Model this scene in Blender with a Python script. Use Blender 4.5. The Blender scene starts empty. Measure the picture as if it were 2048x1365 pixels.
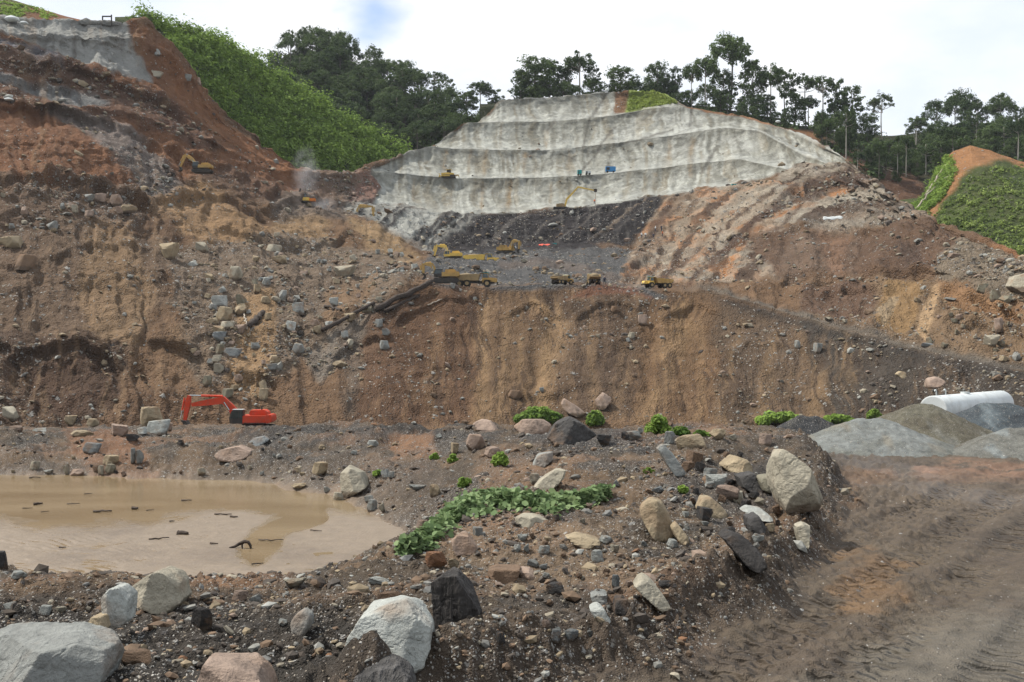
import bpy, bmesh, math, random
import numpy as np
from mathutils import Vector, Matrix, Euler

random.seed(7)
rng = np.random.default_rng(11)
SC = bpy.context.scene
COL = SC.collection

# ---------------------------------------------------------------- camera, sky, sun, exposure
F = 2100.0          # focal length in units of a 2048-wide frame
CZ = 7.0            # eye height above the pond level (pond water at z = 0)
cam_d = bpy.data.cameras.new('camera')
cam_d.sensor_width = 36.0
cam_d.lens = 36.0 * F / 2048.0
cam_d.clip_start = 0.1
cam_d.clip_end = 9000.0
cam = bpy.data.objects.new('camera', cam_d)
COL.objects.link(cam)
cam.location = (0, 0, CZ)
cam.rotation_euler = (math.radians(90), 0, 0)
SC.camera = cam

SUN_EL, SUN_AZ = math.radians(54), math.radians(284)   # azimuth clockwise from +Y
sdir = Vector((math.sin(SUN_AZ) * math.cos(SUN_EL), math.cos(SUN_AZ) * math.cos(SUN_EL), math.sin(SUN_EL)))
sun_d = bpy.data.lights.new('sun', 'SUN')
sun_d.energy = 5.0
sun_d.angle = math.radians(1.2)
sun_d.color = (1.0, 0.95, 0.87)
sun = bpy.data.objects.new('sun', sun_d)
COL.objects.link(sun)
sun.rotation_euler = sdir.to_track_quat('Z', 'Y').to_euler()

W = bpy.data.worlds.new('World')
SC.world = W
W.use_nodes = True
wn, wl = W.node_tree.nodes, W.node_tree.links
wn.clear()
def wnode(t, **kw):
    n = wn.new(t)
    for k, v in kw.items():
        setattr(n, k, v)
    return n
wout = wnode('ShaderNodeOutputWorld')
bg_sky = wnode('ShaderNodeBackground'); bg_sky.inputs[1].default_value = 0.15
bg_cl = wnode('ShaderNodeBackground')
sky = wnode('ShaderNodeTexSky', sky_type='NISHITA', sun_disc=False, sun_elevation=SUN_EL, sun_rotation=SUN_AZ)
sky.dust_density = 0.2; sky.ozone_density = 3.0
tc = wnode('ShaderNodeTexCoord')
mp = wnode('ShaderNodeMapping'); mp.inputs['Scale'].default_value = (1, 1, 2.2)
wl.new(tc.outputs['Generated'], mp.inputs[0])
n1 = wnode('ShaderNodeTexNoise'); n1.inputs['Scale'].default_value = 2.3; n1.inputs['Detail'].default_value = 7; n1.inputs['Roughness'].default_value = 0.55
wl.new(mp.outputs[0], n1.inputs['Vector'])
n2 = wnode('ShaderNodeTexNoise'); n2.inputs['Scale'].default_value = 9.0; n2.inputs['Detail'].default_value = 6
wl.new(mp.outputs[0], n2.inputs['Vector'])
# cloud brightness from bluish grey to white
r1 = wnode('ShaderNodeValToRGB')
r1.color_ramp.elements[0].position = 0.40; r1.color_ramp.elements[0].color = (0.70, 0.79, 0.92, 1)
r1.color_ramp.elements[1].position = 0.60; r1.color_ramp.elements[1].color = (0.97, 0.98, 1.0, 1)
wl.new(n1.outputs[0], r1.inputs[0])
wl.new(r1.outputs[0], bg_cl.inputs[0]); bg_cl.inputs[1].default_value = 0.97
# gaps of clear blue: thin places of a third noise, one of them near the top of the frame
gap_dir = Vector(((742 - 1024) / F, 1, (682 - 12) / F)).normalized()
dist = wnode('ShaderNodeVectorMath', operation='DISTANCE'); dist.inputs[1].default_value = gap_dir
wl.new(tc.outputs['Generated'], dist.inputs[0])
ad = wnode('ShaderNodeMath', operation='MULTIPLY_ADD'); ad.inputs[1].default_value = -0.11
wl.new(n2.outputs[0], ad.inputs[0]); wl.new(dist.outputs['Value'], ad.inputs[2])
mr = wnode('ShaderNodeMapRange'); mr.inputs[1].default_value = -0.056; mr.inputs[2].default_value = -0.012
mr.inputs[3].default_value = 0.0; mr.inputs[4].default_value = 0.985
wl.new(ad.outputs[0], mr.inputs[0])
wmix = wnode('ShaderNodeMixShader')
wl.new(mr.outputs[0], wmix.inputs[0]); wl.new(sky.outputs[0], bg_sky.inputs[0])
wl.new(bg_sky.outputs[0], wmix.inputs[1]); wl.new(bg_cl.outputs[0], wmix.inputs[2])
wl.new(wmix.outputs[0], wout.inputs[0])

SC.view_settings.view_transform = 'Standard'
SC.view_settings.look = 'None'
SC.view_settings.exposure = 0.26
SC.view_settings.gamma = 1.0
SC.view_settings.use_curve_mapping = False
SC.render.engine = 'CYCLES'
SC.cycles.use_denoising = True
SC.cycles.use_adaptive_sampling = True
SC.cycles.adaptive_threshold = 0.02
SC.cycles.max_bounces = 4
SC.cycles.diffuse_bounces = 2
SC.cycles.glossy_bounces = 2
SC.cycles.transparent_max_bounces = 4
SC.cycles.volume_bounces = 0
SC.cycles.caustics_reflective = False
SC.cycles.caustics_refractive = False

# ---------------------------------------------------------------- small maths
def at(px, py, d):
    return Vector(((px - 1024) / F * d, d, CZ + (682 - py) / F * d))

def lin(c):
    c = np.asarray(c, float) / 255.0
    return np.where(c <= 0.04045, c / 12.92, ((c + 0.055) / 1.055) ** 2.4)
ALB = 0.71          # what a lit surface shows, divided back to its own reflectance
def alb(r, g, b, sat=0.84):
    c = lin((r, g, b)) * ALB
    l = float(c @ np.array([.3, .59, .11]))
    return np.clip((l + (c - l) * sat) * np.array([.97, 1.0, .95]), 0, 0.85)
def alb4(r, g, b):
    c = alb(r, g, b); return (float(c[0]), float(c[1]), float(c[2]), 1.0)

_T = (rng.random((64, 64, 64)) * 2 - 1).astype(np.float32)
_TF = _T.ravel()
def vnoise(x, y, z=None):
    x = np.asarray(x, np.float32); y = np.asarray(y, np.float32)
    xi = np.floor(x); yi = np.floor(y)
    fx = x - xi; fy = y - yi
    fx = fx * fx * (3 - 2 * fx); fy = fy * fy * (3 - 2 * fy)
    xi = xi.astype(np.int32) & 63; yi = yi.astype(np.int32) & 63
    xa, xb, ya, yb = xi << 12, ((xi + 1) & 63) << 12, yi << 6, ((yi + 1) & 63) << 6
    def plane(zo):
        a = _TF[xa + ya + zo]; b = _TF[xb + ya + zo]; c = _TF[xa + yb + zo]; d = _TF[xb + yb + zo]
        a += (b - a) * fx; c += (d - c) * fx
        return a + (c - a) * fy
    if z is None: return plane(17)
    z = np.asarray(z, np.float32); zi = np.floor(z); fz = z - zi; fz = fz * fz * (3 - 2 * fz); zi = zi.astype(np.int32) & 63
    p = plane(zi); q = plane((zi + 1) & 63)
    return p + (q - p) * fz
def fbm(x, y, z=None, octaves=4, seed=0.0, gain=0.5):
    x = np.asarray(x, np.float32); y = np.asarray(y, np.float32); z = None if z is None else np.asarray(z, np.float32)
    s = 0; a = 1.0; n = 0
    for o in range(octaves):
        k = np.float32(2.03 ** o)
        s = s + np.float32(a) * vnoise(x * k + np.float32(13.7 * o + seed), y * k + np.float32(5.1 * o - seed), None if z is None else z * k + np.float32(7.7 * o + seed * 0.5))
        n += a; a *= gain
    return s / n
def ridged(x, y, z=None, octaves=4, seed=0.0):
    x = np.asarray(x, np.float32); y = np.asarray(y, np.float32); z = None if z is None else np.asarray(z, np.float32)
    s = 0; a = 1.0; n = 0
    for o in range(octaves):
        k = np.float32(2.03 ** o)
        s = s + np.float32(a) * (1 - 2 * np.abs(vnoise(x * k + np.float32(3.7 * o + seed), y * k + np.float32(9.1 * o), None if z is None else z * k + np.float32(2.7 * o))))
        n += a; a *= 0.5
    return s / n
def sstep(a, b, x):
    t = np.clip((x - a) / (b - a), 0, 1)
    return t * t * (3 - 2 * t)
def sdf_poly(x, y, poly):
    P = np.asarray(poly, float)
    best = np.full(np.shape(x), 1e18); inside = np.zeros(np.shape(x), bool)
    n = len(P)
    for i in range(n):
        ax, ay = P[i]; bx, by = P[(i + 1) % n]
        ex, ey = bx - ax, by - ay
        t = np.clip(((x - ax) * ex + (y - ay) * ey) / (ex * ex + ey * ey + 1e-9), 0, 1)
        dx = x - ax - t * ex; dy = y - ay - t * ey
        best = np.minimum(best, dx * dx + dy * dy)
        cond = (ay > y) != (by > y)
        xx = ax + (y - ay) / (by - ay + 1e-12) * ex
        inside ^= cond & (x < xx)
    d = np.sqrt(best)
    return np.where(inside, -d, d)

# ---------------------------------------------------------------- materials
MATS = {}
def nodemat(name):
    m = bpy.data.materials.new(name); m.use_nodes = True
    nt = m.node_tree; nt.nodes.clear()
    out = nt.nodes.new('ShaderNodeOutputMaterial')
    b = nt.nodes.new('ShaderNodeBsdfPrincipled')
    nt.links.new(b.outputs[0], out.inputs[0])
    b.inputs['Specular IOR Level'].default_value = 0.25
    MATS[name] = m
    return m, nt, b, out
def nn(nt, t, **kw):
    n = nt.nodes.new(t)
    for k, v in kw.items():
        if isinstance(k, str) and k.startswith('i_'):
            n.inputs[k[2:]].default_value = v
        else:
            setattr(n, k, v)
    return n
def mixc(nt, fac, a, b, mode='MIX'):
    m = nt.nodes.new('ShaderNodeMix'); m.data_type = 'RGBA'; m.blend_type = mode
    for k, v in ((0, fac), (6, a), (7, b)):
        if isinstance(v, (int, float)): m.inputs[k].default_value = v
        elif isinstance(v, tuple): m.inputs[k].default_value = v
        else: nt.links.new(v, m.inputs[k])
    return m.outputs[2]
def mathn(nt, op, a, b=0.0, c=None):
    m = nt.nodes.new('ShaderNodeMath'); m.operation = op
    for k, v in enumerate((a, b, c)):
        if v is None: continue
        if isinstance(v, (int, float)): m.inputs[k].default_value = v
        else: nt.links.new(v, m.inputs[k])
    return m.outputs[0]
def ramp(nt, src, stops):
    r = nt.nodes.new('ShaderNodeValToRGB')
    e = r.color_ramp.elements
    while len(e) < len(stops): e.new(0.5)
    for k, (p, c) in enumerate(stops):
        e[k].position = p
        e[k].color = c if isinstance(c, tuple) else (c, c, c, 1)
    nt.links.new(src, r.inputs[0])
    return r.outputs[0]

def terrain_material(name, peb1, peb2, bump, rough=0.92, spec=0.2, fine=1.0):
    """soil: own colour from the albedo attribute, mottled, with stones of two sizes where the 'stony' attribute says so"""
    m, nt, b, out = nodemat(name)
    at_c = nn(nt, 'ShaderNodeAttribute', attribute_name='albedo')
    at_s = nn(nt, 'ShaderNodeAttribute', attribute_name='stony')
    co = nn(nt, 'ShaderNodeTexCoord').outputs['Object']
    nA = nn(nt, 'ShaderNodeTexNoise', i_Scale=1.0 / (peb2 * 5), i_Detail=4.0, i_Roughness=0.66)
    nt.links.new(co, nA.inputs['Vector'])
    mott = ramp(nt, nA.outputs[0], [(0.28, 0.55), (0.5, 1.0), (0.74, 1.42)])
    c = mixc(nt, 0.75, at_c.outputs['Color'], mott, 'MULTIPLY')
    hgt = []
    nW = nn(nt, 'ShaderNodeTexNoise', i_Scale=1.3 / peb1, i_Detail=1.0)
    nt.links.new(co, nW.inputs['Vector'])
    for k, (sz, th, gain) in enumerate(((peb2, 0.30, 1.0), (peb1, 0.36, 0.8))):
        v = nn(nt, 'ShaderNodeTexVoronoi', feature='F1', i_Scale=1.0 / sz, i_Randomness=1.0)
        # warp so that the stones are not round
        w = nn(nt, 'ShaderNodeVectorMath', operation='MULTIPLY_ADD')
        nt.links.new(nW.outputs['Color'], w.inputs[0]); w.inputs[1].default_value = (sz * .7, sz * .7, sz * .7)
        nt.links.new(co, w.inputs[2])
        nt.links.new(w.outputs[0], v.inputs['Vector'])
        sep = nn(nt, 'ShaderNodeSeparateColor'); nt.links.new(v.outputs['Color'], sep.inputs[0])
        # a cell carries a stone when its random value is under the local stoniness
        on = mathn(nt, 'LESS_THAN', sep.outputs[0], mathn(nt, 'MULTIPLY', at_s.outputs['Fac'], 0.50 + 0.15 * k))
        rad = mathn(nt, 'MULTIPLY_ADD', sep.outputs[1], 0.28, th - 0.1)
        ins = nn(nt, 'ShaderNodeMapRange'); nt.links.new(v.outputs['Distance'], ins.inputs[0])
        ins.inputs[1].default_value = 0.02; nt.links.new(rad, ins.inputs[2])
        ins.inputs[3].default_value = 1.0; ins.inputs[4].default_value = 0.0
        mask = mathn(nt, 'MULTIPLY', mathn(nt, 'GREATER_THAN', ins.outputs[0], 0.02), on)
        sc = ramp(nt, sep.outputs[2], [(0.0, (0.055, 0.052, 0.052, 1)), (0.22, (0.17, 0.15, 0.135, 1)), (0.5, (0.27, 0.225, 0.17, 1)), (0.75, (0.33, 0.32, 0.30, 1)), (1.0, (0.46, 0.44, 0.40, 1))])
        c = mixc(nt, mathn(nt, 'MULTIPLY', mask, 0.88), c, sc)
        hgt.append((mathn(nt, 'MULTIPLY', mathn(nt, 'MULTIPLY', mathn(nt, 'POWER', ins.outputs[0], 0.5), on), sz * gain)))
    nF = nW
    h = mathn(nt, 'ADD', hgt[0], hgt[1])
    h = mathn(nt, 'ADD', h, mathn(nt, 'MULTIPLY', nF.outputs[0], peb1 * 1.6 * fine))
    h = mathn(nt, 'ADD', h, mathn(nt, 'MULTIPLY', nA.outputs[0], peb2 * 2.2 * fine))
    # tyre lugs pressed into the road: how far along the wheel track, and where the track is
    al = nn(nt, 'ShaderNodeAttribute', attribute_name='along'); trd = nn(nt, 'ShaderNodeAttribute', attribute_name='tread')
    sn = mathn(nt, 'SINE', mathn(nt, 'MULTIPLY_ADD', nA.outputs[0], 1.6, mathn(nt, 'MULTIPLY', al.outputs['Fac'], 19.0)))
    lugs = mathn(nt, 'MULTIPLY', mathn(nt, 'MULTIPLY', mathn(nt, 'SMOOTH_MIN', mathn(nt, 'MULTIPLY', sn, 2.2), .8, .3), trd.outputs['Fac']), .05)
    at_w = nn(nt, 'ShaderNodeAttribute', attribute_name='wet')
    h = mathn(nt, 'MULTIPLY', h, mathn(nt, 'SUBTRACT', 1.0, mathn(nt, 'MULTIPLY', at_w.outputs['Fac'], .8)))
    h = mathn(nt, 'ADD', h, lugs)
    bp = nn(nt, 'ShaderNodeBump', i_Strength=bump, i_Distance=1.0)
    nt.links.new(h, bp.inputs['Height'])
    nt.links.new(bp.outputs[0], b.inputs['Normal'])
    nt.links.new(c, b.inputs['Base Color'])
    rr = mathn(nt, 'SUBTRACT', rough, mathn(nt, 'MULTIPLY', at_w.outputs['Fac'], 0.4))
    nt.links.new(rr, b.inputs['Roughness'])
    b.inputs['Specular IOR Level'].default_value = spec
    return m

# ---------------------------------------------------------------- object helpers
def link(o, parent=None):
    COL.objects.link(o)
    if parent is not None: o.parent = parent
    return o
def tag(o, label, cat, group=None, kind=None):
    if label: o['label'] = label
    if cat: o['category'] = cat
    if group: o['group'] = group
    if kind: o['kind'] = kind
    return o
def empty(name, loc, rz=0.0, scale=1.0, tilt=None):
    o = bpy.data.objects.new(name, None); link(o)
    o.empty_display_size = 0.3
    o.location = loc
    o.rotation_euler = tilt if tilt is not None else (0, 0, rz)
    o.scale = (scale, scale, scale) if isinstance(scale, (int, float)) else scale
    return o
def mesh_from_arrays(name, V, Fq, mat=None, smooth=True, attrs=None):
    """V (n,3); Fq list of arrays (m,3) or (m,4)"""
    me = bpy.data.meshes.new(name)
    V = np.asarray(V, np.float32)
    if not isinstance(Fq, (list, tuple)): Fq = [Fq]
    me.vertices.add(len(V)); me.vertices.foreach_set('co', V.ravel())
    nl = sum(f.size for f in Fq); nf = sum(len(f) for f in Fq)
    me.loops.add(nl); me.polygons.add(nf)
    me.loops.foreach_set('vertex_index', np.concatenate([f.ravel() for f in Fq]).astype(np.int32))
    tot = np.concatenate([np.full(len(f), f.shape[1]) for f in Fq]).astype(np.int32)
    st = np.concatenate([[0], np.cumsum(tot)[:-1]]).astype(np.int32)
    me.polygons.foreach_set('loop_start', st); me.polygons.foreach_set('loop_total', tot)
    me.polygons.foreach_set('use_smooth', np.full(nf, smooth))
    me.update(calc_edges=True)
    for k, (typ, arr) in (attrs or {}).items():
        a = me.attributes.new(k, typ, 'POINT')
        if typ == 'FLOAT_COLOR':
            arr = np.concatenate([arr, np.ones((len(arr), 1))], 1)
            a.data.foreach_set('color', arr.astype(np.float32).ravel())
        else:
            a.data.foreach_set('value', arr.astype(np.float32).ravel())
    if mat is not None: me.materials.append(mat if not isinstance(mat, str) else MATS[mat])
    return me
def obj(name, me, parent=None):
    return link(bpy.data.objects.new(name, me), parent)

def grid_faces(R, C):
    i = np.arange(R - 1)[:, None] * C + np.arange(C - 1)[None, :]
    return np.stack([i, i + 1, i + C + 1, i + C], -1).reshape(-1, 4)
def grid_normals(G):
    du = np.gradient(G, axis=1); dv = np.gradient(G, axis=0)
    n = np.cross(du, dv)
    return n / (np.linalg.norm(n, axis=2, keepdims=True) + 1e-9)

class Sheet:
    """a terrain sheet: grid of points running away from the camera, one column per bearing; used to set things on it"""
    def __init__(self, G, pxs):
        self.G = G; self.pxs = pxs
        self.py = 682 - (G[..., 2] - CZ) / G[..., 1] * F
        self.px = 1024 + G[..., 0] / G[..., 1] * F
    def hit(self, px, py):
        c = int(np.clip(np.searchsorted(self.pxs, px), 1, len(self.pxs) - 1))
        col = self.py[:, c]; D = self.G[:, c, 1]
        below = np.nonzero((col[:-1] >= py) & (col[1:] < py))[0]
        if len(below) == 0: return None
        r = below[0]
        t = (col[r] - py) / (col[r] - col[r + 1] + 1e-9)
        return float(D[r] + t * (D[r + 1] - D[r]))
    def z(self, x, y):
        px = 1024 + x / y * F
        c = int(np.clip(np.searchsorted(self.pxs, px), 1, len(self.pxs) - 1))
        D = self.G[:, c, 1]
        r = int(np.clip(np.searchsorted(D, y), 1, len(D) - 1))
        t = (y - D[r - 1]) / (D[r] - D[r - 1] + 1e-9)
        return float(self.G[r - 1, c, 2] * (1 - t) + self.G[r, c, 2] * t)
# ================================================================ SETTING: near ground
terrain_material('near_soil', 0.045, 0.13, 0.9, rough=0.9, spec=0.25)
terrain_material('slope_soil', 0.38, 1.1, 1.0, rough=0.95, spec=0.1)

NPX = np.linspace(-420, 2470, 840)
_pyrows = np.concatenate([np.linspace(1640, 1380, 40), np.linspace(1378, 868, 320)])
ND = np.concatenate([5.2 * F / (_pyrows - 682), np.linspace(59, 80, 52)[1:], np.linspace(80, 150, 36)[1:]])
STN = [-500, 0, 300, 600, 750, 850, 1000, 1200, 1400, 1600, 1700, 1800, 2048, 2550]
SD = [8, 14, 17, 20, 24, 28, 32, 36, 42, 48, 56, 65, 75, 90, 110, 130, 152]
TAB = {
    -500: [-4.6, -4.8, -4.95, -5.15, -5.6, -6.1, -6, -6, -6, -6, -6.3, -6.05, -6.15, -8.5, -11.6, -12.4, -12.8],
    0:    [-4.6, -4.8, -4.95, -5.1, -5.5, -6.1, -6, -6, -6, -6, -6.3, -6.05, -6.20, -8.5, -11.6, -12.4, -12.8],
    300:  [-4.6, -4.8, -4.9, -5.05, -5.5, -6.1, -6, -6, -6, -6, -6.3, -6.05, -6.25, -8.5, -11.6, -12.4, -12.8],
    600:  [-4.7, -4.9, -5.0, -5.1, -5.55, -6.1, -6, -6, -6, -6, -6.1, -5.75, -6.05, -8.5, -11.6, -12.4, -12.8],
    750:  [-4.8, -5.0, -5.05, -4.95, -4.95, -5.7, -6, -6, -6, -6, -5.7, -5.35, -6.4, -8.5, -11.6, -12.4, -12.8],
    850:  [-4.8, -5.0, -5.0, -4.85, -4.8, -5.1, -5.9, -6.4, -6.4, -6.0, -5.3, -5.4, -7, -9, -11.6, -12.4, -12.8],
    1000: [-5.0, -5.1, -5.1, -4.9, -4.7, -4.6, -4.75, -5.2, -5.2, -4.9, -4.75, -6.5, -8, -10, -11.6, -12.4, -12.8],
    1200: [-5.3, -5.4, -5.35, -5.0, -4.75, -4.6, -4.55, -4.55, -4.5, -4.4, -4.8, -7, -9, -10.5, -11.6, -12.4, -12.8],
    1400: [-5.5, -5.5, -5.5, -5.2, -4.85, -4.6, -4.4, -4.2, -4.1, -4.25, -4.75, -7, -9, -10.5, -11.6, -12.4, -12.8],
    1600: [-5.5, -5.5, -5.5, -5.45, -5.35, -5.2, -5.05, -5.0, -5.05, -5.05, -5.0, -6, -8, -10.0, -11.6, -12.4, -12.8],
    1700: [-5.5, -5.5, -5.5, -5.5, -5.5, -5.5, -5.45, -5.4, -5.4, -5.35, -5.3, -5.6, -6, -8.0, -11.0, -12.0, -12.6],
    1800: [-5.5] * 12 + [-5.6, -6.2, -9.5, -11.0, -12.0],
    2048: [-5.5] * 12 + [-5.6, -5.8, -8.5, -10.4, -12.0],
    2550: [-5.5] * 12 + [-5.6, -5.8, -8.5, -10.4, -12.0],
}
PX2, D2 = np.meshgrid(NPX, ND)
_tab = np.array([TAB[s] for s in STN], float)                    # station x depth
_cols = np.stack([np.interp(NPX, STN, _tab[:, k]) for k in range(len(SD))], 0)   # depth x px
def _smooth(a, k, axis):
    ker = np.hanning(k + 2)[1:-1]; ker /= ker.sum()
    pad = [(0, 0), (0, 0)]; pad[axis] = (k // 2, k // 2)
    return np.apply_along_axis(lambda v: np.convolve(v, ker, 'valid'), axis, np.pad(a, pad, 'edge'))
_cols = _smooth(_cols, 61, 1)
Zr = np.empty_like(PX2)
for j in range(len(NPX)):
    Zr[:, j] = np.interp(ND, SD, _cols[:, j])
Zr = _smooth(Zr, 9, 0)
X2 = (PX2 - 1024) / F * D2
Y2 = D2
def gpt(px, py, rel):      # a point of the plane z = rel seen at this pixel
    d = -rel * F / (py - 682)
    return ((px - 1024) / F * d, d)
# pond basin
POND = [gpt(*p, -7.0) for p in [(-700, 946), (0, 950), (200, 955), (400, 960), (560, 966), (640, 985), (700, 1010), (760, 1032),
        (815, 1060), (832, 1080), (815, 1105), (770, 1125), (700, 1160), (600, 1185), (480, 1195), (300, 1190), (130, 1180), (0, 1150), (-700, 1120)]]
# flat mud road
ROAD = [gpt(*p, -5.5) for p in [(880, 1440), (1100, 1395), (1330, 1335), (1450, 1275), (1540, 1215), (1640, 1135), (1690, 1060), (1700, 985), (1675, 930), (1640, 900), (1700, 875),
        (2900, 850), (2900, 1700), (700, 1700)]]
w1 = fbm(X2 / 3.0, Y2 / 3.0, octaves=3, seed=1.5)
dp = sdf_poly(X2, Y2, POND) + w1 * 0.9
dr = sdf_poly(X2, Y2, ROAD) + w1 * 0.5
base = Zr + 0.34 * fbm(X2 / 4.2, Y2 / 4.2, octaves=3, seed=3.3) + 0.16 * fbm(X2 / 1.5, Y2 / 1.5, octaves=2, seed=3.9) * sstep(11, 15, D2)
base = -7.9 + (base + 7.9) * sstep(-3.2, 3.2, dp)
mroad = 1 - sstep(-0.3, 1.1, dr)
# ridge of pushed-up mud along the road edge
ridge = np.exp(-((dr - 1.0) / 0.75) ** 2) * (0.36 + 0.26 * fbm(X2 / 1.1, Y2 / 1.1, octaves=3, seed=8)) * sstep(60, 40, D2)
base = base * (1 - mroad) + (-5.5 + 0.06 * fbm(X2 / 2.5, Y2 / 2.5, octaves=3, seed=4)) * mroad + ridge
# wheel ruts and tyre lugs on the road
dx, dy = 0.58, 0.815
bend = 0.012 * (Y2 - 20) ** 2 * np.where(Y2 > 20, 1, 0)
sA = X2 * dx + Y2 * dy
wA = (X2 - 0.0) * dy - Y2 * dx + 0.5 * fbm(sA / 9, 0 * sA, octaves=2, seed=2) - bend * 0.05
rut = np.zeros_like(X2); lug = np.zeros_like(X2); tread = np.zeros_like(X2); along = sA.copy()
for k, w0 in enumerate([-9.2, -7.3, -5.6, -3.6, -1.9, 0.4, 2.5, 4.6, 6.9, 9.2]):
    g = np.exp(-((wA - w0) / 0.42) ** 2)
    rut += -0.08 * np.exp(-((wA - w0) / 0.5) ** 6) + 0.04 * (np.exp(-((wA - w0 - .75) / .22) ** 2) + np.exp(-((wA - w0 + .75) / .22) ** 2))
    ph = (sA + 0.35 * np.abs(wA - w0) + 0.2 * k) / 0.47 * 2 * np.pi
    tread = np.maximum(tread, np.exp(-((wA - w0) / 0.55) ** 6)); along = np.where(np.abs(wA - w0) < .8, sA + .45 * np.abs(wA - w0) + .2 * k, along)
    lug += np.exp(-((wA - w0) / 0.62) ** 4) * 0.02 * np.sign(np.sin(ph)) * np.abs(np.sin(ph)) ** .6
churn = sstep(-0.2, 0.5, fbm(X2 / 5, Y2 / 5, octaves=2, seed=21))
near_road = np.exp(-((dr + 1.8) / 1.6) ** 2)
rough_road = mroad * (0.12 + 0.75 * near_road + 0.6 * sstep(28, 36, D2) + .12 * churn)
base += mroad * (rut + lug * (1 - 0.6 * churn)) * sstep(60, 45, D2)
# clods and stones in the ground
clod = 0.15 * np.abs(fbm(X2 / .75, Y2 / .75, octaves=3, seed=5)) + 0.085 * np.abs(fbm(X2 / .27, Y2 / .27, octaves=2, seed=6)) + 0.05 * fbm(X2 / 0.12, Y2 / 0.12, octaves=1, seed=9)
clodA = (1 - mroad) * (0.55 + 0.45 * sstep(-.3, .4, fbm(X2 / 3, Y2 / 3, octaves=2, seed=12))) + rough_road * 0.62
clodA = clodA * sstep(-1.5, 0.5, dp) * sstep(10, 15, D2) * (1 + 1.3 * np.exp(-((dr - 0.5) / 1.0) ** 2))
base += clod * clodA * 1.7
bank = sstep(52, 57, D2) * (1 - .6 * sstep(64, 72, D2)) * (1 - sstep(74, 80, D2)) * sstep(1100, 900, PX2) * sstep(.3, 2.5, dp)
base += bank * (.55 * fbm(X2 / 3.2, Y2 / 3.2, octaves=3, seed=41) + .32 * np.abs(fbm(X2 / 1.3, Y2 / 1.3, octaves=3, seed=42)) + .25 * ridged(X2 / 2.2, Y2 / 2.2, octaves=3, seed=43))
lump = sstep(.5, 2, dp) * (1 - mroad) * sstep(26, 30, D2) * sstep(900, 1000, PX2)
base += lump * .22 * ridged(X2 / 1.8, Y2 / 1.8, octaves=3, seed=44)
# silt lies at the pond's own level
silt = 1 - sstep(-1.2, 0.6, dp)
G_near = np.stack([X2, Y2, base + CZ], -1)
near = Sheet(G_near, NPX)

# own colours of the near ground
def painter(shape, col):
    A = np.empty(shape + (3,)); A[:] = alb(*col); return A
def blend(A, m, col):
    c = alb(*col) if not isinstance(col, np.ndarray) else col
    A += (c - A) * m[..., None]
spx, spy = near.px, near.py
A = painter(X2.shape, (84, 70, 57))
nz1 = fbm(X2 / 2.6, Y2 / 2.6, octaves=4, seed=31); nz2 = fbm(X2 / 7, Y2 / 7, octaves=4, seed=32); nz3 = fbm(X2 / 0.7, Y2 / 0.7, octaves=3, seed=33)
blend(A, sstep(0.0, 0.35, nz2 + .3 * nz3), (112, 88, 66))
blend(A, sstep(0.05, 0.3, nz1) * .85, (76, 68, 63))
blend(A, sstep(.15, .4, fbm(X2 / 1.3, Y2 / 1.3, octaves=3, seed=36)) * .5, (62, 58, 56))
blend(A, sstep(.2, .45, fbm(X2 / 1.7, Y2 / 1.7, octaves=3, seed=37)) * .5, (142, 112, 86))
blend(A, sstep(0.1, 0.4, fbm(X2 / 3.3, Y2 / 3.3, octaves=4, seed=35)) * .6, (136, 98, 70))
def zone(poly, col, soft=30, warp=45, amt=1.0):
    d = sdf_poly(spx, spy, poly) + warp * nz1 + .5 * warp * nz3
    blend(A, amt * (1 - sstep(-soft, soft, d)), col)
zone([(-500, 1200), (0, 1190), (250, 1200), (480, 1200), (690, 1230), (860, 1300), (900, 1480), (-500, 1480)], (52, 47, 43), 40, 70, .92)
zone([(860, 1290), (1050, 1270), (1300, 1230), (1480, 1130), (1600, 1060), (1640, 1130), (1400, 1300), (1000, 1480), (860, 1480)], (76, 62, 51), 30, 50, .8)
zone([(470, 872), (560, 856), (800, 848), (1000, 866), (960, 880), (760, 880), (600, 890), (480, 890)], (62, 58, 57), 10, 30, .85)
zone([(1040, 850), (1240, 850), (1300, 900), (1160, 905), (1040, 885)], (70, 66, 66), 10, 20, .8)
zone([(1300, 930), (1560, 930), (1560, 1010), (1440, 1060), (1330, 980)], (74, 69, 67), 16, 30, .8)
zone([(640, 905), (700, 895), (870, 930), (880, 1040), (770, 1000)], (94, 80, 70), 15, 30, .6)
zone([(780, 870), (860, 870), (880, 910), (790, 915)], (150, 104, 68), 8, 18, .7)
zone([(130, 860), (260, 860), (310, 950), (180, 950)], (140, 96, 66), 10, 30, .7)
zone([(960, 900), (1150, 900), (1160, 970), (960, 985)], (134, 101, 74), 15, 30, .6)
zone([(880, 1050), (1250, 1040), (1280, 1180), (900, 1130)], (128, 104, 82), 15, 40, .7)
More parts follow.
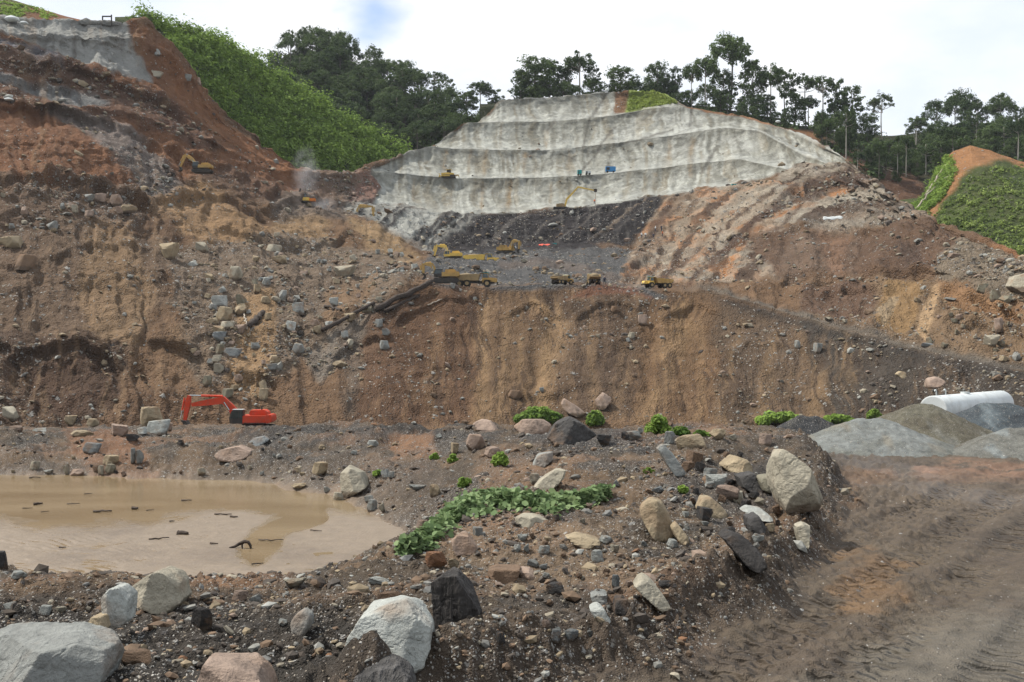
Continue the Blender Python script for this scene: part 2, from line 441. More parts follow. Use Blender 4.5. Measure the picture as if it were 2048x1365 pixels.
# road
mr_ = 1 - sstep(-.5, .6, dr + .5 * nz3)
R_ = painter(X2.shape, (94, 79, 64))
blend(R_, sstep(-.1, .35, nz1 + .5 * nz3), (90, 75, 62))
blend(R_, sstep(.1, .5, nz2 + .3 * nz3) * .6, (112, 95, 78))
blend(R_, sstep(0.02, 0.1, rut) * .5, (98, 82, 68))
def rzone(poly, col, soft, warp, amt):
    d = sdf_poly(spx, spy, poly) + warp * nz1 + .7 * warp * nz3
    blend(R_, amt * (1 - sstep(-soft, soft, d)), col)
rzone([(1500, 1400), (1760, 1290), (2048, 1190), (2500, 1100), (2500, 1700), (1500, 1600)], (106, 97, 87), 50, 60, .8)
rzone([(1675, 1110), (1760, 1110), (1790, 1150), (1800, 1200), (1700, 1220), (1680, 1170)], (136, 100, 64), 26, 70, .6)
rzone([(1660, 940), (1780, 935), (1800, 960), (1680, 985)], (140, 98, 66), 10, 22, .7)
rzone([(1820, 925), (2300, 930), (2300, 965), (1840, 960)], (146, 104, 78), 10, 24, .7)
rzone([(1650, 940), (2300, 960), (2300, 1010), (1680, 1080)], (100, 84, 70), 20, 45, .6)
A += (R_ - A) * mr_[..., None]
blend(A, np.exp(-((dr - .7) / .8) ** 2) * sstep(60, 45, D2) * .75, (82, 68, 57))
# pond bed and wet rim
blend(A, (1 - sstep(-1.0, 0.7, dp)), (150, 124, 100))
blend(A, np.exp(-((dp - 1.0) / .8) ** 2) * .5, (104, 84, 66))
stony = 0.95 * (1 - mr_) * sstep(-.4, .8, dp) * (0.35 + 0.65 * sstep(-.3, .3, nz1)) + mr_ * 0.025
wet = np.clip(mr_ * sstep(.0, .4, fbm(X2 / 4, Y2 / 4, octaves=2, seed=51)) * .6 + mr_ * .45 + np.exp(-(dp / 1.0) ** 2) * .7, 0, 1)
attrs = {'albedo': ('FLOAT_COLOR', A.reshape(-1, 3)), 'stony': ('FLOAT', stony.ravel()), 'wet': ('FLOAT', wet.ravel()), 'along': ('FLOAT', along.ravel()), 'tread': ('FLOAT', (tread * mroad * (1 - .75 * sstep(.1, .8, churn)) * sstep(46, 34, D2)).ravel())}
FQ = grid_faces(*X2.shape)
isroad = (mroad > 0.5).ravel()
def submesh(name, V, FQ, mask, mat, attrs):
    f = FQ[mask]; used, inv = np.unique(f, return_inverse=True)
    return mesh_from_arrays(name, V[used], inv.reshape(f.shape), mat, True, {k: (t, a[used]) for k, (t, a) in attrs.items()})
Vn = G_near.reshape(-1, 3)
fr = isroad[FQ].mean(1) > 0.5
o = obj('ground', submesh('ground', Vn, FQ, ~fr, 'near_soil', attrs)); tag(o, 'rubble-strewn brown earth around the muddy pond', None, kind='structure')
o = obj('mud_road', submesh('mud_road', Vn, FQ, fr, 'near_soil', attrs)); tag(o, 'rutted mud haul road at the right', None, kind='structure')

# wide valley floor under everything, out to the horizon
m, nt, b, out = nodemat('valley_earth')
nz = nn(nt, 'ShaderNodeTexNoise', i_Scale=0.03, i_Detail=8.0)
nt.links.new(nn(nt, 'ShaderNodeTexCoord').outputs['Object'], nz.inputs['Vector'])
nt.links.new(ramp(nt, nz.outputs[0], [(0.35, (0.035, 0.05, 0.02, 1)), (0.65, (0.10, 0.07, 0.04, 1))]), b.inputs['Base Color'])
b.inputs['Roughness'].default_value = 1.0
S_ = 2500.0
o = obj('valley_floor', mesh_from_arrays('valley_floor', [(-S_, -S_, -9.0), (S_, -S_, -9.0), (S_, S_, -9.0), (-S_, S_, -9.0)], np.array([[0, 1, 2, 3]]), 'valley_earth', False))
o['kind'] = 'structure'

# ---------------------------------------------------------------- pond: silt bar and water
m, nt, b, out = nodemat('muddy_water')
co = nn(nt, 'ShaderNodeTexCoord').outputs['Object']
mpn = nn(nt, 'ShaderNodeMapping'); mpn.inputs['Scale'].default_value = (0.09, 0.35, 1); nt.links.new(co, mpn.inputs[0])
nz = nn(nt, 'ShaderNodeTexNoise', i_Scale=1.0, i_Detail=5.0); nt.links.new(mpn.outputs[0], nz.inputs['Vector'])
nt.links.new(ramp(nt, nz.outputs[0], [(0.38, alb4(134, 110, 80)), (0.62, alb4(152, 128, 98))]), b.inputs['Base Color'])
b.inputs['Roughness'].default_value = 0.16
b.inputs['IOR'].default_value = 1.33
b.inputs['Specular IOR Level'].default_value = 0.45
nb = nn(nt, 'ShaderNodeTexNoise', i_Scale=3.2, i_Detail=3.0); mp2 = nn(nt, 'ShaderNodeMapping'); mp2.inputs['Scale'].default_value = (0.5, 1.4, 1)
nt.links.new(co, mp2.inputs[0]); nt.links.new(mp2.outputs[0], nb.inputs['Vector'])
bp = nn(nt, 'ShaderNodeBump', i_Strength=0.25, i_Distance=0.02); nt.links.new(nb.outputs[0], bp.inputs['Height']); nt.links.new(bp.outputs[0], b.inputs['Normal'])
wx = np.linspace(-60, 4, 65); wy = np.linspace(24, 64, 41)
WX, WY = np.meshgrid(wx, wy)
o = obj('pond_water', mesh_from_arrays('pond_water', np.stack([WX, WY, 0 * WX], -1).reshape(-1, 3), grid_faces(*WX.shape), 'muddy_water', True))
o['kind'] = 'structure'

m, nt, b, out = nodemat('wet_silt')
atn = nn(nt, 'ShaderNodeAttribute', attribute_name='albedo'); co = nn(nt, 'ShaderNodeTexCoord').outputs['Object']
nz = nn(nt, 'ShaderNodeTexNoise', i_Scale=2.2, i_Detail=9.0, i_Roughness=.65); nt.links.new(co, nz.inputs['Vector'])
nt.links.new(mixc(nt, .8, atn.outputs['Color'], ramp(nt, nz.outputs[0], [(.3, .78), (.7, 1.18)]), 'MULTIPLY'), b.inputs['Base Color'])
wt = nn(nt, 'ShaderNodeAttribute', attribute_name='wet'); nt.links.new(mathn(nt, 'MULTIPLY_ADD', wt.outputs['Fac'], -.26, .44), b.inputs['Roughness']); b.inputs['Specular IOR Level'].default_value = 0.42
nz2_ = nn(nt, 'ShaderNodeTexNoise', i_Scale=9.0, i_Detail=4.0); nt.links.new(co, nz2_.inputs['Vector'])
bp = nn(nt, 'ShaderNodeBump', i_Strength=0.5, i_Distance=0.05); nt.links.new(nz2_.outputs[0], bp.inputs['Height']); nt.links.new(bp.outputs[0], b.inputs['Normal'])
sp_px = np.linspace(-420, 900, 300); sp_py = np.linspace(1290, 975, 190)
SPX, SPY = np.meshgrid(sp_px, sp_py)
SDp = 7.0 * F / (SPY - 682); SX = (SPX - 1024) / F * SDp
chan = sdf_poly(SPX, SPY, [(500, 985), (600, 1000), (640, 1015), (640, 1035), (560, 1060), (545, 1090), (510, 1120), (490, 1105), (520, 1070), (560, 1040), (600, 1022), (520, 1010), (420, 1003), (440, 990)])
edge = SPY - (1012 + 8 * np.sin(SPX / 90.0) + 14 * fbm(SPX / 60, SPY / 18, octaves=3, seed=61) - 25 * sstep(250, 520, SPX))
sh = np.minimum(sstep(-14, 60, edge), sstep(-4, 26, chan + 6 * fbm(SX / .6, SDp / .9, octaves=2, seed=63)))
sh = np.minimum(sh, sstep(905, 780, SPX))
rip = 0.03 * np.sin((SX * .9 + SDp * 1.9 + 1.3 * fbm(SX / 2.2, SDp / 2.2, octaves=3, seed=66)) / .55 * 2 * np.pi) * sstep(600, 250, SPX) * sstep(.5, 1, sh)
pits = 0.045 * fbm(SX / .7, SDp / .5, octaves=3, seed=68) * sstep(1060, 1110, SPY)
SZ = -0.03 + 0.055 * sh + .012 * fbm(SX / .5, SDp / .8, octaves=3, seed=67) + rip * .8 + pits * sstep(.6, 1, sh) + .02 * fbm(SX / 1.8, SDp / 1.8, octaves=3, seed=64)
As = painter(SPX.shape, (142, 121, 101))
blend(As, sstep(-.1, .4, fbm(SX / 3, SDp / 5, octaves=4, seed=65)) * .8, (126, 106, 88))
blend(As, sstep(1.0, .6, sh), (143, 119, 89))
o = obj('silt_bar', mesh_from_arrays('silt_bar', np.stack([SX, SDp, SZ], -1).reshape(-1, 3), grid_faces(*SPX.shape), 'wet_silt', True, {'albedo': ('FLOAT_COLOR', As.reshape(-1, 3)), 'wet': ('FLOAT', sstep(1.0, .6, sh).ravel())}))
o['kind'] = 'structure'

# ================================================================ SETTING: quarried hillside
ROWS = {
 'T':  [(-500,860,148),(0,850,150),(300,846,156),(600,843,163),(900,842,166),(1300,846,165),(1600,852,158),(1800,856,148),(2048,862,128),(2500,900,105)],
 'C':  [(-500,700,160),(0,690,170),(200,680,176),(400,672,184),(560,662,190),(640,645,194),(760,600,200),(860,566,206),(930,576,207),(1000,573,208),(1100,571,208),(1200,573,208),(1300,586,206),(1400,584,204),(1450,590,202),(1500,605,198),(1600,635,190),(1700,665,180),(1800,692,170),(1900,714,161),(2048,745,150),(2500,850,118)],
 'F':  [(-500,560,176),(0,545,190),(200,545,198),(400,560,206),(560,565,216),(640,560,228),(760,540,242),(860,528,252),(930,545,250),(1000,545,250),(1100,545,250),(1200,545,250),(1300,560,236),(1350,566,232),(1450,568,226),(1500,568,222),(1600,567,217),(1700,562,212),(1800,560,206),(1860,556,202),(1950,575,192),(2048,610,176),(2500,720,138)],
 'E':  [(-500,400,205),(0,378,214),(150,375,224),(260,382,236),(340,430,238),(400,450,242),(520,470,256),(600,490,262),(700,470,285),(800,480,302),(870,500,312),(1000,492,322),(1100,490,326),(1200,492,324),(1280,500,308),(1400,485,285),(1480,470,272),(1600,464,260),(1740,461,246),(1810,490,226),(1900,520,208),(2048,568,184),(2500,690,145)],
 'L0': [(-500,300,225),(0,290,238),(200,300,252),(340,345,262),(420,365,274),(520,385,290),(600,407,304),(660,412,322),(700,412,335),(760,412,345),(870,428,350),(960,428,352),(1100,423,352),(1200,410,350),(1300,395,346),(1380,383,340),(1450,372,334),(1520,364,322),(1600,385,300),(1700,405,270),(1810,450,234),(1900,495,216),(2048,550,189),(2500,675,150)],
 'L1': [(-500,190,245),(0,190,258),(200,215,272),(340,255,286),(420,285,296),(520,335,312),(600,348,332),(660,350,345),(700,350,355),(770,343,370),(850,352,374),(920,357,376),(1000,356,377),(1100,355,377),(1200,348,375),(1300,338,370),(1400,326,362),(1480,318,352),(1600,345,322),(1700,368,288),(1810,430,242),(1900,482,221),(2048,541,193),(2500,665,154)],
 'L2': [(-500,110,262),(0,120,274),(200,140,288),(300,180,298),(400,240,308),(520,318,322),(600,349,336),(660,352,350),(700,354,360),(770,326,380),(810,310,390),(860,292,398),(900,297,399),(1000,300,400),(1100,300,400),(1180,292,399),(1250,283,397),(1350,270,392),(1450,255,384),(1520,262,372),(1600,308,345),(1700,344,300),(1810,418,247),(1900,474,225),(2048,532,197),(2500,655,158)],
 'L3': [(-500,60,272),(0,70,284),(200,75,298),(285,80,308),(335,115,314),(376,160,318),(407,205,321),(441,238,325),(492,282,330),(537,316,334),(600,352,344),(660,357,358),(700,359,368),(770,335,392),(860,300,412),(925,246,420),(1000,244,421),(1100,243,421),(1170,238,420),(1230,230,419),(1290,218,417),(1360,212,414),(1420,222,408),(1480,230,400),(1560,255,385),(1600,272,372),(1640,292,350),(1680,310,325),(1700,328,310),(1760,375,275),(1810,410,252),(1860,440,238),(1950,480,215),(2048,524,201),(2500,648,162)],
 'L4': [(-500,30,282),(0,38,292),(130,40,302),(250,46,308),(275,38,312),(300,42,316),(335,84,320),(352,101,322),(376,135,325),(407,186,328),(441,220,332),(492,268,337),(537,305,342),(600,356,354),(660,364,368),(700,370,380),(770,350,404),(860,315,425),(940,262,438),(1010,198,440),(1100,195,441),(1200,185,442),(1260,183,442),(1310,186,441),(1355,209,430),(1420,232,424),(1480,244,418),(1560,272,402),(1640,310,368),(1700,348,325),(1760,395,288),(1810,430,264),(1860,460,248),(1950,500,225),(2048,540,210),(2500,665,172)],
}
SPXS = np.linspace(-300, 2350, 880)
ROWS['T'] = [(a, b + 24, c) for a, b, c in ROWS['T']]
def rowpts(key):
    R = np.array(ROWS[key], float)
    py = np.interp(SPXS, R[:, 0], R[:, 1]); d = np.interp(SPXS, R[:, 0], R[:, 2])
    k = np.hanning(11)[1:-1]; k /= k.sum()
    py = np.convolve(np.pad(py, 4, 'edge'), k, 'valid'); d = np.convolve(np.pad(d, 4, 'edge'), k, 'valid')
    return np.stack([(SPXS - 1024) / F * d, d, CZ + (682 - py) / F * d], -1)
def shelf(P, w):     # the inner edge of a bench: same height, further in
    Q = P.copy(); Q[:, 1] += w; Q[:, 0] = P[:, 0] * Q[:, 1] / P[:, 1]; return Q
def rng_w(lo, hi, w, w0=0.15, soft=60):
    return w0 + (w - w0) * sstep(lo - soft, lo, SPXS) * (1 - sstep(hi, hi + soft, SPXS))
rows = [('T', rowpts('T'), 0)]
lay = [('C', 120, rng_w(850, 1420, 13, 2.5) + rng_w(1440, 2300, 5.0, 0.0)), ('F', 66, rng_w(1400, 1860, 2.5)), ('E', 62, rng_w(1480, 1740, 2.5) + rng_w(-300, 260, 3.0, 0)),
       ('L0', 62, rng_w(740, 1480, 2.5)), ('L1', 52, rng_w(760, 1500, 3.6)), ('L2', 46, rng_w(850, 1460, 3.2)), ('L3', 46, rng_w(920, 1420, 3.0)), ('L4', 40, 0 * SPXS + 6)]
Gs = [rows[0][1]]; rowid = [0.0]
prev = rows[0][1]; k = 0
for key, n, w in lay:
    P = rowpts(key); k += 1
    ex = 1.25 if key == 'C' else (1.9 if key in ('L1', 'L2', 'L3', 'L4') else 1.1)
    for t in np.linspace(0, 1, n + 1)[1:]:
        # hollow faces: gentle at the foot, steep under the lip
        f = 1 - (1 - t) ** ex
        zz = prev[:, 2] * (1 - t) + P[:, 2] * t; yy = prev[:, 1] * (1 - f) + P[:, 1] * f
        pp = (prev[:, 0] / prev[:, 1]) * (1 - t) + (P[:, 0] / P[:, 1]) * t
        Gs.append(np.stack([pp * yy, yy, zz], -1)); rowid.append(k - 1 + t)
    Q = shelf(P, w)
    for t in (0.5, 1.0):
        Gs.append(P * (1 - t) + Q * t); rowid.append(k + 1e-3 * t)
    prev = Q
B = prev.copy(); B[:, 1] += 40; B[:, 2] -= 14
for t in np.linspace(0, 1, 8)[1:]:
    Gs.append(prev * (1 - t) + B * t); rowid.append(8.01 + t * .1)
G0 = np.stack(Gs, 0); rowid = np.array(rowid)
qpx = 1024 + G0[..., 0] / G0[..., 1] * F; qpy = 682 - (G0[..., 2] - CZ) / G0[..., 1] * F
N0 = grid_normals(_s := np.stack([_smooth(G0[..., i], 9, 0) for i in range(3)], -1))
N0 *= np.sign(-N0[..., 1:2] + 1e-9)
X, Y, Z = G0[..., 0], G0[..., 1], G0[..., 2]

# ---- own colours of the hillside, zone by zone
g1 = fbm(X / 9, Z / 9, Y / 9, octaves=4, seed=71); g2 = fbm(X / 3, Z / 3, Y / 3, octaves=3, seed=72)
g3 = fbm(X / 28, Z / 28, Y / 28, octaves=3, seed=73)
# runnels: narrow across the slope, long down it
wq = qpx + 22 * fbm(qpx / 70, qpy / 55, octaves=3, seed=76) + 5 * g2
amp = sstep(-.35, .35, fbm(qpx / 60, qpy / 70, octaves=3, seed=77))
st1 = fbm(wq / 12, qpy / 95, octaves=4, seed=74) * (.35 + .9 * amp); st2 = fbm(wq / 36 + .35 * g1, qpy / 200, octaves=3, seed=75)
st3 = fbm(wq / 4.5, qpy / 45, octaves=2, seed=79) * amp
A = painter(X.shape, (122, 93, 70)); STN_ = np.full(X.shape, 0.12); RK = np.full(X.shape, 0.25)
blend(A, sstep(.0, .45, g3 + .3 * g1) * .7, (104, 78, 60))
def hz(poly, col, soft=8, warp=14, amt=1.0, stone=None, rock=None):
    d = sdf_poly(qpx, qpy, poly) + warp * g1 + .6 * warp * g2
    mk = amt * (1 - sstep(-soft, soft, d))
    if col is not None: blend(A, mk, col)
    if stone is not None: STN_[:] += (stone - STN_) * mk
    if rock is not None: RK[:] += (rock - RK) * mk
    return mk
# left hillside
hz([(-400,60),(270,35),(340,110),(470,270),(600,345),(680,380),(640,420),(520,385),(420,345),(300,380),(180,375),(-400,390)], (136, 92, 64), 10, 14, 1, .12, .3)
hz([(300,60),(345,110),(470,265),(600,345),(600,375),(480,300),(350,190)], (148, 98, 64), 8, 10, .9, .1, .3)
hz([(0,90),(210,140),(330,200),(440,300),(380,300),(230,230),(0,205),(-300,200),(-300,90)], (110, 80, 66), 10, 22, .85, .5, .55)
hz([(-300,20),(0,32),(60,30),(130,34),(252,44),(268,100),(305,172),(235,150),(150,122),(60,86),(0,74),(-300,60)], (158, 155, 153), 4, 7, 1, .05, .25)
hz([(-300,66),(0,78),(60,92),(112,104),(130,135),(60,120),(0,108),(-300,90)], (112, 112, 122), 6, 9, .9, .1, .3)
hz([(-300,120),(0,150),(90,165),(190,185),(218,208),(170,208),(60,175),(0,166),(-300,130)], (128, 128, 130), 5, 7, .9, .1, .3)
hz([(-300,105),(0,112),(140,130),(330,215),(300,225),(130,165),(0,135)], (104, 80, 68), 8, 16, .6, .55, .7)
hz([(100,210),(180,222),(280,280),(350,345),(400,430),(345,442),(300,405),(255,350),(190,300),(150,260)], (126, 112, 107), 9, 14, .95, .75, .45)
hz([(-300,205),(60,205),(150,260),(240,345),(255,372),(-300,380)], (128, 86, 60), 10, 18, .95, .08, .3)
hz([(-300,372),(260,372),(300,430),(260,470),(120,445),(0,520),(-300,520)], (116, 93, 78), 8, 18, .9, .8, .8)
hz([(290,395),(420,360),(470,420),(540,470),(520,520),(430,510),(360,470)], (160, 124, 88), 10, 18, .9, .2, .35)
hz([(560,430),(640,430),(690,520),(600,520),(545,475)], (164, 130, 94), 8, 14, .9, .15, .3)
hz([(690,440),(770,455),(850,520),(820,545),(770,540),(720,480)], (158, 126, 90), 8, 12, .9, .15, .3)
hz([(380,335),(470,345),(560,392),(640,405),(700,420),(650,440),(540,410),(420,365)], (108, 82, 68), 8, 14, .8, .5, .6)
hz([(520,400),(640,395),(760,420),(690,445),(560,440)], (124, 108, 98), 7, 12, .8, .7, .8)
hz([(-300,470),(140,450),(330,480),(330,600),(230,740),(-300,700)], (114, 92, 76), 12, 25, .85, .35, .3)
hz([(180,440),(260,450),(310,600),(270,700),(190,700),(150,600)], (150, 118, 86), 10, 14, .6, .1, .2)
hz([(-300,640),(240,690),(250,760),(200,850),(-300,900)], (92, 72, 60), 10, 20, .8, .3, .45)
hz([(60,735),(200,715),(240,790),(170,840),(60,830)], (88, 66, 54), 10, 14, .8, .1, .3)
hz([(320,500),(640,470),(860,550),(700,640),(600,740),(520,800),(400,790),(360,640)], (124, 105, 90), 10, 22, .9, .85, .6)
hz([(470,600),(540,590),(560,690),(520,800),(440,790),(470,690)], (162, 126, 88), 8, 16, .8, .2, .25)
hz([(660,590),(760,560),(720,640),(640,650)], (140, 106, 76), 8, 14, .6, .4, .3)
hz([(600,720),(760,610),(790,640),(720,700),(640,770)], (136, 126, 118), 6, 12, .7, .95, .4)
hz([(690,660),(760,650),(760,840),(690,840)], (112, 98, 88), 12, 14, .7, .4, .25)
# central face
hz([(740,640),(860,568),(1010,578),(990,700),(960,850),(700,860)], (106, 77, 58), 12, 18, .9, .22, .25)
hz([(960,580),(1100,580),(1110,700),(1090,850),(960,850)], (112, 87, 65), 14, 22, .8, .18, .25)
hz([(1100,590),(1310,590),(1270,850),(1100,850)], (100, 80, 65), 14, 20, .8, .3, .3)
hz([(1290,600),(1420,590),(1470,640),(1440,860),(1260,860)], (118, 89, 64), 14, 22, .85, .12, .25)
hz([(1440,600),(1700,668),(1740,860),(1430,860)], (100, 82, 68), 14, 26, .85, .35, .25)
hz([(1600,640),(2400,800),(2400,960),(1700,870),(1640,760)], (78, 70, 65), 10, 20, .95, .4, .25)
tan = np.zeros_like(X)
for (x0, y0, x1, y1, w, am) in [(1090,620,1085,850,17,.9),(1060,600,1115,650,12,.9),(985,590,960,700,13,.6),(965,680,955,850,16,.75),(1010,620,1000,850,10,.5),(1118,600,1110,720,12,.7),
        (1365,600,1345,720,22,.8),(1345,700,1300,850,20,.75),(1405,640,1400,850,10,.4),(1640,720,1620,850,17,.6),(1690,640,1700,760,12,.5),(1560,660,1520,850,14,.4),(1035,680,1050,850,8,.5),
        (870,620,860,840,12,.25),(1180,640,1190,840,8,.35),(1255,640,1230,850,9,.35),(1480,640,1440,850,12,.4)]:
    t = np.clip((qpy - y0) / (y1 - y0), 0, 1); cx = x0 + (x1 - x0) * t + 9 * fbm(qpy / 60 + x0, qpy * 0, octaves=2) + 5 * g2
    ww = w * (.55 + .9 * t) * (1 + .5 * st1)
    tan = np.maximum(tan, am * np.exp(-((qpx - cx) / ww) ** 2) * sstep(y0 - 12, y0 + 14, qpy) * (1 - sstep(y1 - 10, y1 + 40, qpy)))
face = (rowid[:, None] < 1.0) & (qpx > 560)
blend(A, tan * face * (.55 + .45 * sstep(-.35, .25, st3 + .6 * st1)), (158, 124, 88))
fm = sstep(1.02, .95, rowid)[:, None] * sstep(500, 640, qpx)
blend(A, fm * sstep(.05, .35, st3 + .4 * st1) * .3, (144, 112, 82)); blend(A, fm * sstep(.05, .35, -st3 - .5 * st1 + .3 * st2) * .6, (80, 63, 53))
ls = sstep(500, 350, qpx)
blend(A, ls * sstep(.1, .5, st1) * .35, (156, 124, 94)); blend(A, ls * sstep(.1, .5, -st1) * .35, (84, 66, 54))
STN_ *= 1 - .8 * tan * face
# bench floor and the dark seam
hz([(860,510),(940,485),(1290,500),(1250,560),(1330,600),(1200,575),(900,575),(840,560)], (92, 91, 94), 8, 12, .95, .65, .45)
hz([(880,420),(960,426),(1100,421),(1200,408),(1350,385),(1300,455),(1260,500),(870,505)], (60, 55, 57), 5, 7, 1, .3, .7)
hz([(1130,600),(1200,568),(1260,575),(1300,600),(1240,590),(1180,596)], (128, 82, 62), 6, 8, .7, .5, .4)
hz([(1000,530),(1120,520),(1250,560),(1240,572),(1110,536),(1000,542)], (112, 98, 92), 4, 6, .8, .2, .2)
# pale broken strata left of the seam and right of it
mk1 = hz([(690,412),(760,408),(880,424),(960,430),(900,480),(860,505),(800,470),(720,440)], (150, 147, 143), 8, 10, .95, .35, .9)
mk2 = hz([(1340,386),(1450,366),(1520,362),(1600,350),(1700,340),(1720,420),(1500,470),(1470,560),(1240,566),(1270,490),(1310,440)], (160, 134, 112), 8, 12, .95, .5, .9)
mk3 = hz([(1470,475),(1600,462),(1640,560),(1400,570)], (134, 120, 108), 8, 12, .9, .6, .85)
mk4 = hz([(1560,345),(1680,315),(1800,405),(1860,440),(1760,455),(1640,470),(1540,440)], (152, 138, 126), 8, 12, .85, .6, .9)
orange = fbm(X / 7, Z / 7, Y / 7, octaves=3, seed=83)
blend(A, (mk2 * .9 + mk3 * .4 + mk4 * .3) * sstep(.05, .3, orange), (176, 124, 84))
blend(A, (mk2 + mk3 + mk4 * .7) * sstep(.15, .35, -orange) * .6, (178, 166, 152))
# the beds: stripes that climb to the right and bend over at the nose
cxx, cyy = 1790.0, 742.0
rr = np.hypot(qpx - cxx, (qpy - cyy) * 1.06) + 16 * g1 + 7 * g2
stripe = np.clip(.45 * vnoise(rr / 4.2, rr * 0 + 5.5, rr * 0) + vnoise(rr / 9.5, rr * 0 + 2.2, rr * 0) + .6 * vnoise(rr / 24, rr * 0 + 9.2, rr * 0), -1.3, 1.3)
beds = np.clip(mk2 + mk3 + mk4, 0, 1) * (.7 + .3 * sstep(-.3, .3, fbm(X / 12, Z / 12, Y / 12, octaves=2, seed=84)))
blend(A, beds * sstep(.05, .4, stripe) * .95, (88, 70, 61)); blend(A, beds * sstep(.05, .5, -stripe) * .55, (172, 158, 143))
dg = (qpx * .72 + qpy * .95) + 9 * g1
sdg = vnoise(dg / 8, dg * 0, dg * 0) + .5 * vnoise(dg / 21, dg * 0 + 3, dg * 0)
seam = hz([(880,424),(960,430),(1100,424),(1200,412),(1340,392),(1270,490),(880,500)], None, 5, 6)
blend(A, mk1 * sstep(.1, .4, sdg) * .95, (70, 66, 68)); blend(A, mk1 * sstep(.2, .7, -sdg) * .6, (190, 188, 184))
dg2 = (qpx * .62 + qpy * .78) + 6 * g1 + 4 * g2
sd2 = vnoise(dg2 / 6, dg2 * 0, dg2 * 0) + .5 * vnoise(dg2 / 15, dg2 * 0 + 3, dg2 * 0)
blend(A, seam * sstep(.45, .9, sd2) * sstep(1080, 1250, qpx) * .7, (146, 116, 88)); blend(A, seam * sstep(.2, .6, sd2) * .5, (112, 104, 100)); blend(A, seam * sstep(.2, .6, -sd2) * .6, (42, 38, 40))
blend(A, seam * sstep(.25, .6, fbm(qpx / 3.2, qpy / 30, octaves=2, seed=88)) * .35 , (128, 122, 118))
for (x0, y0, x1, y1, w) in [(1425,530,1600,370,7),(1600,370,1700,345,8),(1700,345,1770,372,9),(1500,520,1620,400,5),(1620,400,1720,362,6),(1290,500,1345,420,5),(1330,560,1400,500,6),(1380,570,1470,480,5)]:
    ex, ey = x1 - x0, y1 - y0
    t = np.clip(((qpx - x0) * ex + (qpy - y0) * ey) / (ex * ex + ey * ey), 0, 1)
    dd = np.hypot(qpx - x0 - t * ex, qpy - y0 - t * ey) + 3 * g2
    blend(A, .8 * np.exp(-(dd / w) ** 2), (92, 70, 60))
# right hillside below the nose
hz([(1490,476),(1600,468),(1740,463),(1790,440),(1850,440),(1960,490),(1900,540),(1860,556),(1700,562),(1560,566)], (110, 84, 68), 8, 14, .95, .2, .25)
hz([(1580,478),(1720,470),(1700,560),(1560,566)], (122, 100, 86), 12, 22, .5, .4, .3)
hz([(1640,470),(1700,468),(1690,560),(1660,560)], (142, 104, 80), 10, 12, .6, .1, .2)
hz([(1800,490),(1850,500),(1850,550),(1810,552)], (84, 68, 62), 8, 10, .7, .1, .2)
hz([(1880,520),(1930,490),(2060,540),(2400,640),(2400,700),(2048,620),(1870,575)], (134, 118, 102), 8, 14, .9, .75, .85)
hz([(1960,478),(2100,530),(2400,640),(2400,660),(2060,548)], (142, 96, 62), 5, 8, .9, .15, .2)
hz([(1600,572),(1860,560),(1870,580),(2048,615),(2400,720),(2400,840),(2048,742),(1800,690),(1600,632)], (130, 104, 80), 8, 14, .95, .6, .6)
hz([(1600,575),(1720,570),(1760,600),(1740,660),(1600,625)], (108, 82, 68), 8, 14, .9, .3, .35)
hz([(1780,570),(1850,566),(1840,620),(1810,672),(1745,665),(1760,620)], (158, 122, 80), 6, 8, .85, .1, .2)
hz([(1752,640),(1785,600),(1800,600),(1770,668)], (176, 150, 120), 4, 6, .8, .2, .3)
hz([(1872,580),(1885,580),(1850,680),(1828,668)], (186, 150, 112), 4, 6, .85, .2, .4)
hz([(1880,575),(2048,610),(2048,650),(1900,625)], (150, 108, 72), 10, 14, .7, .8, .6)
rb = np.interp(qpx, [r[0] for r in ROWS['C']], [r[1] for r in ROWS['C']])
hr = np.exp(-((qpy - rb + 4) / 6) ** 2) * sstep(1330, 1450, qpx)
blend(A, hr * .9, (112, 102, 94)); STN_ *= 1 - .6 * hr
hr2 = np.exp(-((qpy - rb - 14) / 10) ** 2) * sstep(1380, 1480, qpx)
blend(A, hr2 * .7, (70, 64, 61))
# red rock left of the concrete
hz([(690,350),(740,345),(770,370),(745,412),(690,408)], (150, 112, 100), 8, 10, .8, .6, .8)
hz([(600,350),(700,345),(720,365),(690,410),(600,405)], (132, 108, 94), 8, 12, .8, .7, .7)
# sprayed concrete
CON = [(735,352),(770,326),(860,290),(940,245),(980,230),(1010,196),(1100,190),(1200,180),(1232,180),(1232,226),(1290,212),(1360,208),(1420,220),(1480,226),(1560,252),(1640,290),(1690,312),(1690,326),(1610,330),(1540,352),(1450,372),(1380,383),(1300,395),(1200,410),(1100,423),(960,428),(870,428),(790,414),(745,412),(760,380)]
dcon = sdf_poly(qpx, qpy, CON) + 5 * g2 + 4 * g1
mcon = 1 - sstep(-3, 3, dcon)
Cn = painter(X.shape, (160, 157, 149))
blend(Cn, sstep(-.05, .45, g3 + .5 * g1) * .75, (148, 146, 141))
blend(Cn, sstep(.15, .5, fbm(X / 14, Z / 5, Y / 14, octaves=3, seed=91)) * .7, (190, 188, 184))
cs1 = fbm(wq / 5.0, qpy / 70, octaves=4, seed=94); cs2 = fbm(wq / 13, qpy / 120, octaves=3, seed=95)
blend(Cn, sstep(.06, .32, cs1 + .3 * cs2) * .62, (116, 112, 102)); blend(Cn, sstep(.10, .38, -cs1 - .2 * cs2) * .55, (200, 198, 192)); blend(Cn, sstep(.12, .4, cs2 + .3 * cs1) * .4, (150, 132, 104))
blend(Cn, sstep(.1, .35, fbm(X / 2.2, Z / 3.5, Y / 2.2, octaves=3, seed=93)) * .45, (120, 117, 110)); blend(Cn, sstep(.2, .5, g2) * .4, (208, 206, 202))
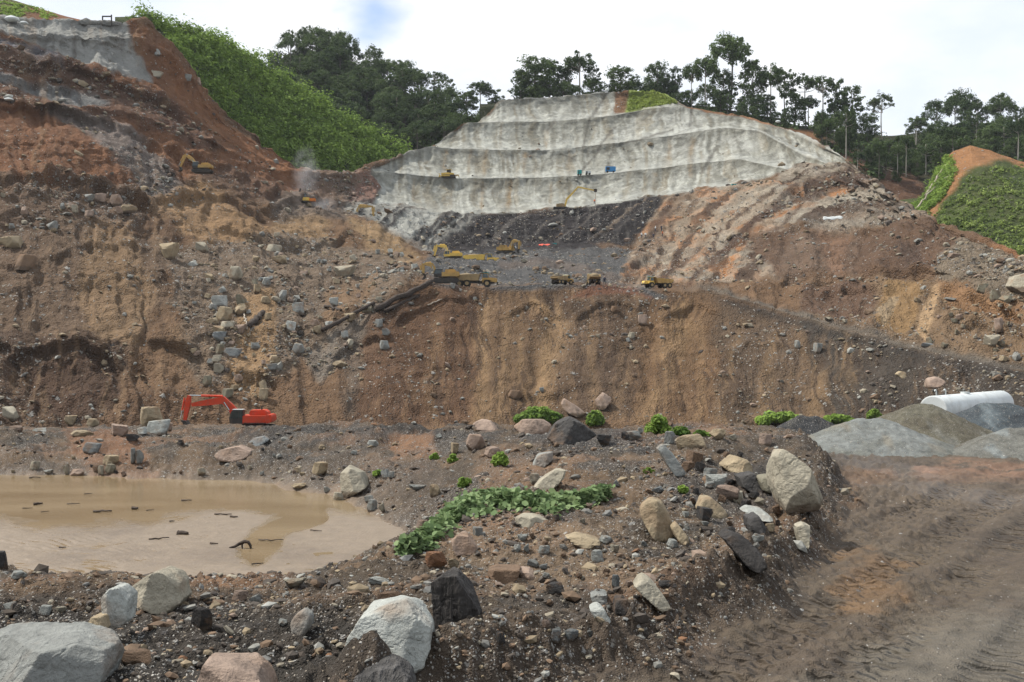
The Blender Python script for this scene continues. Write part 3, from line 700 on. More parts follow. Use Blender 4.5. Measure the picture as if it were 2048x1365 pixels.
lipd = np.abs((rowid % 1.0))[:, None] + 0 * X
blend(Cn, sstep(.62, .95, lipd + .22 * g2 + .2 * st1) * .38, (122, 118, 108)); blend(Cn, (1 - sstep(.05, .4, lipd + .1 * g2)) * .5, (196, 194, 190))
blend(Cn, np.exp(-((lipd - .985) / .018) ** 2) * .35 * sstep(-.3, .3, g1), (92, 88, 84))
for (x, y0, y1, w, am) in [(892,300,345,5,.8),(940,300,352,4,.6),(972,300,352,5,.8),(966,362,425,5,.8),(1020,358,425,8,.9),(1052,305,356,8,.9),(1096,262,298,5,.7),(1104,365,420,4,.5),(1003,246,296,3,.5),(1340,275,330,6,.6),(1385,275,360,7,.6),(1420,330,370,6,.6),(1310,345,390,6,.5),(1140,300,350,5,.4),(830,355,410,4,.5),(905,362,424,4,.4)]:
    cx = x - (qpy - y0) * .08 + 3 * fbm(qpy / 22 + x, qpy * 0, octaves=2)
    mk = am * np.exp(-((qpx - cx) / (w * (.75 + .8 * st3))) ** 2) * (.45 + .55 * sstep(-.3, .3, g2 + st3)) * sstep(y0 - 4, y0 + 6, qpy) * (1 - sstep(y1 - 12, y1 + 6, qpy))
    blend(Cn, mk, (150, 124, 90))
for (x0, y0, x1, y1, w) in [(1215,183,1185,235,3.2),(1180,238,1165,300,2.5),(1230,255,1195,300,2.5),(1225,300,1210,345,2),(1200,300,1160,345,2),(1345,262,1240,290,2),(1110,245,1095,262,3),(1120,310,1150,318,2),(1430,300,1405,345,3),(1385,210,1380,255,3)]:
    ex, ey = x1 - x0, y1 - y0
    t = np.clip(((qpx - x0) * ex + (qpy - y0) * ey) / (ex * ex + ey * ey), 0, 1)
    dd = np.hypot(qpx - x0 - t * ex, qpy - y0 - t * ey) + 2 * g2
    blend(Cn, .75 * np.exp(-(dd / w) ** 2), (96, 90, 84))
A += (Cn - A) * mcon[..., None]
STN_ *= 1 - mcon; RK += (0.42 - RK) * mcon
hz([(1232,180),(1262,180),(1250,224),(1228,228)], (138, 100, 72), 2, 3, 1, .2, .2)
grass = hz([(1258,178),(1310,176),(1362,206),(1300,216),(1250,224)], (146, 160, 72), 2, 3, 1, 0, .1)
hz([(1350,205),(1420,214),(1490,224),(1560,248),(1580,262),(1480,234),(1420,226),(1360,212)], (160, 108, 68), 2, 4, .9, .1, .2)

# ---- relief of the hillside
soil = 1 - RK
disp = 1.5 * fbm(X / 24, Z / 24, Y / 24, octaves=3, seed=101) * (1 - .9 * mcon)
disp += soil * (1.25 * st2 + .55 * st1 + .8 * ridged(wq / 60, qpy / 170, octaves=3, seed=107)) * sstep(0, .12, rowid[:, None])
disp += soil * 1.0 * fbm(X / 11, Z / 11, Y / 11, octaves=3, seed=108) * (1 - mcon)
disp += soil * (1 - mcon) * .55 * ridged(X / 5, Z / 5, Y / 5, octaves=4, seed=110) * sstep(-.2, .4, g3 + .5 * g1)
disp += soil * .45 * fbm(X / 4, Z / 4, Y / 4, octaves=3, seed=102) * (1 - .5 * tan)
disp += RK * (1 - .72 * mcon) * (1.5 * ridged(X / 6.5, Z / 5, Y / 6.5, octaves=4, seed=103) + .75 * ridged(X / 2.1, Z / 1.6, Y / 2.1, octaves=2, seed=104))
disp += mcon * .28 * ridged(X / 2.6, Z / 2.6, Y / 2.6, octaves=3, seed=109)
disp += mcon * (.32 * fbm(X / 13, Z / 7, Y / 13, octaves=5, seed=105) + .06 * st1)
disp += beds * (.2 * stripe) * sstep(-.4, .3, g3 + g1) + mk1 * .6 * sdg + seam * .35 * sd2
bf = sstep(1.02, 1.04, rowid)[:, None] * (1 - sstep(1.6, 2.0, rowid))[:, None] * sstep(840, 900, qpx) * (1 - sstep(1380, 1440, qpx))
disp *= 1 - .7 * bf
# scarps: an overhanging lip with a hollow under it
def scarp(pts, A_, L_, up=7.0):
    P = np.array(pts, float); y = np.interp(qpx, P[:, 0], P[:, 1]) + 9 * fbm(qpx / 26, qpx * 0 + A_, octaves=3, seed=A_) + 3 * g2
    inn = sstep(P[0, 0] - 12, P[0, 0] + 14, qpx) * (1 - sstep(P[-1, 0] - 14, P[-1, 0] + 12, qpx)); d = qpy - y
    return inn * A_ * (.55 * np.exp(-((d + 5) / up) ** 2) - sstep(-1, 4, d) * np.exp(-np.maximum(d, 0) / L_)) * (.6 + .6 * sstep(-.4, .4, fbm(qpx / 40, qpx * 0 + 3, octaves=2, seed=L_)))
SCS = [([(-300,372),(130,372),(255,380),(330,425)], 3.4, 30), ([(-100,203),(110,212),(210,248),(330,305),(420,335),(560,395)], 3.0, 26), ([(-100,108),(130,130),(300,200),(430,292)], 2.4, 20), ([(-100,150),(90,165),(230,212)], 2.0, 12),
       ([(520,415),(640,402),(760,428),(850,480)], 2.4, 14), ([(300,398),(400,385),(470,400),(545,440)], 2.2, 16), ([(430,450),(540,492),(620,500),(700,470)], 2.2, 18), ([(-100,520),(60,540),(180,500),(300,500)], 1.4, 26),
       ([(20,722),(100,700),(180,705),(240,740)], 2.8, 60), ([(-100,690),(20,700),(60,760)], 1.8, 40), ([(300,690),(400,720),(470,760),(560,780)], 2.2, 20), ([(640,770),(700,700),(780,680)], 1.6, 24),
       ([(790,650),(860,610),(960,600)], 1.6, 24), ([(1000,640),(1060,612),(1130,640)], 1.6, 20), ([(1150,640),(1230,610),(1300,625)], 2.2, 24), ([(1330,640),(1390,605),(1450,640)], 1.5, 26), ([(1230,690),(1290,660),(1330,700)], 1.8, 20), ([(820,760),(900,730),(950,770)], 1.2, 24), ([(1000,790),(1080,800),(1180,780)], 1.4, 18), ([(1480,700),(1560,690),(1640,730)], 1.2, 22), ([(1700,720),(1800,740),(1900,760)], 1.0, 20),
       ([(1490,472),(1600,466),(1740,462)], 1.8, 16), ([(1560,568),(1700,563),(1860,557)], 2.2, 18), ([(1640,590),(1720,580),(1790,600)], 2.0, 20), ([(1860,590),(1950,600),(2048,640)], 2.0, 18), ([(1880,650),(1960,640),(2100,690)], 1.8, 18), ([(1560,400),(1640,372),(1720,360),(1800,410)], 1.8, 14), ([(1250,540),(1330,500),(1400,440)], 1.4, 14)]
sc_all = np.zeros_like(X)
for pts_, A_, L_ in SCS: sc_all += scarp(pts_, A_, L_)
# terraces broken by noise on the left hillside
tn = fbm(X / 20, Z / 14, Y / 20, octaves=3, seed=120) * 3.2; fl = np.floor(tn); fr_ = tn - fl
terr = (fl + sstep(.35, .65, fr_)) * 1.0
lefty = sstep(760, 560, qpx) * sstep(.0, .15, rowid)[:, None]
fine = .55 * ridged(X / 2.4, Z / 1.9, Y / 2.4, octaves=3, seed=121) * (.3 + .7 * sstep(-.2, .4, g1 + .4 * g3)) + .5 * ridged(wq / 17, qpy / 75, octaves=3, seed=122) * soil
cface = fm * sstep(600, 760, qpx)
disp = (disp * (1 - .35 * cface) + terr * lefty * (.3 + .35 * sstep(2.4, 3.2, rowid)[:, None]) + fine * (1 - mcon) * (1 - .6 * cface) * sstep(.02, .1, rowid)[:, None])
# keep the bench edges crisp
for rv, lo_, hi_ in ((1, 860, 2400), (2, 1400, 1870), (3, 1480, 1750), (4, 740, 1500), (5, 760, 1500), (6, 850, 1460), (7, 920, 1420)):
    kk_ = np.exp(-((rowid - rv) / .05) ** 2)[:, None] * sstep(lo_ - 40, lo_, qpx) * (1 - sstep(hi_, hi_ + 40, qpx))
    disp *= 1 - .72 * kk_
disp += .5 * sc_all * (1 - .5 * cface) * (1 - mcon) * (1 + .9 * ridged(X / 3.0, Z / 3.0, Y / 3.0, octaves=3, seed=130))
disp *= np.clip((qpx + 300) / 200, .3, 1)
G_sl = G0 + N0 * disp[..., None]
G_sl[..., 1] = np.maximum.accumulate(G_sl[..., 1], axis=0) if False else G_sl[..., 1]
slope = Sheet(G_sl, SPXS)
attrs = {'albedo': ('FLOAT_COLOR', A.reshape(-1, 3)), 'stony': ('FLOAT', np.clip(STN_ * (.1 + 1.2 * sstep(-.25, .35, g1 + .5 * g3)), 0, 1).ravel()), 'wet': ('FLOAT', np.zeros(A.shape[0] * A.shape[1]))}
FQ = grid_faces(*X.shape)[:, ::-1]
fc = mcon.ravel()[FQ].mean(1) > .5
fg = grass.ravel()[FQ].mean(1) > .5
Vs = G_sl.reshape(-1, 3)
# concrete gets a finer skin of its own
m = terrain_material('sprayed_concrete', 0.3, 0.9, 1.0, rough=0.9, spec=0.15, fine=.8)
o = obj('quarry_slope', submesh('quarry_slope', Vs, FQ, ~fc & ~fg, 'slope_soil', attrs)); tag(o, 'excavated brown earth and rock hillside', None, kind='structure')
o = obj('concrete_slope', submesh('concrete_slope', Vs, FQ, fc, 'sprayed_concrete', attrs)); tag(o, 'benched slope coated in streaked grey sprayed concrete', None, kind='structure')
o = obj('grass_slope', submesh('grass_slope', Vs, FQ, fg, 'slope_soil', attrs)); tag(o, 'bright green grass slope at the top of the concrete', None, kind='structure')

def loft_sheet(name, rowlist, pxs, n, cols, noise=2.0, mat='slope_soil', seed=0.0, stone=.1, bulge=0.0):
    R = []
    for rl in rowlist:
        rl = np.array(rl, float)
        py = np.interp(pxs, rl[:, 0], rl[:, 1]); d = np.interp(pxs, rl[:, 0], rl[:, 2])
        R.append(np.stack([(pxs - 1024) / F * d, d, CZ + (682 - py) / F * d], -1))
    G = [R[0]]
    for a, b_ in zip(R[:-1], R[1:]):
        for t in np.linspace(0, 1, n + 1)[1:]:
            G.append(a * (1 - t) + b_ * t)
    G = np.stack(G, 0)
    nz = fbm(G[..., 0] / 18, G[..., 1] / 18, G[..., 2] / 18, octaves=4, seed=seed)
    G[..., 2] += noise * nz
    A = painter(nz.shape, cols[0])
    blend(A, sstep(-.1, .3, fbm(G[..., 0] / 9, G[..., 1] / 9, G[..., 2] / 9, octaves=4, seed=seed + 3)), cols[1])
    sh_ = Sheet(G, pxs)
    return G, A, sh_
def finish_sheet(name, G, A, label, stone=.1, mat='slope_soil'):
    o = obj(name, mesh_from_arrays(name, G.reshape(-1, 3), grid_faces(*G.shape[:2])[:, ::-1], mat, True, {'albedo': ('FLOAT_COLOR', A.reshape(-1, 3)), 'stony': ('FLOAT', np.full(A.shape[0] * A.shape[1], stone)), 'wet': ('FLOAT', np.zeros(A.shape[0] * A.shape[1]))}))
    tag(o, label, None, kind='structure'); return o

pxs = np.linspace(230, 900, 150)
G, A, green_l = loft_sheet('g', [
    [(230,70,322),(335,125,328),(376,165,333),(441,245,341),(537,335,350),(600,372,356),(700,385,376),(800,350,404),(900,340,430)],
    [(230,40,330),(335,80,338),(441,160,352),(537,240,364),(640,290,374),(720,330,386),(800,335,406),(900,345,432)],
    [(230,30,340),(290,34,344),(340,55,352),(400,68,358),(480,98,372),(540,138,382),(600,173,390),(640,198,396),(720,248,404),(800,303,412),(900,350,434)],
    [(230,60,370),(340,90,380),(480,130,400),(640,235,420),(800,330,440),(900,370,450)]], pxs, 22, [(74, 84, 44), (62, 74, 38)], 1.5, seed=201)
d = sdf_poly(green_l.px, green_l.py, [(330,40),(410,48),(415,62),(350,62)]) + 6 * fbm(G[..., 0] / 4, G[..., 2] / 4, octaves=2)
blend(A, 1 - sstep(-3, 3, d), (150, 102, 66))
finish_sheet('green_hill', G, A, 'steep hill covered in bright green scrub, left of centre')

pxs = np.linspace(1740, 2420, 130)
G, A, green_r = loft_sheet('g', [
    [(1740,430,305),(1780,440,302),(1860,490,292),(1950,530,278),(2048,580,264),(2420,700,240)],
    [(1740,412,330),(1780,412,330),(1850,425,322),(1900,395,316),(1960,380,310),(2048,420,296),(2420,560,262)],
    [(1740,404,362),(1780,400,362),(1845,396,356),(1875,340,350),(1905,303,346),(1940,290,344),(1980,298,340),(2048,327,330),(2420,430,296)],
    [(1740,420,400),(1845,410,400),(1905,330,390),(1980,320,380),(2048,345,370),(2420,450,340)]], pxs, 22, [(84, 92, 50), (72, 84, 44)], 1.5, seed=211)
gpx, gpy = green_r.px, green_r.py; nzz = fbm(G[..., 0] / 5, G[..., 2] / 5, G[..., 1] / 5, octaves=3)
d = sdf_poly(gpx, gpy, [(1900,300),(1945,282),(1990,292),(2060,325),(2060,336),(2000,322),(1950,334),(1925,356),(1890,402),(1862,442),(1846,436),(1880,385),(1912,342),(1896,320)]) + 10 * nzz
blend(A, 1 - sstep(-5, 5, d), (168, 116, 72)); bare_r = 1 - sstep(-5, 5, d)
finish_sheet('cleared_hill', G, A, 'cleared hill with orange bare crest and green slope at the right edge')

pxs = np.linspace(960, 2420, 150)
G, A, forest_r = loft_sheet('g', [
    [(960,300,452),(1300,290,455),(1500,300,430),(1560,310,415),(1700,392,385),(1850,450,372),(2048,450,372),(2420,450,372)],
    [(960,212,462),(1300,206,462),(1420,222,462),(1500,240,452),(1560,262,440),(1640,285,425),(1700,320,412),(1800,372,400),(1870,372,402),(2048,350,410),(2420,350,410)],
    [(960,205,475),(1300,198,475),(1420,214,475),(1560,238,470),(1640,256,472),(1700,270,480),(1800,272,520),(1850,262,530),(1920,246,540),(2048,250,540),(2420,260,540)],
    [(960,230,520),(1420,240,520),(1700,290,530),(1920,262,580),(2420,275,580)]], pxs, 20, [(54, 58, 36), (64, 60, 40)], 2.0, seed=221)
nzz = fbm(G[..., 0] / 8, G[..., 2] / 8, G[..., 1] / 8, octaves=3)
for poly, c in [([(1560,255),(1600,262),(1650,262),(1640,292),(1600,292)], (150, 104, 70)), ([(1660,285),(1700,290),(1740,340),(1700,330)], (124, 88, 68)), ([(1770,340),(1840,350),(1850,420),(1790,420),(1750,380)], (112, 80, 62)), ([(1380,200),(1440,210),(1400,222)], (150, 104, 70))]:
    d = sdf_poly(forest_r.px, forest_r.py, poly) + 14 * nzz
    blend(A, 1 - sstep(-4, 4, d), c)
finish_sheet('forest_hill', G, A, 'forested ridge behind the concrete slope')
pxs = np.linspace(380, 1080, 90)
G, A, forest_l = loft_sheet('g', [
    [(380,330,440),(800,335,448),(900,330,450),(1020,285,458),(1080,285,460)],
    [(380,200,500),(540,190,500),(640,195,500),(720,235,490),(800,280,475),(900,285,468),(1020,250,468),(1080,250,468)],
    [(380,170,545),(540,150,545),(575,112,545),(640,105,545),(700,120,540),(760,155,528),(840,195,516),(920,232,506),(1020,236,490),(1080,236,488)],
    [(380,200,620),(640,140,620),(840,215,580),(1080,260,540)]], pxs, 18, [(50, 56, 34), (58, 60, 38)], 3.0, seed=231)
finish_sheet('forest_mountain', G, A, 'forested mountain behind the green hill')
pxs = np.linspace(-420, 230, 60)
G, A, back_l = loft_sheet('g', [
    [(-420,60,318),(0,70,322),(130,60,326),(230,60,330)],
    [(-420,-90,350),(-100,-40,350),(0,-6,350),(70,14,350),(140,36,348),(180,46,346),(230,52,344)],
    [(-420,-60,400),(0,10,400),(140,50,395),(230,70,390)]], pxs, 14, [(150, 100, 70), (128, 88, 62)], .8, seed=241)
d = sdf_poly(back_l.px, back_l.py, [(-420,-100),(0,-10),(60,10),(35,45),(0,50),(-420,20)]) + 14 * fbm(G[..., 0] / 6, G[..., 2] / 6, octaves=3)
blend(A, (1 - sstep(-4, 4, d)) * .8, (92, 104, 58))
finish_sheet('bare_hilltop', G, A, 'bare orange hilltop above the left hillside')
# ================================================================ ROCKS
m, nt, b, out = nodemat('rock')
oi = nn(nt, 'ShaderNodeObjectInfo'); co = nn(nt, 'ShaderNodeTexCoord').outputs['Object']
add = nn(nt, 'ShaderNodeVectorMath', operation='ADD'); nt.links.new(co, add.inputs[0])
cmb = nn(nt, 'ShaderNodeCombineXYZ')
for k in range(3): nt.links.new(mathn(nt, 'MULTIPLY', oi.outputs['Random'], 37.0 * (k + 1)), cmb.inputs[k])
nt.links.new(cmb.outputs[0], add.inputs[1])
nA = nn(nt, 'ShaderNodeTexNoise', i_Scale=1.3, i_Detail=6.0, i_Roughness=.62); nt.links.new(add.outputs[0], nA.inputs['Vector'])
nB = nn(nt, 'ShaderNodeTexNoise', i_Scale=8.0, i_Detail=6.0, i_Roughness=.7); nt.links.new(add.outputs[0], nB.inputs['Vector'])
nC = nn(nt, 'ShaderNodeTexNoise', i_Scale=0.8, i_Detail=3.0, i_Roughness=.6); nt.links.new(add.outputs[0], nC.inputs['Vector'])
c = mixc(nt, .85, oi.outputs['Color'], ramp(nt, nA.outputs[0], [(.28, .5), (.46, .92), (.72, 1.2)]), 'MULTIPLY')
c = mixc(nt, .7, c, ramp(nt, nB.outputs[0], [(.3, .72), (.55, 1.0), (.75, 1.2)]), 'MULTIPLY')
c = mixc(nt, ramp(nt, nC.outputs[0], [(.52, 0.0), (.68, .55)]), c, alb4(150, 112, 80))     # rust and clay stain
geo = nn(nt, 'ShaderNodeNewGeometry'); sx = nn(nt, 'ShaderNodeSeparateXYZ'); nt.links.new(co, sx.inputs[0])
low = mathn(nt, "ADD", mathn(nt, "ADD", sx.outputs[2], .38), mathn(nt, 'MULTIPLY', nA.outputs[0], .7))
c = mixc(nt, ramp(nt, low, [(.0, .9), (.16, .6), (.34, 0.0)]), c, alb4(104, 84, 68))                 # mud splashed on the foot
nt.links.new(c, b.inputs['Base Color']); b.inputs['Roughness'].default_value = .86
h = mathn(nt, 'ADD', mathn(nt, 'MULTIPLY', nA.outputs[0], .16), mathn(nt, 'MULTIPLY', nB.outputs[0], .05))
bp = nn(nt, 'ShaderNodeBump', i_Strength=1.0, i_Distance=1.3); nt.links.new(h, bp.inputs['Height']); nt.links.new(bp.outputs[0], b.inputs['Normal'])

m, nt, b, out = nodemat('layered_rock')       # dark shale with upright layers
oi = nn(nt, 'ShaderNodeObjectInfo'); co = nn(nt, 'ShaderNodeTexCoord').outputs['Object']
mpn = nn(nt, 'ShaderNodeMapping'); mpn.inputs['Scale'].default_value = (5.5, 2.5, .55); mpn.inputs['Rotation'].default_value = (0, .12, 0); nt.links.new(co, mpn.inputs[0])
nA = nn(nt, 'ShaderNodeTexNoise', i_Scale=1.2, i_Detail=5.0, i_Roughness=.6); nt.links.new(mpn.outputs[0], nA.inputs['Vector'])
nB = nn(nt, 'ShaderNodeTexNoise', i_Scale=9.0, i_Detail=4.0); nt.links.new(co, nB.inputs['Vector'])
c = mixc(nt, 1.0, oi.outputs['Color'], ramp(nt, nA.outputs[0], [(.3, .5), (.5, 1.0), (.72, 1.9)]), 'MULTIPLY')
c = mixc(nt, .7, c, ramp(nt, nB.outputs[0], [(.3, .7), (.7, 1.3)]), 'MULTIPLY')
nt.links.new(c, b.inputs['Base Color']); b.inputs['Roughness'].default_value = .8
h = mathn(nt, 'ADD', mathn(nt, 'MULTIPLY', nA.outputs[0], .35), mathn(nt, 'MULTIPLY', nB.outputs[0], .04))
bp = nn(nt, 'ShaderNodeBump', i_Strength=.9, i_Distance=1.0); nt.links.new(h, bp.inputs['Height']); nt.links.new(bp.outputs[0], b.inputs['Normal'])

def ico(sub):
    bm = bmesh.new(); bmesh.ops.create_icosphere(bm, subdivisions=sub, radius=1.0)
    bm.verts.ensure_lookup_table()
    V = np.array([v.co[:] for v in bm.verts]); Fa = np.array([[v.index for v in f.verts] for f in bm.faces]); bm.free()
    return V / np.linalg.norm(V, axis=1, keepdims=True), Fa
ICO = {k: ico(k) for k in (1, 2, 3, 4, 5, 6)}
def cut_rock(normals, dists, sub=4, soft=26.0, noise=.03, seed=0.0, scale=(1, 1, 1)):
    """convex block bounded by planes, edges worn a little, surface roughened"""
    U, Fa = ICO[sub]
    Nn = np.asarray(normals, float); Nn = Nn / np.linalg.norm(Nn, axis=1, keepdims=True); Dd = np.asarray(dists, float)
    q = (U @ Nn.T) / Dd                       # 1/r for each plane
    q = np.maximum(q, 1e-4)
    r = 1.0 / (np.sum(q ** soft, 1) ** (1 / soft))
    P = U * r[:, None]
    if noise:
        P = P * (1 + noise * fbm(U[:, 0] * 2.2, U[:, 1] * 2.2, U[:, 2] * 2.2, octaves=4, seed=seed)[:, None] + .5 * noise * ridged(U[:, 0] * 4, U[:, 1] * 4, U[:, 2] * 4, octaves=3, seed=seed + 5)[:, None])
    return P * np.asarray(scale), Fa
def random_rock(seed, sub=3, n=13, flat=.75, noise=.05, soft=24):
    r_ = np.random.default_rng(seed)
    N = r_.normal(size=(n, 3)); N /= np.linalg.norm(N, axis=1, keepdims=True)
    return cut_rock(np.concatenate([N, -N[:4], [[0, 0, 1], [0, 0, -1]]]), np.concatenate([r_.uniform(.62, 1.0, n), r_.uniform(.7, 1.0, 4), [flat, flat]]), sub, soft, noise, seed * .37)
PROTO = []
for k in range(16):
    V, Fa = random_rock(100 + k, 4, 7 + (k % 5) * 2, .55 + .1 * (k % 4), .022, 80 if k % 4 else 34)
    ext = np.abs(V).max(0); V = V / ext
    me = mesh_from_arrays('boulder', V, Fa, 'rock', False)
    PROTO.append(me)

COLS = {'white': (196, 198, 196), 'grey': (160, 162, 162), 'blue': (138, 144, 150), 'tan': (188, 164, 130), 'beige': (192, 180, 160), 'pink': (184, 154, 138), 'brown': (140, 108, 84), 'rust': (160, 104, 62), 'dark': (74, 74, 78), 'black': (54, 54, 58), 'olive': (146, 138, 118)}
ROCKC = 0
def rock_color(o, kind, jit=.08):
    c = (alb(*COLS[kind], sat=.8) * .86 + alb(120, 100, 82) * .14) * (1 + random.uniform(-jit, jit))
    o.color = (float(c[0]), float(c[1]), float(c[2]), 1)
def ground_depth(px, py):
    d = near.hit(px, py) if py > 868 else None
    if d is not None and d > 150: d = None
    if d is None: d = near.hit(px, py) if py > 846 else None
    if d is None: d = slope.hit(px, py)
    return d
def boulder(cx, cy, w, h, kind, label, group=None, seed=None, rot=None, mat=None, sink=.12, yd=.8, D=None):
    """a boulder seen with centre (cx,cy) and size (w,h) in the 2048 frame, resting on the ground it covers"""
    global ROCKC
    seed = ROCKC if seed is None else seed; ROCKC += 1
    d = D or ground_depth(cx, cy + h * .42)
    if d is None: return None
    sx, sz = w * d / F / 2, h * d / F / 2
    o = bpy.data.objects.new('boulder', PROTO[seed % len(PROTO)]); link(o)
    sy = (sx * yd + sz) * .55 if w > h else max(sx, sz * .7)
    o.location = at(cx, cy, d + sy * .35)
    o.rotation_euler = (0, math.radians(-rot) if rot else random.uniform(-.12, .12), 0)
    o.scale = (sx * 1.04, sy, sz * (1 + sink))
    rock_color(o, kind)
    if mat: pass
    return tag(o, label, 'boulder', group)
def shaped_boulder(outline, kind, label, facets, depth=None, sub=5, D=None, noise=.016, soft=90, mat='rock', name='boulder', lean=.35, Dbase=None):
    """a big block: its side faces follow the outline, its front is cut by the facets (normal x,y,z and distance), with real thickness"""
    P = np.array(outline, float)
    c = P.mean(0); lo = P[:, 1].max()
    d = D or ground_depth(c[0], min(lo, 1360) - 4)
    s = d / F
    Q = np.stack([(P[:, 0] - c[0]) * s, -(P[:, 1] - c[1]) * s], -1)        # x, z in metres
    size = (Q[:, 0].max() - Q[:, 0].min() + Q[:, 1].max() - Q[:, 1].min()) / 4
    Nn, Dd = [], []
    n = len(Q); area = sum(Q[i, 0] * Q[(i + 1) % n, 1] - Q[(i + 1) % n, 0] * Q[i, 1] for i in range(n))
    for i in range(n):
        a, b_ = Q[i], Q[(i + 1) % n]; e = b_ - a
        nx, nz = (e[1], -e[0]) if area > 0 else (-e[1], e[0])
        L = math.hypot(nx, nz); nx, nz = nx / L, nz / L
        dist = a[0] * nx + a[1] * nz
        if dist < size * .08: dist = size * .08
        ty = random.uniform(-.12, .2) * lean
        L2 = math.sqrt(1 + ty * ty)
        Nn.append((nx / L2, ty / L2, nz / L2)); Dd.append(dist / L2)
    dep = depth or size * .8
    for (x, y, z, k) in facets:
        Nn.append((x, y, z)); Dd.append(k * dep)
    Nn.append((0, 1, 0)); Dd.append(dep)
    V, Fa = cut_rock(Nn, Dd, 4, soft, 0, seed=0)
    # chips off corners and edges
    rc = np.random.default_rng(int(c[0] * 3 + c[1])); Cn_ = rc.normal(size=(13, 3)); Cn_ /= np.linalg.norm(Cn_, axis=1, keepdims=True)
    for v in Cn_:
        Nn.append(tuple(v)); Dd.append(float((V @ v).max()) * rc.uniform(.84, .97))
    V, Fa = cut_rock(Nn, Dd, sub, soft, noise, seed=c[0] * .01)
    # shallow fractures across the faces
    fz = np.abs(fbm(V[:, 0] / (size * .55), V[:, 1] / (size * .55), V[:, 2] / (size * .55), octaves=2, seed=c[1] * .1)); crack = np.exp(-(fz / .035) ** 2)
    st_ = np.floor(fbm(V[:, 0] / (size * .9), V[:, 1] / (size * .9), V[:, 2] / (size * .5), octaves=3, seed=c[0] * .2) * 5) * .012
    V = V * (1 - .028 * crack + st_)[:, None]
    me = mesh_from_arrays(name, V, Fa, mat, True if soft < 30 else False)
    o = obj(name, me)
    o.location = at(c[0], c[1], d + dep * .45)
    # textures are scaled to the block, so keep object units near one metre
    rock_color(o, kind, .03)
    return tag(o, label, 'boulder')

# ---- the big blocks one would recognise
FR = [(-.25, -1, .35, .8), (.35, -1, .55, .85)]
shaped_boulder([(-70,1278),(20,1272),(150,1275),(218,1296),(238,1332),(222,1350),(228,1460),(-70,1480)], 'grey', 'huge pale grey block at the bottom left corner', [(.35, -1, .25, .62), (-.75, -.8, .7, .66), (0, -.5, 1, .9)], sub=6, D=14.3, depth=.8)
shaped_boulder([(378,1440),(392,1372),(415,1318),(470,1322),(525,1334),(546,1372),(560,1440)], 'pink', 'pinkish block with white lower edge at the bottom of the picture', [(.1, -.75, .9, .7), (-.7, -1, -.1, .6)], sub=5, D=14.0, depth=.6)
shaped_boulder([(690,1318),(700,1268),(726,1226),(768,1208),(812,1197),(836,1218),(866,1246),(864,1292),(850,1334),(770,1346),(705,1345)], 'white', 'large white boulder with tan lower right corner in the foreground', [(-.1, -1, .55, .62), (.55, -1, .35, .8), (-.5, -1, .2, .75)], sub=6, D=15.7, depth=.75, noise=.03)
shaped_boulder([(864,1160),(884,1148),(915,1144),(938,1165),(950,1195),(964,1216),(955,1262),(900,1268),(866,1266)], 'black', 'black layered rock standing upright behind the white boulder', [(-.3, -1, .1, .7), (.5, -1, .2, .75)], sub=6, D=17.3, depth=.55, mat='layered_rock', noise=.05)
shaped_boulder([(700,1372),(716,1344),(760,1330),(800,1326),(822,1345),(836,1400),(700,1410)], 'dark', 'dark grey slab cut off below the white boulder', [(0, -.6, .9, .6), (0, -1, .2, .9)], sub=5, D=14.4, depth=.5, mat='layered_rock')
shaped_boulder([(252,1184),(290,1156),(326,1130),(342,1146),(358,1152),(370,1198),(352,1220),(318,1216),(280,1200)], 'beige', 'angular pale boulder beside the pond shore at left', [(.3, -1, .3, .6), (-.6, -1, .5, .7)], sub=5, D=19.0, depth=.6, noise=.04)
shaped_boulder([(212,1190),(226,1174),(244,1172),(262,1194),(262,1238),(246,1256),(222,1240),(216,1214)], 'white', 'white upright boulder right above the huge pale block', [(.4, -1, .3, .6), (-.6, -1, .2, .7)], sub=5, D=17.2, depth=.45)
shaped_boulder([(176,1252),(190,1230),(214,1228),(222,1250),(210,1262)], 'tan', 'small tan stone leaning against the white upright boulder', FR, sub=4, D=16.9, depth=.3)
shaped_boulder([(583,1245),(592,1224),(610,1217),(625,1226),(626,1250),(612,1268),(590,1270)], 'grey', 'egg-shaped grey stone with tan foot on dark gravel', [(-.3, -1, .3, .7)], sub=5, D=17.2, depth=.35, soft=14)
shaped_boulder([(682,945),(700,928),(712,926),(722,944),(742,954),(736,972),(716,985),(694,994),(683,975)], 'beige', 'large pale beige boulder on the bank right of the pond', [(.35, -1, .55, .6), (-.7, -1, .1, .7)], sub=5, depth=.9)
shaped_boulder([(1546,914),(1562,900),(1582,898),(1612,934),(1630,965),(1646,1000),(1640,1022),(1600,1026),(1562,1018),(1548,990)], 'beige', 'biggest boulder, beige with pink broken face, at the road edge', [(-.35, -1, .4, .62), (.85, -.7, .1, .62), (.1, -1, -.25, .72)], sub=6, depth=.9, noise=.03)
shaped_boulder([(1310,892),(1326,888),(1344,905),(1372,948),(1362,954),(1346,950),(1328,920)], 'grey', 'pale grey slab leaning in the rubble', [(.1, -1, .3, .7)], sub=5, depth=.35)
shaped_boulder([(1278,1022),(1286,1002),(1306,994),(1326,1002),(1340,1030),(1350,1062),(1336,1084),(1308,1078),(1290,1052)], 'tan', 'long tan boulder with worn rounded end on the mound', [(.4, -1, .3, .6), (-.6, -1, .4, .65)], sub=5, depth=.55, soft=16)
shaped_boulder([(1340,1052),(1352,1042),(1372,1068),(1378,1088),(1366,1092),(1350,1074)], 'tan', 'narrow tan stone beside the long tan boulder', FR, sub=4, depth=.3, soft=18)
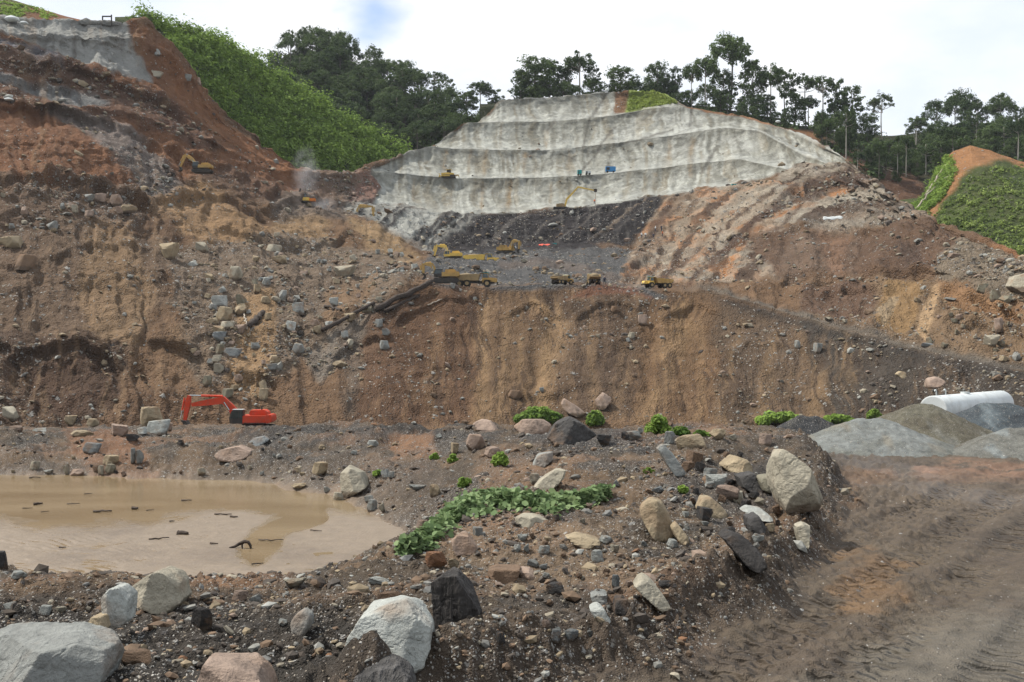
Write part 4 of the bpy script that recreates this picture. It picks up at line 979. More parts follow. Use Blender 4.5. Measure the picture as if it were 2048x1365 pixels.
shaped_boulder([(1392,1012),(1400,994),(1422,994),(1446,1014),(1460,1036),(1420,1034),(1398,1026)], 'tan', 'smooth tan boulder half buried on the mound', [(.2, -1, .6, .7)], sub=5, depth=.5, soft=16)
shaped_boulder([(1442,932),(1470,911),(1492,918),(1506,936),(1500,950),(1470,952)], 'tan', 'tan and white faceted boulder left of the biggest boulder', [(-.5, -1, .5, .6), (.5, -1, .2, .65)], sub=5, depth=.7)
shaped_boulder([(1474,952),(1490,946),(1508,942),(1516,966),(1524,984),(1500,986),(1480,972)], 'dark', 'dark grey boulder with a tan underside among the pale ones', FR, sub=5, depth=.6)
shaped_boulder([(1512,952),(1544,950),(1552,972),(1540,988),(1522,980)], 'olive', 'olive-grey boulder wedged beside the biggest boulder', FR, sub=5, depth=.5, soft=18)
shaped_boulder([(1478,1022),(1496,1012),(1520,1016),(1540,1030),(1532,1046),(1512,1036),(1490,1036)], 'white', 'white-topped stone lying over a dark boulder', [(0, -.6, 1, .6)], sub=4, depth=.4)
shaped_boulder([(1492,1034),(1514,1028),(1524,1046),(1526,1066),(1504,1070),(1494,1056)], 'dark', 'dark boulder under the white-topped stone', FR, sub=4, depth=.45)
shaped_boulder([(1440,1072),(1456,1060),(1484,1070),(1510,1094),(1528,1134),(1506,1138),(1480,1120),(1462,1098)], 'black', 'long black boulder slanting down towards the road', [(.2, -.8, .7, .6)], sub=5, depth=.5)
shaped_boulder([(1590,1052),(1604,1046),(1618,1050),(1614,1078),(1608,1100),(1598,1096),(1594,1072)], 'beige', 'pale upright stone at the road edge below the biggest boulder', FR, sub=5, depth=.3)
shaped_boulder([(1026,852),(1046,838),(1086,838),(1106,852),(1104,868),(1060,870),(1030,866)], 'pink', 'pinkish boulder on the crest left of the dark rock mass', FR, sub=5, depth=1.2, soft=20)
shaped_boulder([(1094,872),(1110,846),(1138,834),(1158,842),(1190,866),(1204,884),(1150,888),(1100,884)], 'dark', 'broad dark rock mass on the crest', [(-.3, -1, .6, .7), (.4, -1, .4, .75)], sub=5, depth=1.4, noise=.07)
shaped_boulder([(946,846),(962,838),(982,842),(1000,862),(976,864),(958,860)], 'pink', 'tan slab lying on the dark crest gravel', [(0, -.7, .8, .6)], sub=4, depth=.8)
shaped_boulder([(432,910),(446,898),(480,892),(506,902),(500,916),(470,922),(440,920)], 'pink', 'long pink and white slab on the bank below the red excavator', [(0, -1, .6, .6)], sub=5, depth=.9)
shaped_boulder([(494,890),(508,876),(530,872),(538,882),(516,894)], 'blue', 'blue-grey slab just below the red excavator', [(0, -.8, .7, .6)], sub=4, depth=.6)
shaped_boulder([(1266,1172),(1284,1152),(1300,1160),(1322,1184),(1340,1216),(1322,1218),(1296,1196)], 'beige', 'splintered cream slab with dark streaks on the mound', [(.3, -.9, .5, .6)], sub=5, depth=.35, noise=.06)
shaped_boulder([(976,1140),(990,1134),(1040,1136),(1042,1150),(1030,1164),(1002,1170),(980,1160)], 'brown', 'brown block with pale flat top behind the black layered rock', [(0, -1, .15, .7), (0, -.5, 1, .6)], sub=5, depth=.45)
shaped_boulder([(1036,1138),(1058,1138),(1070,1148),(1066,1158),(1044,1156)], 'pink', 'pale pink stone joined to the right end of the brown block', FR, sub=4, depth=.35)
shaped_boulder([(902,1080),(918,1066),(936,1070),(958,1096),(940,1104),(914,1100)], 'pink', 'brown-pink wedge boulder below the leafy creeper', [(.5, -.8, .6, .6)], sub=5, depth=.5)
shaped_boulder([(1028,1036),(1044,1030),(1074,1032),(1102,1046),(1062,1058),(1036,1056)], 'beige', 'angular beige stone below the right part of the creeper', [(-.4, -1, .3, .6), (.5, -1, .4, .65)], sub=4, depth=.4)
shaped_boulder([(1130,1072),(1150,1068),(1190,1074),(1204,1082),(1180,1090),(1146,1086)], 'tan', 'flat tan slab lying on brown soil of the mound', [(0, -.7, .8, .6)], sub=4, depth=.35)
shaped_boulder([(1060,986),(1080,960),(1110,938),(1132,938),(1126,956),(1096,984)], 'beige', 'slanting beige slab behind the creeper', [(-.3, -1, .4, .6)], sub=4, depth=.5)
shaped_boulder([(1062,932),(1076,908),(1106,902),(1106,918),(1086,934)], 'grey', 'pale grey faceted stone above the slanting beige slab', FR, sub=4, depth=.5)
shaped_boulder([(1178,1216),(1194,1208),(1206,1214),(1218,1236),(1210,1244),(1190,1232)], 'white', 'white wedge stone beside a black stone on the mound', FR, sub=4, depth=.3)
shaped_boulder([(1230,1196),(1252,1194),(1258,1216),(1240,1226),(1226,1222)], 'black', 'black stone right of the white wedge stone', FR, sub=4, depth=.3)
shaped_boulder([(1180,1188),(1194,1182),(1214,1186),(1212,1202),(1186,1204)], 'grey', 'grey angular stone above the white wedge stone', FR, sub=4, depth=.3)
shaped_boulder([(1852,768),(1856,756),(1870,752),(1884,756),(1892,770),(1874,774),(1858,782)], 'pink', 'round tan-pink boulder on the dark slope above the white tank', [(-.2, -1, .5, .7)], sub=5, D=140, depth=1.2, soft=14)
shaped_boulder([(1792,748),(1800,742),(1810,744),(1810,758),(1800,758)], 'tan', 'tan boulder on the dark slope left of the one above the tank', FR, sub=4, depth=.8)
shaped_boulder([(2020,572),(2030,552),(2060,544),(2070,580),(2040,592)], 'beige', 'big pale boulder on the ledge at the right edge', [(-.7, -.8, .5, .6)], sub=5, depth=2.0)
shaped_boulder([(1120,812),(1128,796),(1150,810),(1172,826),(1160,836),(1140,830)], 'pink', 'pinkish boulder at the slope foot above the dark rock mass', FR, sub=4, depth=1.5)
shaped_boulder([(1190,800),(1206,784),(1222,792),(1218,808),(1204,824),(1196,818)], 'pink', 'tall cracked boulder at the slope foot right of the pinkish one', FR, sub=4, depth=1.5)

# ---- plainer boulders, one by one
B1 = [
 (405,1240,46,42,'black','black block on dark gravel left of the egg-shaped stone'), (272,1314,72,22,'brown','flat brown stone right of the huge pale block'),
 (566,1246,26,14,'white','small white stone left of the egg-shaped stone'), (515,1200,30,22,'grey','grey stone on the foreground mound above dark gravel'),
 (480,1192,30,20,'pink','pale pinkish stone left of the grey stone on the foreground mound'), (590,1166,46,16,'beige','flat beige stone on the foreground crest by the pond'),
 (760,1163,46,14,'white','flat white stone on the foreground crest left of the black layered rock'), (836,1174,30,8,'white','thin white stone behind the black layered rock'),
 (392,1142,44,14,'rust','orange-brown stone on the shore crest right of the pale boulder'), (36,1150,34,16,'white','white stone on the shore at the left edge'),
 (4,1122,26,36,'dark','dark boulder at the left edge of the near shore'), (18,1212,36,14,'white','white flat stone at the left edge above the huge block'),
 (92,1222,22,20,'white','pale stone on dark soil at left'), (120,1220,30,12,'beige','flat pale stone right of the pale stone on dark soil'),
 (870,1122,48,32,'rust','rusty orange boulder behind the black layered rock'), (905,1130,26,24,'tan','yellowish stone beside the rusty boulder'),
 (780,1195,54,20,'brown','brown stone behind the top of the large white boulder'),
 (1194,1114,26,24,'white','white angular stone on the right of the mound'), (1035,1098,18,16,'white','left one of three white stones in a row'),
 (1055,1098,16,20,'white','middle one of three white stones in a row'), (1088,1100,24,16,'white','right one of three white stones in a row'),
 (1046,1076,22,14,'white','lone white chip above the three stones in a row'), (1066,1127,24,14,'grey','grey stone above the pale pink end stone'),
 (1090,1134,22,10,'grey','flat grey oval stone left of the mound middle'), (1092,1151,16,10,'white','small white oval stone below the flat grey oval'),
 (1212,1080,28,16,'white','pale triangular stone at the right end of the flat tan slab'), (956,1064,22,18,'grey','grey stone right of the creeper foot'),
 (1110,1262,30,12,'grey','grey sliver on the lower mound'), (1112,1272,18,24,'blue','blue-grey stone beside the grey sliver'),
 (1140,1270,34,20,'blue','blue-grey block on the lower mound'), (1000,1280,22,28,'dark','dark grey stone on the lower mound'), (1180,1268,20,14,'grey','pale chip right of the blue-grey block'),
 (1232,1164,18,26,'blue','blue-grey upright chip left of the splintered slab'), (1110,1178,38,22,'dark','dark stone in the middle of the mound'), (1330,1170,34,16,'dark','dark stone right of the splintered slab'),
 (1320,980,34,14,'blue','bluish stone above the long tan boulder'), (1420,944,30,14,'grey','grey stone between leaning slab and faceted boulder'),
 (1435,965,44,30,'white','white and pink boulder left of the dark one'), (1455,985,50,26,'pink','pinkish long stone below the white and pink boulder'),
 (1480,1000,30,30,'beige','pale boulder below the dark one'), (1420,970,22,12,'white','small white stone in front of the dark hollow'),
 (1345,1088,24,18,'white','white stone at the lower end of the long tan boulder'), (1372,1030,14,12,'white','upper of two white pebbles beside the long boulder'), (1372,1054,14,12,'white','lower of two white pebbles beside the long boulder'),
 (1540,1056,18,16,'tan','yellow pebble near the pale upright stone'), (1512,1078,30,14,'white','white sliver above the black slanting boulder'),
 (1266,872,34,18,'grey','light grey block on the crest right of the dark mass'), (1280,862,14,12,'white','white stone behind the light grey block'),
 (1340,878,24,28,'grey','grey upright block on the crest'), (1380,885,60,26,'tan','tan gnarled stone on the crest like a root'),
 (1438,870,36,22,'tan','tan block on the crest right of the gnarled stone'), (1468,876,24,16,'beige','pale stone next to the tan block on the crest'),
 (1530,880,28,22,'pink','pinkish block on the flat ground left of the grey gravel heap'), (1546,838,36,22,'blue','blue-grey boulder among the shrubs at the slope foot'),
 (1250,872,16,16,'dark','dark round stone on the crest'), (1212,880,40,20,'dark','dark flat boulder on the crest right of the dark mass'),
 (950,885,40,30,'pink','pink boulder on the bank under the tan slab'), (985,905,36,22,'pink','pink slab on the bank above the creeper'),
 (722,946,20,14,'brown','brown stone lying on top of the pale beige boulder'), (768,948,24,18,'grey','grey stone right of the pale beige boulder'), (783,950,12,12,'grey','small grey stone next to it, further right of the beige boulder'),
 (640,938,34,26,'tan','tan boulder left of the pale beige boulder'), (676,995,24,18,'beige','pale stone under the pale beige boulder at the water'),
 (652,980,14,12,'white','white stone at the waterline left of the beige boulder'), (745,1012,22,24,'grey','grey stone at the waterline right of the beige boulder'),
 (738,998,20,12,'grey','flat grey stone at the waterline right of the beige boulder'), (600,972,40,10,'tan','tan splinter half in the water'), (766,1016,16,20,'beige','beige stone at the waterline near the creeper'),
 (845,1052,26,22,'pink','pinkish stone at the pond corner by the creeper'), (835,975,36,10,'grey','grey splinter lying on the bank'), (870,982,22,24,'tan','tan slab standing on the bank'),
 (710,906,16,8,'white','white chip on the bank above the beige boulder'), (745,888,24,14,'white','white stone on the dark bank gravel'), (644,895,16,10,'tan','tan stone on the dark bank gravel'), (910,898,18,22,'tan','tan angular stone near the green weeds'), (876,872,16,8,'white','white chip on the crest'),
 (185,897,32,20,'blue','flat blue-grey slab on the reddish bank'), (222,921,36,20,'tan','tan rectangular block on the reddish bank'), (266,914,12,32,'grey','left one of two upright grey slabs'), (278,916,14,30,'grey','right one of two upright grey slabs'),
 (222,938,24,18,'olive','olive block below the tan rectangular block'), (202,942,12,20,'beige','upright pale chip at the waterline below the reddish bank'), (155,948,44,18,'pink','pink and white boulder at the waterline'), (134,940,14,24,'beige','beige stone left of the pink and white boulder'), (70,932,18,18,'beige','pale stone at the far waterline near the left edge'), (97,944,20,8,'white','white chip at the far waterline'),
 (22,828,34,26,'beige','pale round boulder at the left edge of the slope foot'), (145,842,26,20,'tan','tan cracked boulder on the slope foot'), (185,846,26,16,'tan','tan boulder right of the cracked one'), (162,867,50,12,'tan','long cream slab at the slope foot'), (240,862,46,22,'pink','grey-pink boulder at the slope foot left of the white ones'), (282,862,26,16,'white','white boulder at the slope foot'), (318,856,44,28,'white','largest white boulder at the slope foot left of the red arm'), (336,855,20,18,'pink','pinkish boulder behind the largest white one'), (300,836,52,40,'tan','big tan faceted block left of the red arm'), (262,876,28,16,'dark','dark flat boulder below the white ones'), (32,858,32,12,'pink','pinkish slab near the left edge at slope foot'), (80,861,30,8,'white','thin white slab at the slope foot'), (30,640,8,8,'white','small white stone high on the dark left slope'),
]
for (x, y, w, h, kd, lb) in B1:
    boulder(x, y, w, h, kd, lb)
B2 = [   # boulders on the slopes
 (30,487,62,30,'tan','long pale boulder near the left edge of the middle slope'), (52,525,36,30,'brown','brown boulder below the long pale one'), (338,505,40,34,'tan','tan boulder on the middle left slope'), (404,495,26,20,'beige','pale boulder in the tan chute'),
 (205,398,26,20,'pink','left boulder of the ledge under the dark red slope'), (232,402,26,22,'pink','middle boulder of the ledge under the dark red slope'), (254,418,40,16,'tan','flat boulder at the ledge end'), (150,420,18,18,'beige','rounded boulder on the rocky ledge'),
 (310,106,22,22,'grey','grey boulder high on the orange slope'), (310,150,30,14,'beige','flat pale boulder high on the orange slope'), (373,158,22,16,'grey','grey boulder at the edge of the green scrub'), (392,165,20,20,'pink','pinkish boulder at the edge of the green scrub'),
 (480,602,22,24,'olive','olive boulder at the top of the rock pile'), (450,630,34,30,'tan','biggest boulder of the rock pile'), (440,604,36,24,'grey','grey flat boulder of the rock pile'), (482,622,36,20,'tan','slanting boulder of the rock pile'), (430,643,34,16,'tan','yellowish boulder at the left of the rock pile'), (455,650,28,14,'beige','beige boulder in the middle of the rock pile'), (482,660,24,20,'pink','pinkish boulder at the right of the rock pile'), (438,659,26,14,'tan','tan boulder under the yellowish one'), (444,674,32,20,'blue','blue-grey boulder at the bottom of the rock pile'), (470,548,30,28,'beige','pale split boulder above the rock pile'), (532,564,18,18,'grey','grey round boulder right of the rock pile top'), (515,578,20,16,'tan','tan boulder below the grey round one'), (508,565,16,14,'olive','olive stone beside the tan boulder'),
 (466,706,34,18,'blue','blue-grey slab below the rock pile'), (440,700,18,22,'olive','olive stone left of the blue-grey slab'), (510,693,22,14,'grey','grey stone right of the blue-grey slab'), (435,738,22,22,'beige','round cream boulder under the rock pile'), (415,762,20,20,'olive','olive boulder left of the tan chute bottom'), (597,618,26,24,'grey','white-grey boulder on bare soil'), (566,593,22,24,'grey','grey boulder above the white-grey one'), (638,660,24,20,'tan','tan boulder at the lower end of the log'), (658,648,18,10,'white','white stone at the lower end of the log'), (700,636,24,18,'tan','cream boulder below the log'), (735,618,24,18,'olive','olive boulder against the log'), (760,600,16,12,'beige','cream stone on the upper log'), (596,698,26,20,'grey','grey boulder above the scree'), (548,720,26,18,'tan','tan boulder left of the scree'), (544,735,30,14,'grey','grey slab left of the scree foot'), (524,772,20,22,'tan','upper of two tan boulders above the red boom'), (528,790,18,24,'tan','lower of two tan boulders above the red boom'), (455,788,26,20,'olive','olive boulder above the red boom'), (768,692,22,20,'grey','grey boulder under the cluster right of the scree'), (770,665,20,16,'grey','grey boulder in the cluster right of the scree'), (758,648,18,18,'grey','upper grey boulder right of the scree'), (690,670,16,16,'grey','rounded grey boulder in the scree'), (700,690,20,22,'beige','pale boulder in the scree'), (565,520,40,20,'tan','tan slab on the rocky spur'), (548,498,30,16,'beige','pale block on the rocky spur'), (690,545,44,24,'beige','pale broken rock left of the brown excavator'), (530,560,24,10,'blue','bluish stone on the spur foot'),
 (907,573,14,12,'grey','grey stone at the crest in front of the nearest truck'), (950,598,10,8,'grey','small grey stone under the crest'), (1595,690,12,18,'grey','upright pale stone on the lower right slope'), (1636,697,16,20,'grey','pale square stone on the lower right slope'), (1255,680,12,10,'grey','left pale stone of the broken cluster on the central slope'), (1285,640,18,20,'pink','upper pale boulder of the broken cluster on the central slope'), (1262,672,14,14,'beige','right pale stone of the broken cluster on the central slope'), (1230,620,20,14,'brown','brown boulder under the crest on the central slope'), (1048,522,16,8,'beige','pale slab on the dark quarry floor'),
 (1968,578,28,20,'olive','leftmost of the boulders on the right ledge'), (1990,592,22,22,'olive','second boulder on the right ledge'), (2014,600,26,16,'olive','third boulder on the right ledge'), (2022,616,18,12,'tan','tan stone below the third boulder on the right ledge'), (1998,650,20,26,'pink','pinkish upright boulder at the right slope'), (1985,682,30,22,'beige','pale boulder under the pinkish upright one'), (1855,690,26,8,'blue','bluish slab at the haul road edge'),
 (1085,780,12,10,'grey','dark-sided stone in the middle of the central slope'), (1030,790,30,18,'brown','brown broken rock low on the central slope'),
]
for (x, y, w, h, kd, lb) in B2:
    boulder(x, y, w, h, kd, lb)

# ---- further boulders of the rubble fields, alike within each field
r3 = random.Random(31)
def field(poly, n, lo, hi, kinds, label, group):
    P = np.array(poly, float); x0, y0 = P.min(0); x1, y1 = P.max(0); k = 0; tries = 0
    while k < n and tries < 4000:
        tries += 1
        x, y = r3.uniform(x0, x1), r3.uniform(y0, y1)
        if sdf_poly(np.array([x]), np.array([y]), poly)[0] > 0: continue
        w = lo + (hi - lo) * r3.random() ** 2
        if boulder(x, y, w, w * r3.uniform(.55, .95), r3.choice(kinds), label, group, seed=r3.randint(0, 99), rot=r3.uniform(-20, 20)): k += 1
field([(330,540),(520,500),(760,560),(640,660),(600,740),(480,780),(390,760),(380,640)], 54, 9, 24, ['beige', 'tan', 'white', 'beige', 'pink', 'grey', 'tan'], 'lesser pale stone in the rubble field above the red excavator', 'rubble field boulders')
field([(0,385),(250,385),(285,430),(120,450),(0,500)], 16, 9, 24, ['tan', 'beige', 'pink', 'grey'], 'pale rock on the ledge under the dark red slope', 'ledge rocks')
field([(1880,590),(2048,620),(2048,735),(1900,705),(1850,680)], 22, 8, 18, ['tan', 'beige', 'olive', 'pink'], 'lesser tan rock on the right slope above the haul road', 'right slope rocks')
field([(530,470),(700,460),(860,530),(700,570),(560,540)], 22, 8, 17, ['grey', 'beige', 'tan', 'white'], 'lesser pale rock on the spur left of the dark quarry floor', 'spur rocks')

field([(1380,915),(1540,905),(1560,1050),(1500,1120),(1420,1060),(1330,960)], 26, 12, 34, ['dark', 'black', 'grey', 'dark', 'beige', 'brown'], 'lesser dark or pale rock jammed among the big boulders of the mound', 'mound rocks by the big boulders')
field([(900,930),(1300,900),(1400,1110),(1260,1290),(960,1250),(900,1130)], 20, 12, 28, ['grey', 'brown', 'dark', 'beige', 'pink'], 'lesser stone strewn over the middle of the mound', 'mound middle stones')
field([(20,882),(440,876),(640,896),(660,950),(420,955),(20,946)], 22, 8, 20, ['beige', 'tan', 'grey', 'brown', 'pink', 'dark'], 'lesser stone on the far bank between pond and red excavator', 'far bank stones')
# ---- countless smaller stones: one body of rubble near, one on the slopes
U1, F1 = ICO[1]
def stone_field(name, pts, sizes, cols, label, sub=1, mat='loose_stone'):
    U, Fa = ICO[sub]
    n = len(pts); k = len(U)
    r_ = np.random.default_rng(5)
    base = []
    for s in range(24):
        rr_ = np.random.default_rng(900 + s)
        N = rr_.normal(size=(8, 3)); N /= np.linalg.norm(N, axis=1, keepdims=True)
        N = np.concatenate([N, -N]); D_ = rr_.uniform(.55, 1.0, 16)
        q = np.maximum((U @ N.T) / D_, 1e-3); base.append(U / (np.sum(q ** 14, 1) ** (1 / 14))[:, None])
    base = np.array(base)
    pick = r_.integers(0, 24, n)
    S = np.stack([r_.uniform(.7, 1.35, n), r_.uniform(.7, 1.35, n), r_.uniform(.4, .9, n)], -1) * np.asarray(sizes)[:, None]
    th = r_.uniform(0, 6.28, n); ph = r_.normal(0, .35, n)
    V = base[pick] * S[:, None, :]
    c, s = np.cos(th)[:, None], np.sin(th)[:, None]
    x = V[..., 0] * c - V[..., 1] * s; y = V[..., 0] * s + V[..., 1] * c
    c2, s2 = np.cos(ph)[:, None], np.sin(ph)[:, None]
    z = V[..., 2] * c2 + x * s2; x = x * c2 - V[..., 2] * s2
    V = np.stack([x, y, z], -1) + np.asarray(pts)[:, None, :]
    Fs = (Fa[None] + (np.arange(n) * k)[:, None, None]).reshape(-1, 3)
    C_ = np.repeat(np.asarray(cols), k, 0)
    o = obj(name, mesh_from_arrays(name, V.reshape(-1, 3), Fs, mat, False, {'albedo': ('FLOAT_COLOR', C_)}))
    tag(o, label, None, kind='stuff'); return o
m, nt, b, out = nodemat('loose_stone')
atn = nn(nt, 'ShaderNodeAttribute', attribute_name='albedo')
nA = nn(nt, 'ShaderNodeTexNoise', i_Scale=6.0, i_Detail=4.0); nt.links.new(nn(nt, 'ShaderNodeTexCoord').outputs['Object'], nA.inputs['Vector'])
nt.links.new(mixc(nt, .8, atn.outputs['Color'], ramp(nt, nA.outputs[0], [(.3, .65), (.7, 1.25)]), 'MULTIPLY'), b.inputs['Base Color']); b.inputs['Roughness'].default_value = .9
bpn = nn(nt, 'ShaderNodeBump', i_Strength=.5, i_Distance=.05); nt.links.new(nA.outputs[0], bpn.inputs['Height']); nt.links.new(bpn.outputs[0], b.inputs['Normal'])

def stone_cols(n, r_, palette, weights):
    pal = np.array([alb(*COLS[k], sat=.8) for k in palette])
    return pal[r_.choice(len(palette), n, p=np.array(weights) / sum(weights))] * r_.uniform(.6, 1.05, (n, 1)) * .62 + alb(112, 92, 74) * .38
r_ = np.random.default_rng(77)
# near rubble: density follows the stoniness of the ground
pts, szs = [], []
tries = 150000
ii = r_.integers(0, G_near.shape[0] - 70, tries); jj = r_.integers(0, G_near.shape[1], tries)
P = G_near[ii, jj]; st = stony[ii, jj]; Dq = P[:, 1]
clump = sstep(-.25, .35, fbm(P[:, 0] / 1.6, P[:, 1] / 1.6, octaves=3, seed=301))
sz = (0.028 + .02 * (Dq / 25)) * np.exp(r_.normal(0, .55, tries)) * 1.15
keep = (r_.random(tries) < st * (.15 + .85 * clump) * .34 * np.clip(Dq / 26, .45, 1.2)) & (dp[ii, jj] > -.2) & (Dq > 12) & (r_.random(tries) > mr_[ii, jj])
pts = P[keep]; szs = np.clip(sz[keep], .02, .26)
pts = pts + np.stack([0 * szs, 0 * szs, szs * .12], -1)
print('near stones', len(pts))
stone_field('rubble', pts, szs, stone_cols(len(pts), r_, ['white', 'grey', 'blue', 'tan', 'beige', 'pink', 'brown', 'rust', 'dark', 'black'], [1.5, 3, 1, 3.5, 2.5, 1, 8, .7, 6, 4]), 'loose stones scattered over the near ground')
# slope rubble
tries = 170000
ii = r_.integers(2, G_sl.shape[0] - 60, tries); jj = r_.integers(0, G_sl.shape[1], tries)
P = G_sl[ii, jj]; st = np.clip(STN_[ii, jj], 0, 1)
clump = sstep(-.2, .35, fbm(P[:, 0] / 7, P[:, 2] / 7, P[:, 1] / 7, octaves=3, seed=305))
sz = .24 * np.exp(r_.normal(0, .6, tries)) * (P[:, 1] / 190)
keep = r_.random(tries) < (st ** 1.3) * (.03 + .97 * clump ** 1.5) * .5 + .002
pts = P[keep]; szs = np.clip(sz[keep], .1, 1.5)
print('slope stones', len(pts))
stone_field('scree', pts + N0[ii, jj][keep] * (szs * .15)[:, None], szs, stone_cols(len(pts), r_, ['white', 'grey', 'blue', 'tan', 'beige', 'pink', 'brown', 'dark'], [4, 4, .4, 8, 7, 3, 4, 2]), 'loose stones scattered over the hillside')
# ================================================================ MACHINES
def paint(name, col, rough=.5, dirt=.35, metal=0.0, dcol=(120, 98, 76)):
    m, nt, b, out = nodemat(name)
    co = nn(nt, 'ShaderNodeTexCoord').outputs['Object']
    nA = nn(nt, 'ShaderNodeTexNoise', i_Scale=1.4, i_Detail=7.0, i_Roughness=.65); nt.links.new(co, nA.inputs['Vector'])
    nB = nn(nt, 'ShaderNodeTexNoise', i_Scale=.5, i_Detail=2.0); nt.links.new(co, nB.inputs['Vector'])
    base = alb(*col, sat=1.0)
    c = mixc(nt, .5, (float(base[0]), float(base[1]), float(base[2]), 1), ramp(nt, nB.outputs[0], [(.3, .75), (.7, 1.15)]), 'MULTIPLY')
    c = mixc(nt, ramp(nt, nA.outputs[0], [(.48, 0.0), (.72, dirt)]), c, alb4(*dcol))
    nt.links.new(c, b.inputs['Base Color'])
    b.inputs['Roughness'].default_value = rough; b.inputs['Metallic'].default_value = metal
    return m
paint('red_paint', (222, 74, 44), .5, .55); paint('yellow_paint', (248, 206, 104), .5, .45, dcol=(170, 140, 100)); paint('ochre_paint', (206, 166, 100), .6, .6)
paint('tan_steel', (176, 150, 112), .7, .5); paint('dark_steel', (62, 58, 56), .6, .5); paint('rubber', (52, 50, 50), .9, .6); paint('grey_steel', (150, 150, 150), .4, .3, .3)
paint('chrome', (205, 210, 215), .2, .05, .8); paint('white_paint', (222, 224, 228), .45, .45, dcol=(160, 152, 140)); paint('blue_paint', (60, 140, 205), .5, .3); paint('teal_paint', (40, 165, 170), .5, .3); paint('orange_paint', (226, 130, 46), .5, .4)
paint('rust_steel', (128, 74, 52), .8, .3); paint('red_tarp', (236, 104, 88), .8, .15); paint('white_cloth', (232, 234, 238), .8, .1); paint('blue_cloth', (110, 160, 215), .8, .1); paint('load_earth', (150, 132, 108), .95, .5)
paint('skin', (150, 108, 84), .6, 0.0); paint('dark_cloth', (70, 74, 92), .9, .1); paint('orange_cloth', (220, 110, 60), .9, .1); paint('pole_wood', (150, 110, 84), .8, .3)
m, nt, b, out = nodemat('cab_glass')
nz = nn(nt, 'ShaderNodeTexNoise', i_Scale=1.2, i_Detail=2.0); nt.links.new(nn(nt, 'ShaderNodeTexCoord').outputs['Object'], nz.inputs['Vector'])
nt.links.new(ramp(nt, nz.outputs[0], [(.3, (.012, .02, .02, 1)), (.7, (.05, .075, .075, 1))]), b.inputs['Base Color']); b.inputs['Roughness'].default_value = .08; b.inputs['Specular IOR Level'].default_value = .6

class MB:
    def __init__(self): self.bm = bmesh.new()
    def box(self, x0, x1, y0, y1, z0, z1, bev=0.0):
        vs = [self.bm.verts.new(p) for p in [(x0,y0,z0),(x1,y0,z0),(x1,y1,z0),(x0,y1,z0),(x0,y0,z1),(x1,y0,z1),(x1,y1,z1),(x0,y1,z1)]]
        fs = [self.bm.faces.new([vs[i] for i in f]) for f in [(3,2,1,0),(4,5,6,7),(0,1,5,4),(1,2,6,5),(2,3,7,6),(3,0,4,7)]]
        if bev:
            es = list({e for f in fs for e in f.edges})
            bmesh.ops.bevel(self.bm, geom=es, offset=bev, segments=2, affect='EDGES')
        return self
    def prism(self, prof, y0, y1, bev=0.0):
        """profile of (x,z) points pulled from y0 to y1"""
        a = [self.bm.verts.new((x, y0, z)) for x, z in prof]; c = [self.bm.verts.new((x, y1, z)) for x, z in prof]
        n = len(prof); fs = [self.bm.faces.new(a), self.bm.faces.new(c[::-1])]
        for i in range(n): fs.append(self.bm.faces.new([a[i], c[i], c[(i + 1) % n], a[(i + 1) % n]]))
        bmesh.ops.recalc_face_normals(self.bm, faces=fs)
        if bev:
            es = list({e for f in fs for e in f.edges})
            bmesh.ops.bevel(self.bm, geom=es, offset=bev, segments=2, affect='EDGES')
        return self
    def tube(self, p, q, r0, r1=None, seg=12):
        p, q = Vector(p), Vector(q); r1 = r0 if r1 is None else r1
        d = (q - p); L = d.length
        M = Matrix.Translation((p + q) / 2) @ d.to_track_quat('Z', 'Y').to_matrix().to_4x4()
        bmesh.ops.create_cone(self.bm, cap_ends=True, segments=seg, radius1=r0, radius2=r1, depth=L, matrix=M)
        return self
    def path(self, pts, radii, seg=8):
        prev = None; pts = [Vector(p) for p in pts]
        for i, p in enumerate(pts):
            t = (pts[min(i + 1, len(pts) - 1)] - pts[max(i - 1, 0)]).normalized()
            up = Vector((0, 0, 1)) if abs(t.z) < .9 else Vector((1, 0, 0))
            u = t.cross(up).normalized(); v = t.cross(u)
            ring = [self.bm.verts.new(p + (u * math.cos(a) + v * math.sin(a)) * radii[i]) for a in [2 * math.pi * k / seg for k in range(seg)]]
            if prev:
                for k in range(seg): self.bm.faces.new([prev[k], prev[(k + 1) % seg], ring[(k + 1) % seg], ring[k]])
            else: self.bm.faces.new(ring[::-1])
            prev = ring
        self.bm.faces.new(prev)
        return self
    def build(self, name, mat, parent=None, smooth=False):
        bmesh.ops.recalc_face_normals(self.bm, faces=self.bm.faces[:])
        me = bpy.data.meshes.new(name); self.bm.to_mesh(me); self.bm.free()
        for p in me.polygons: p.use_smooth = smooth
        me.materials.append(MATS[mat]); return obj(name, me, parent)

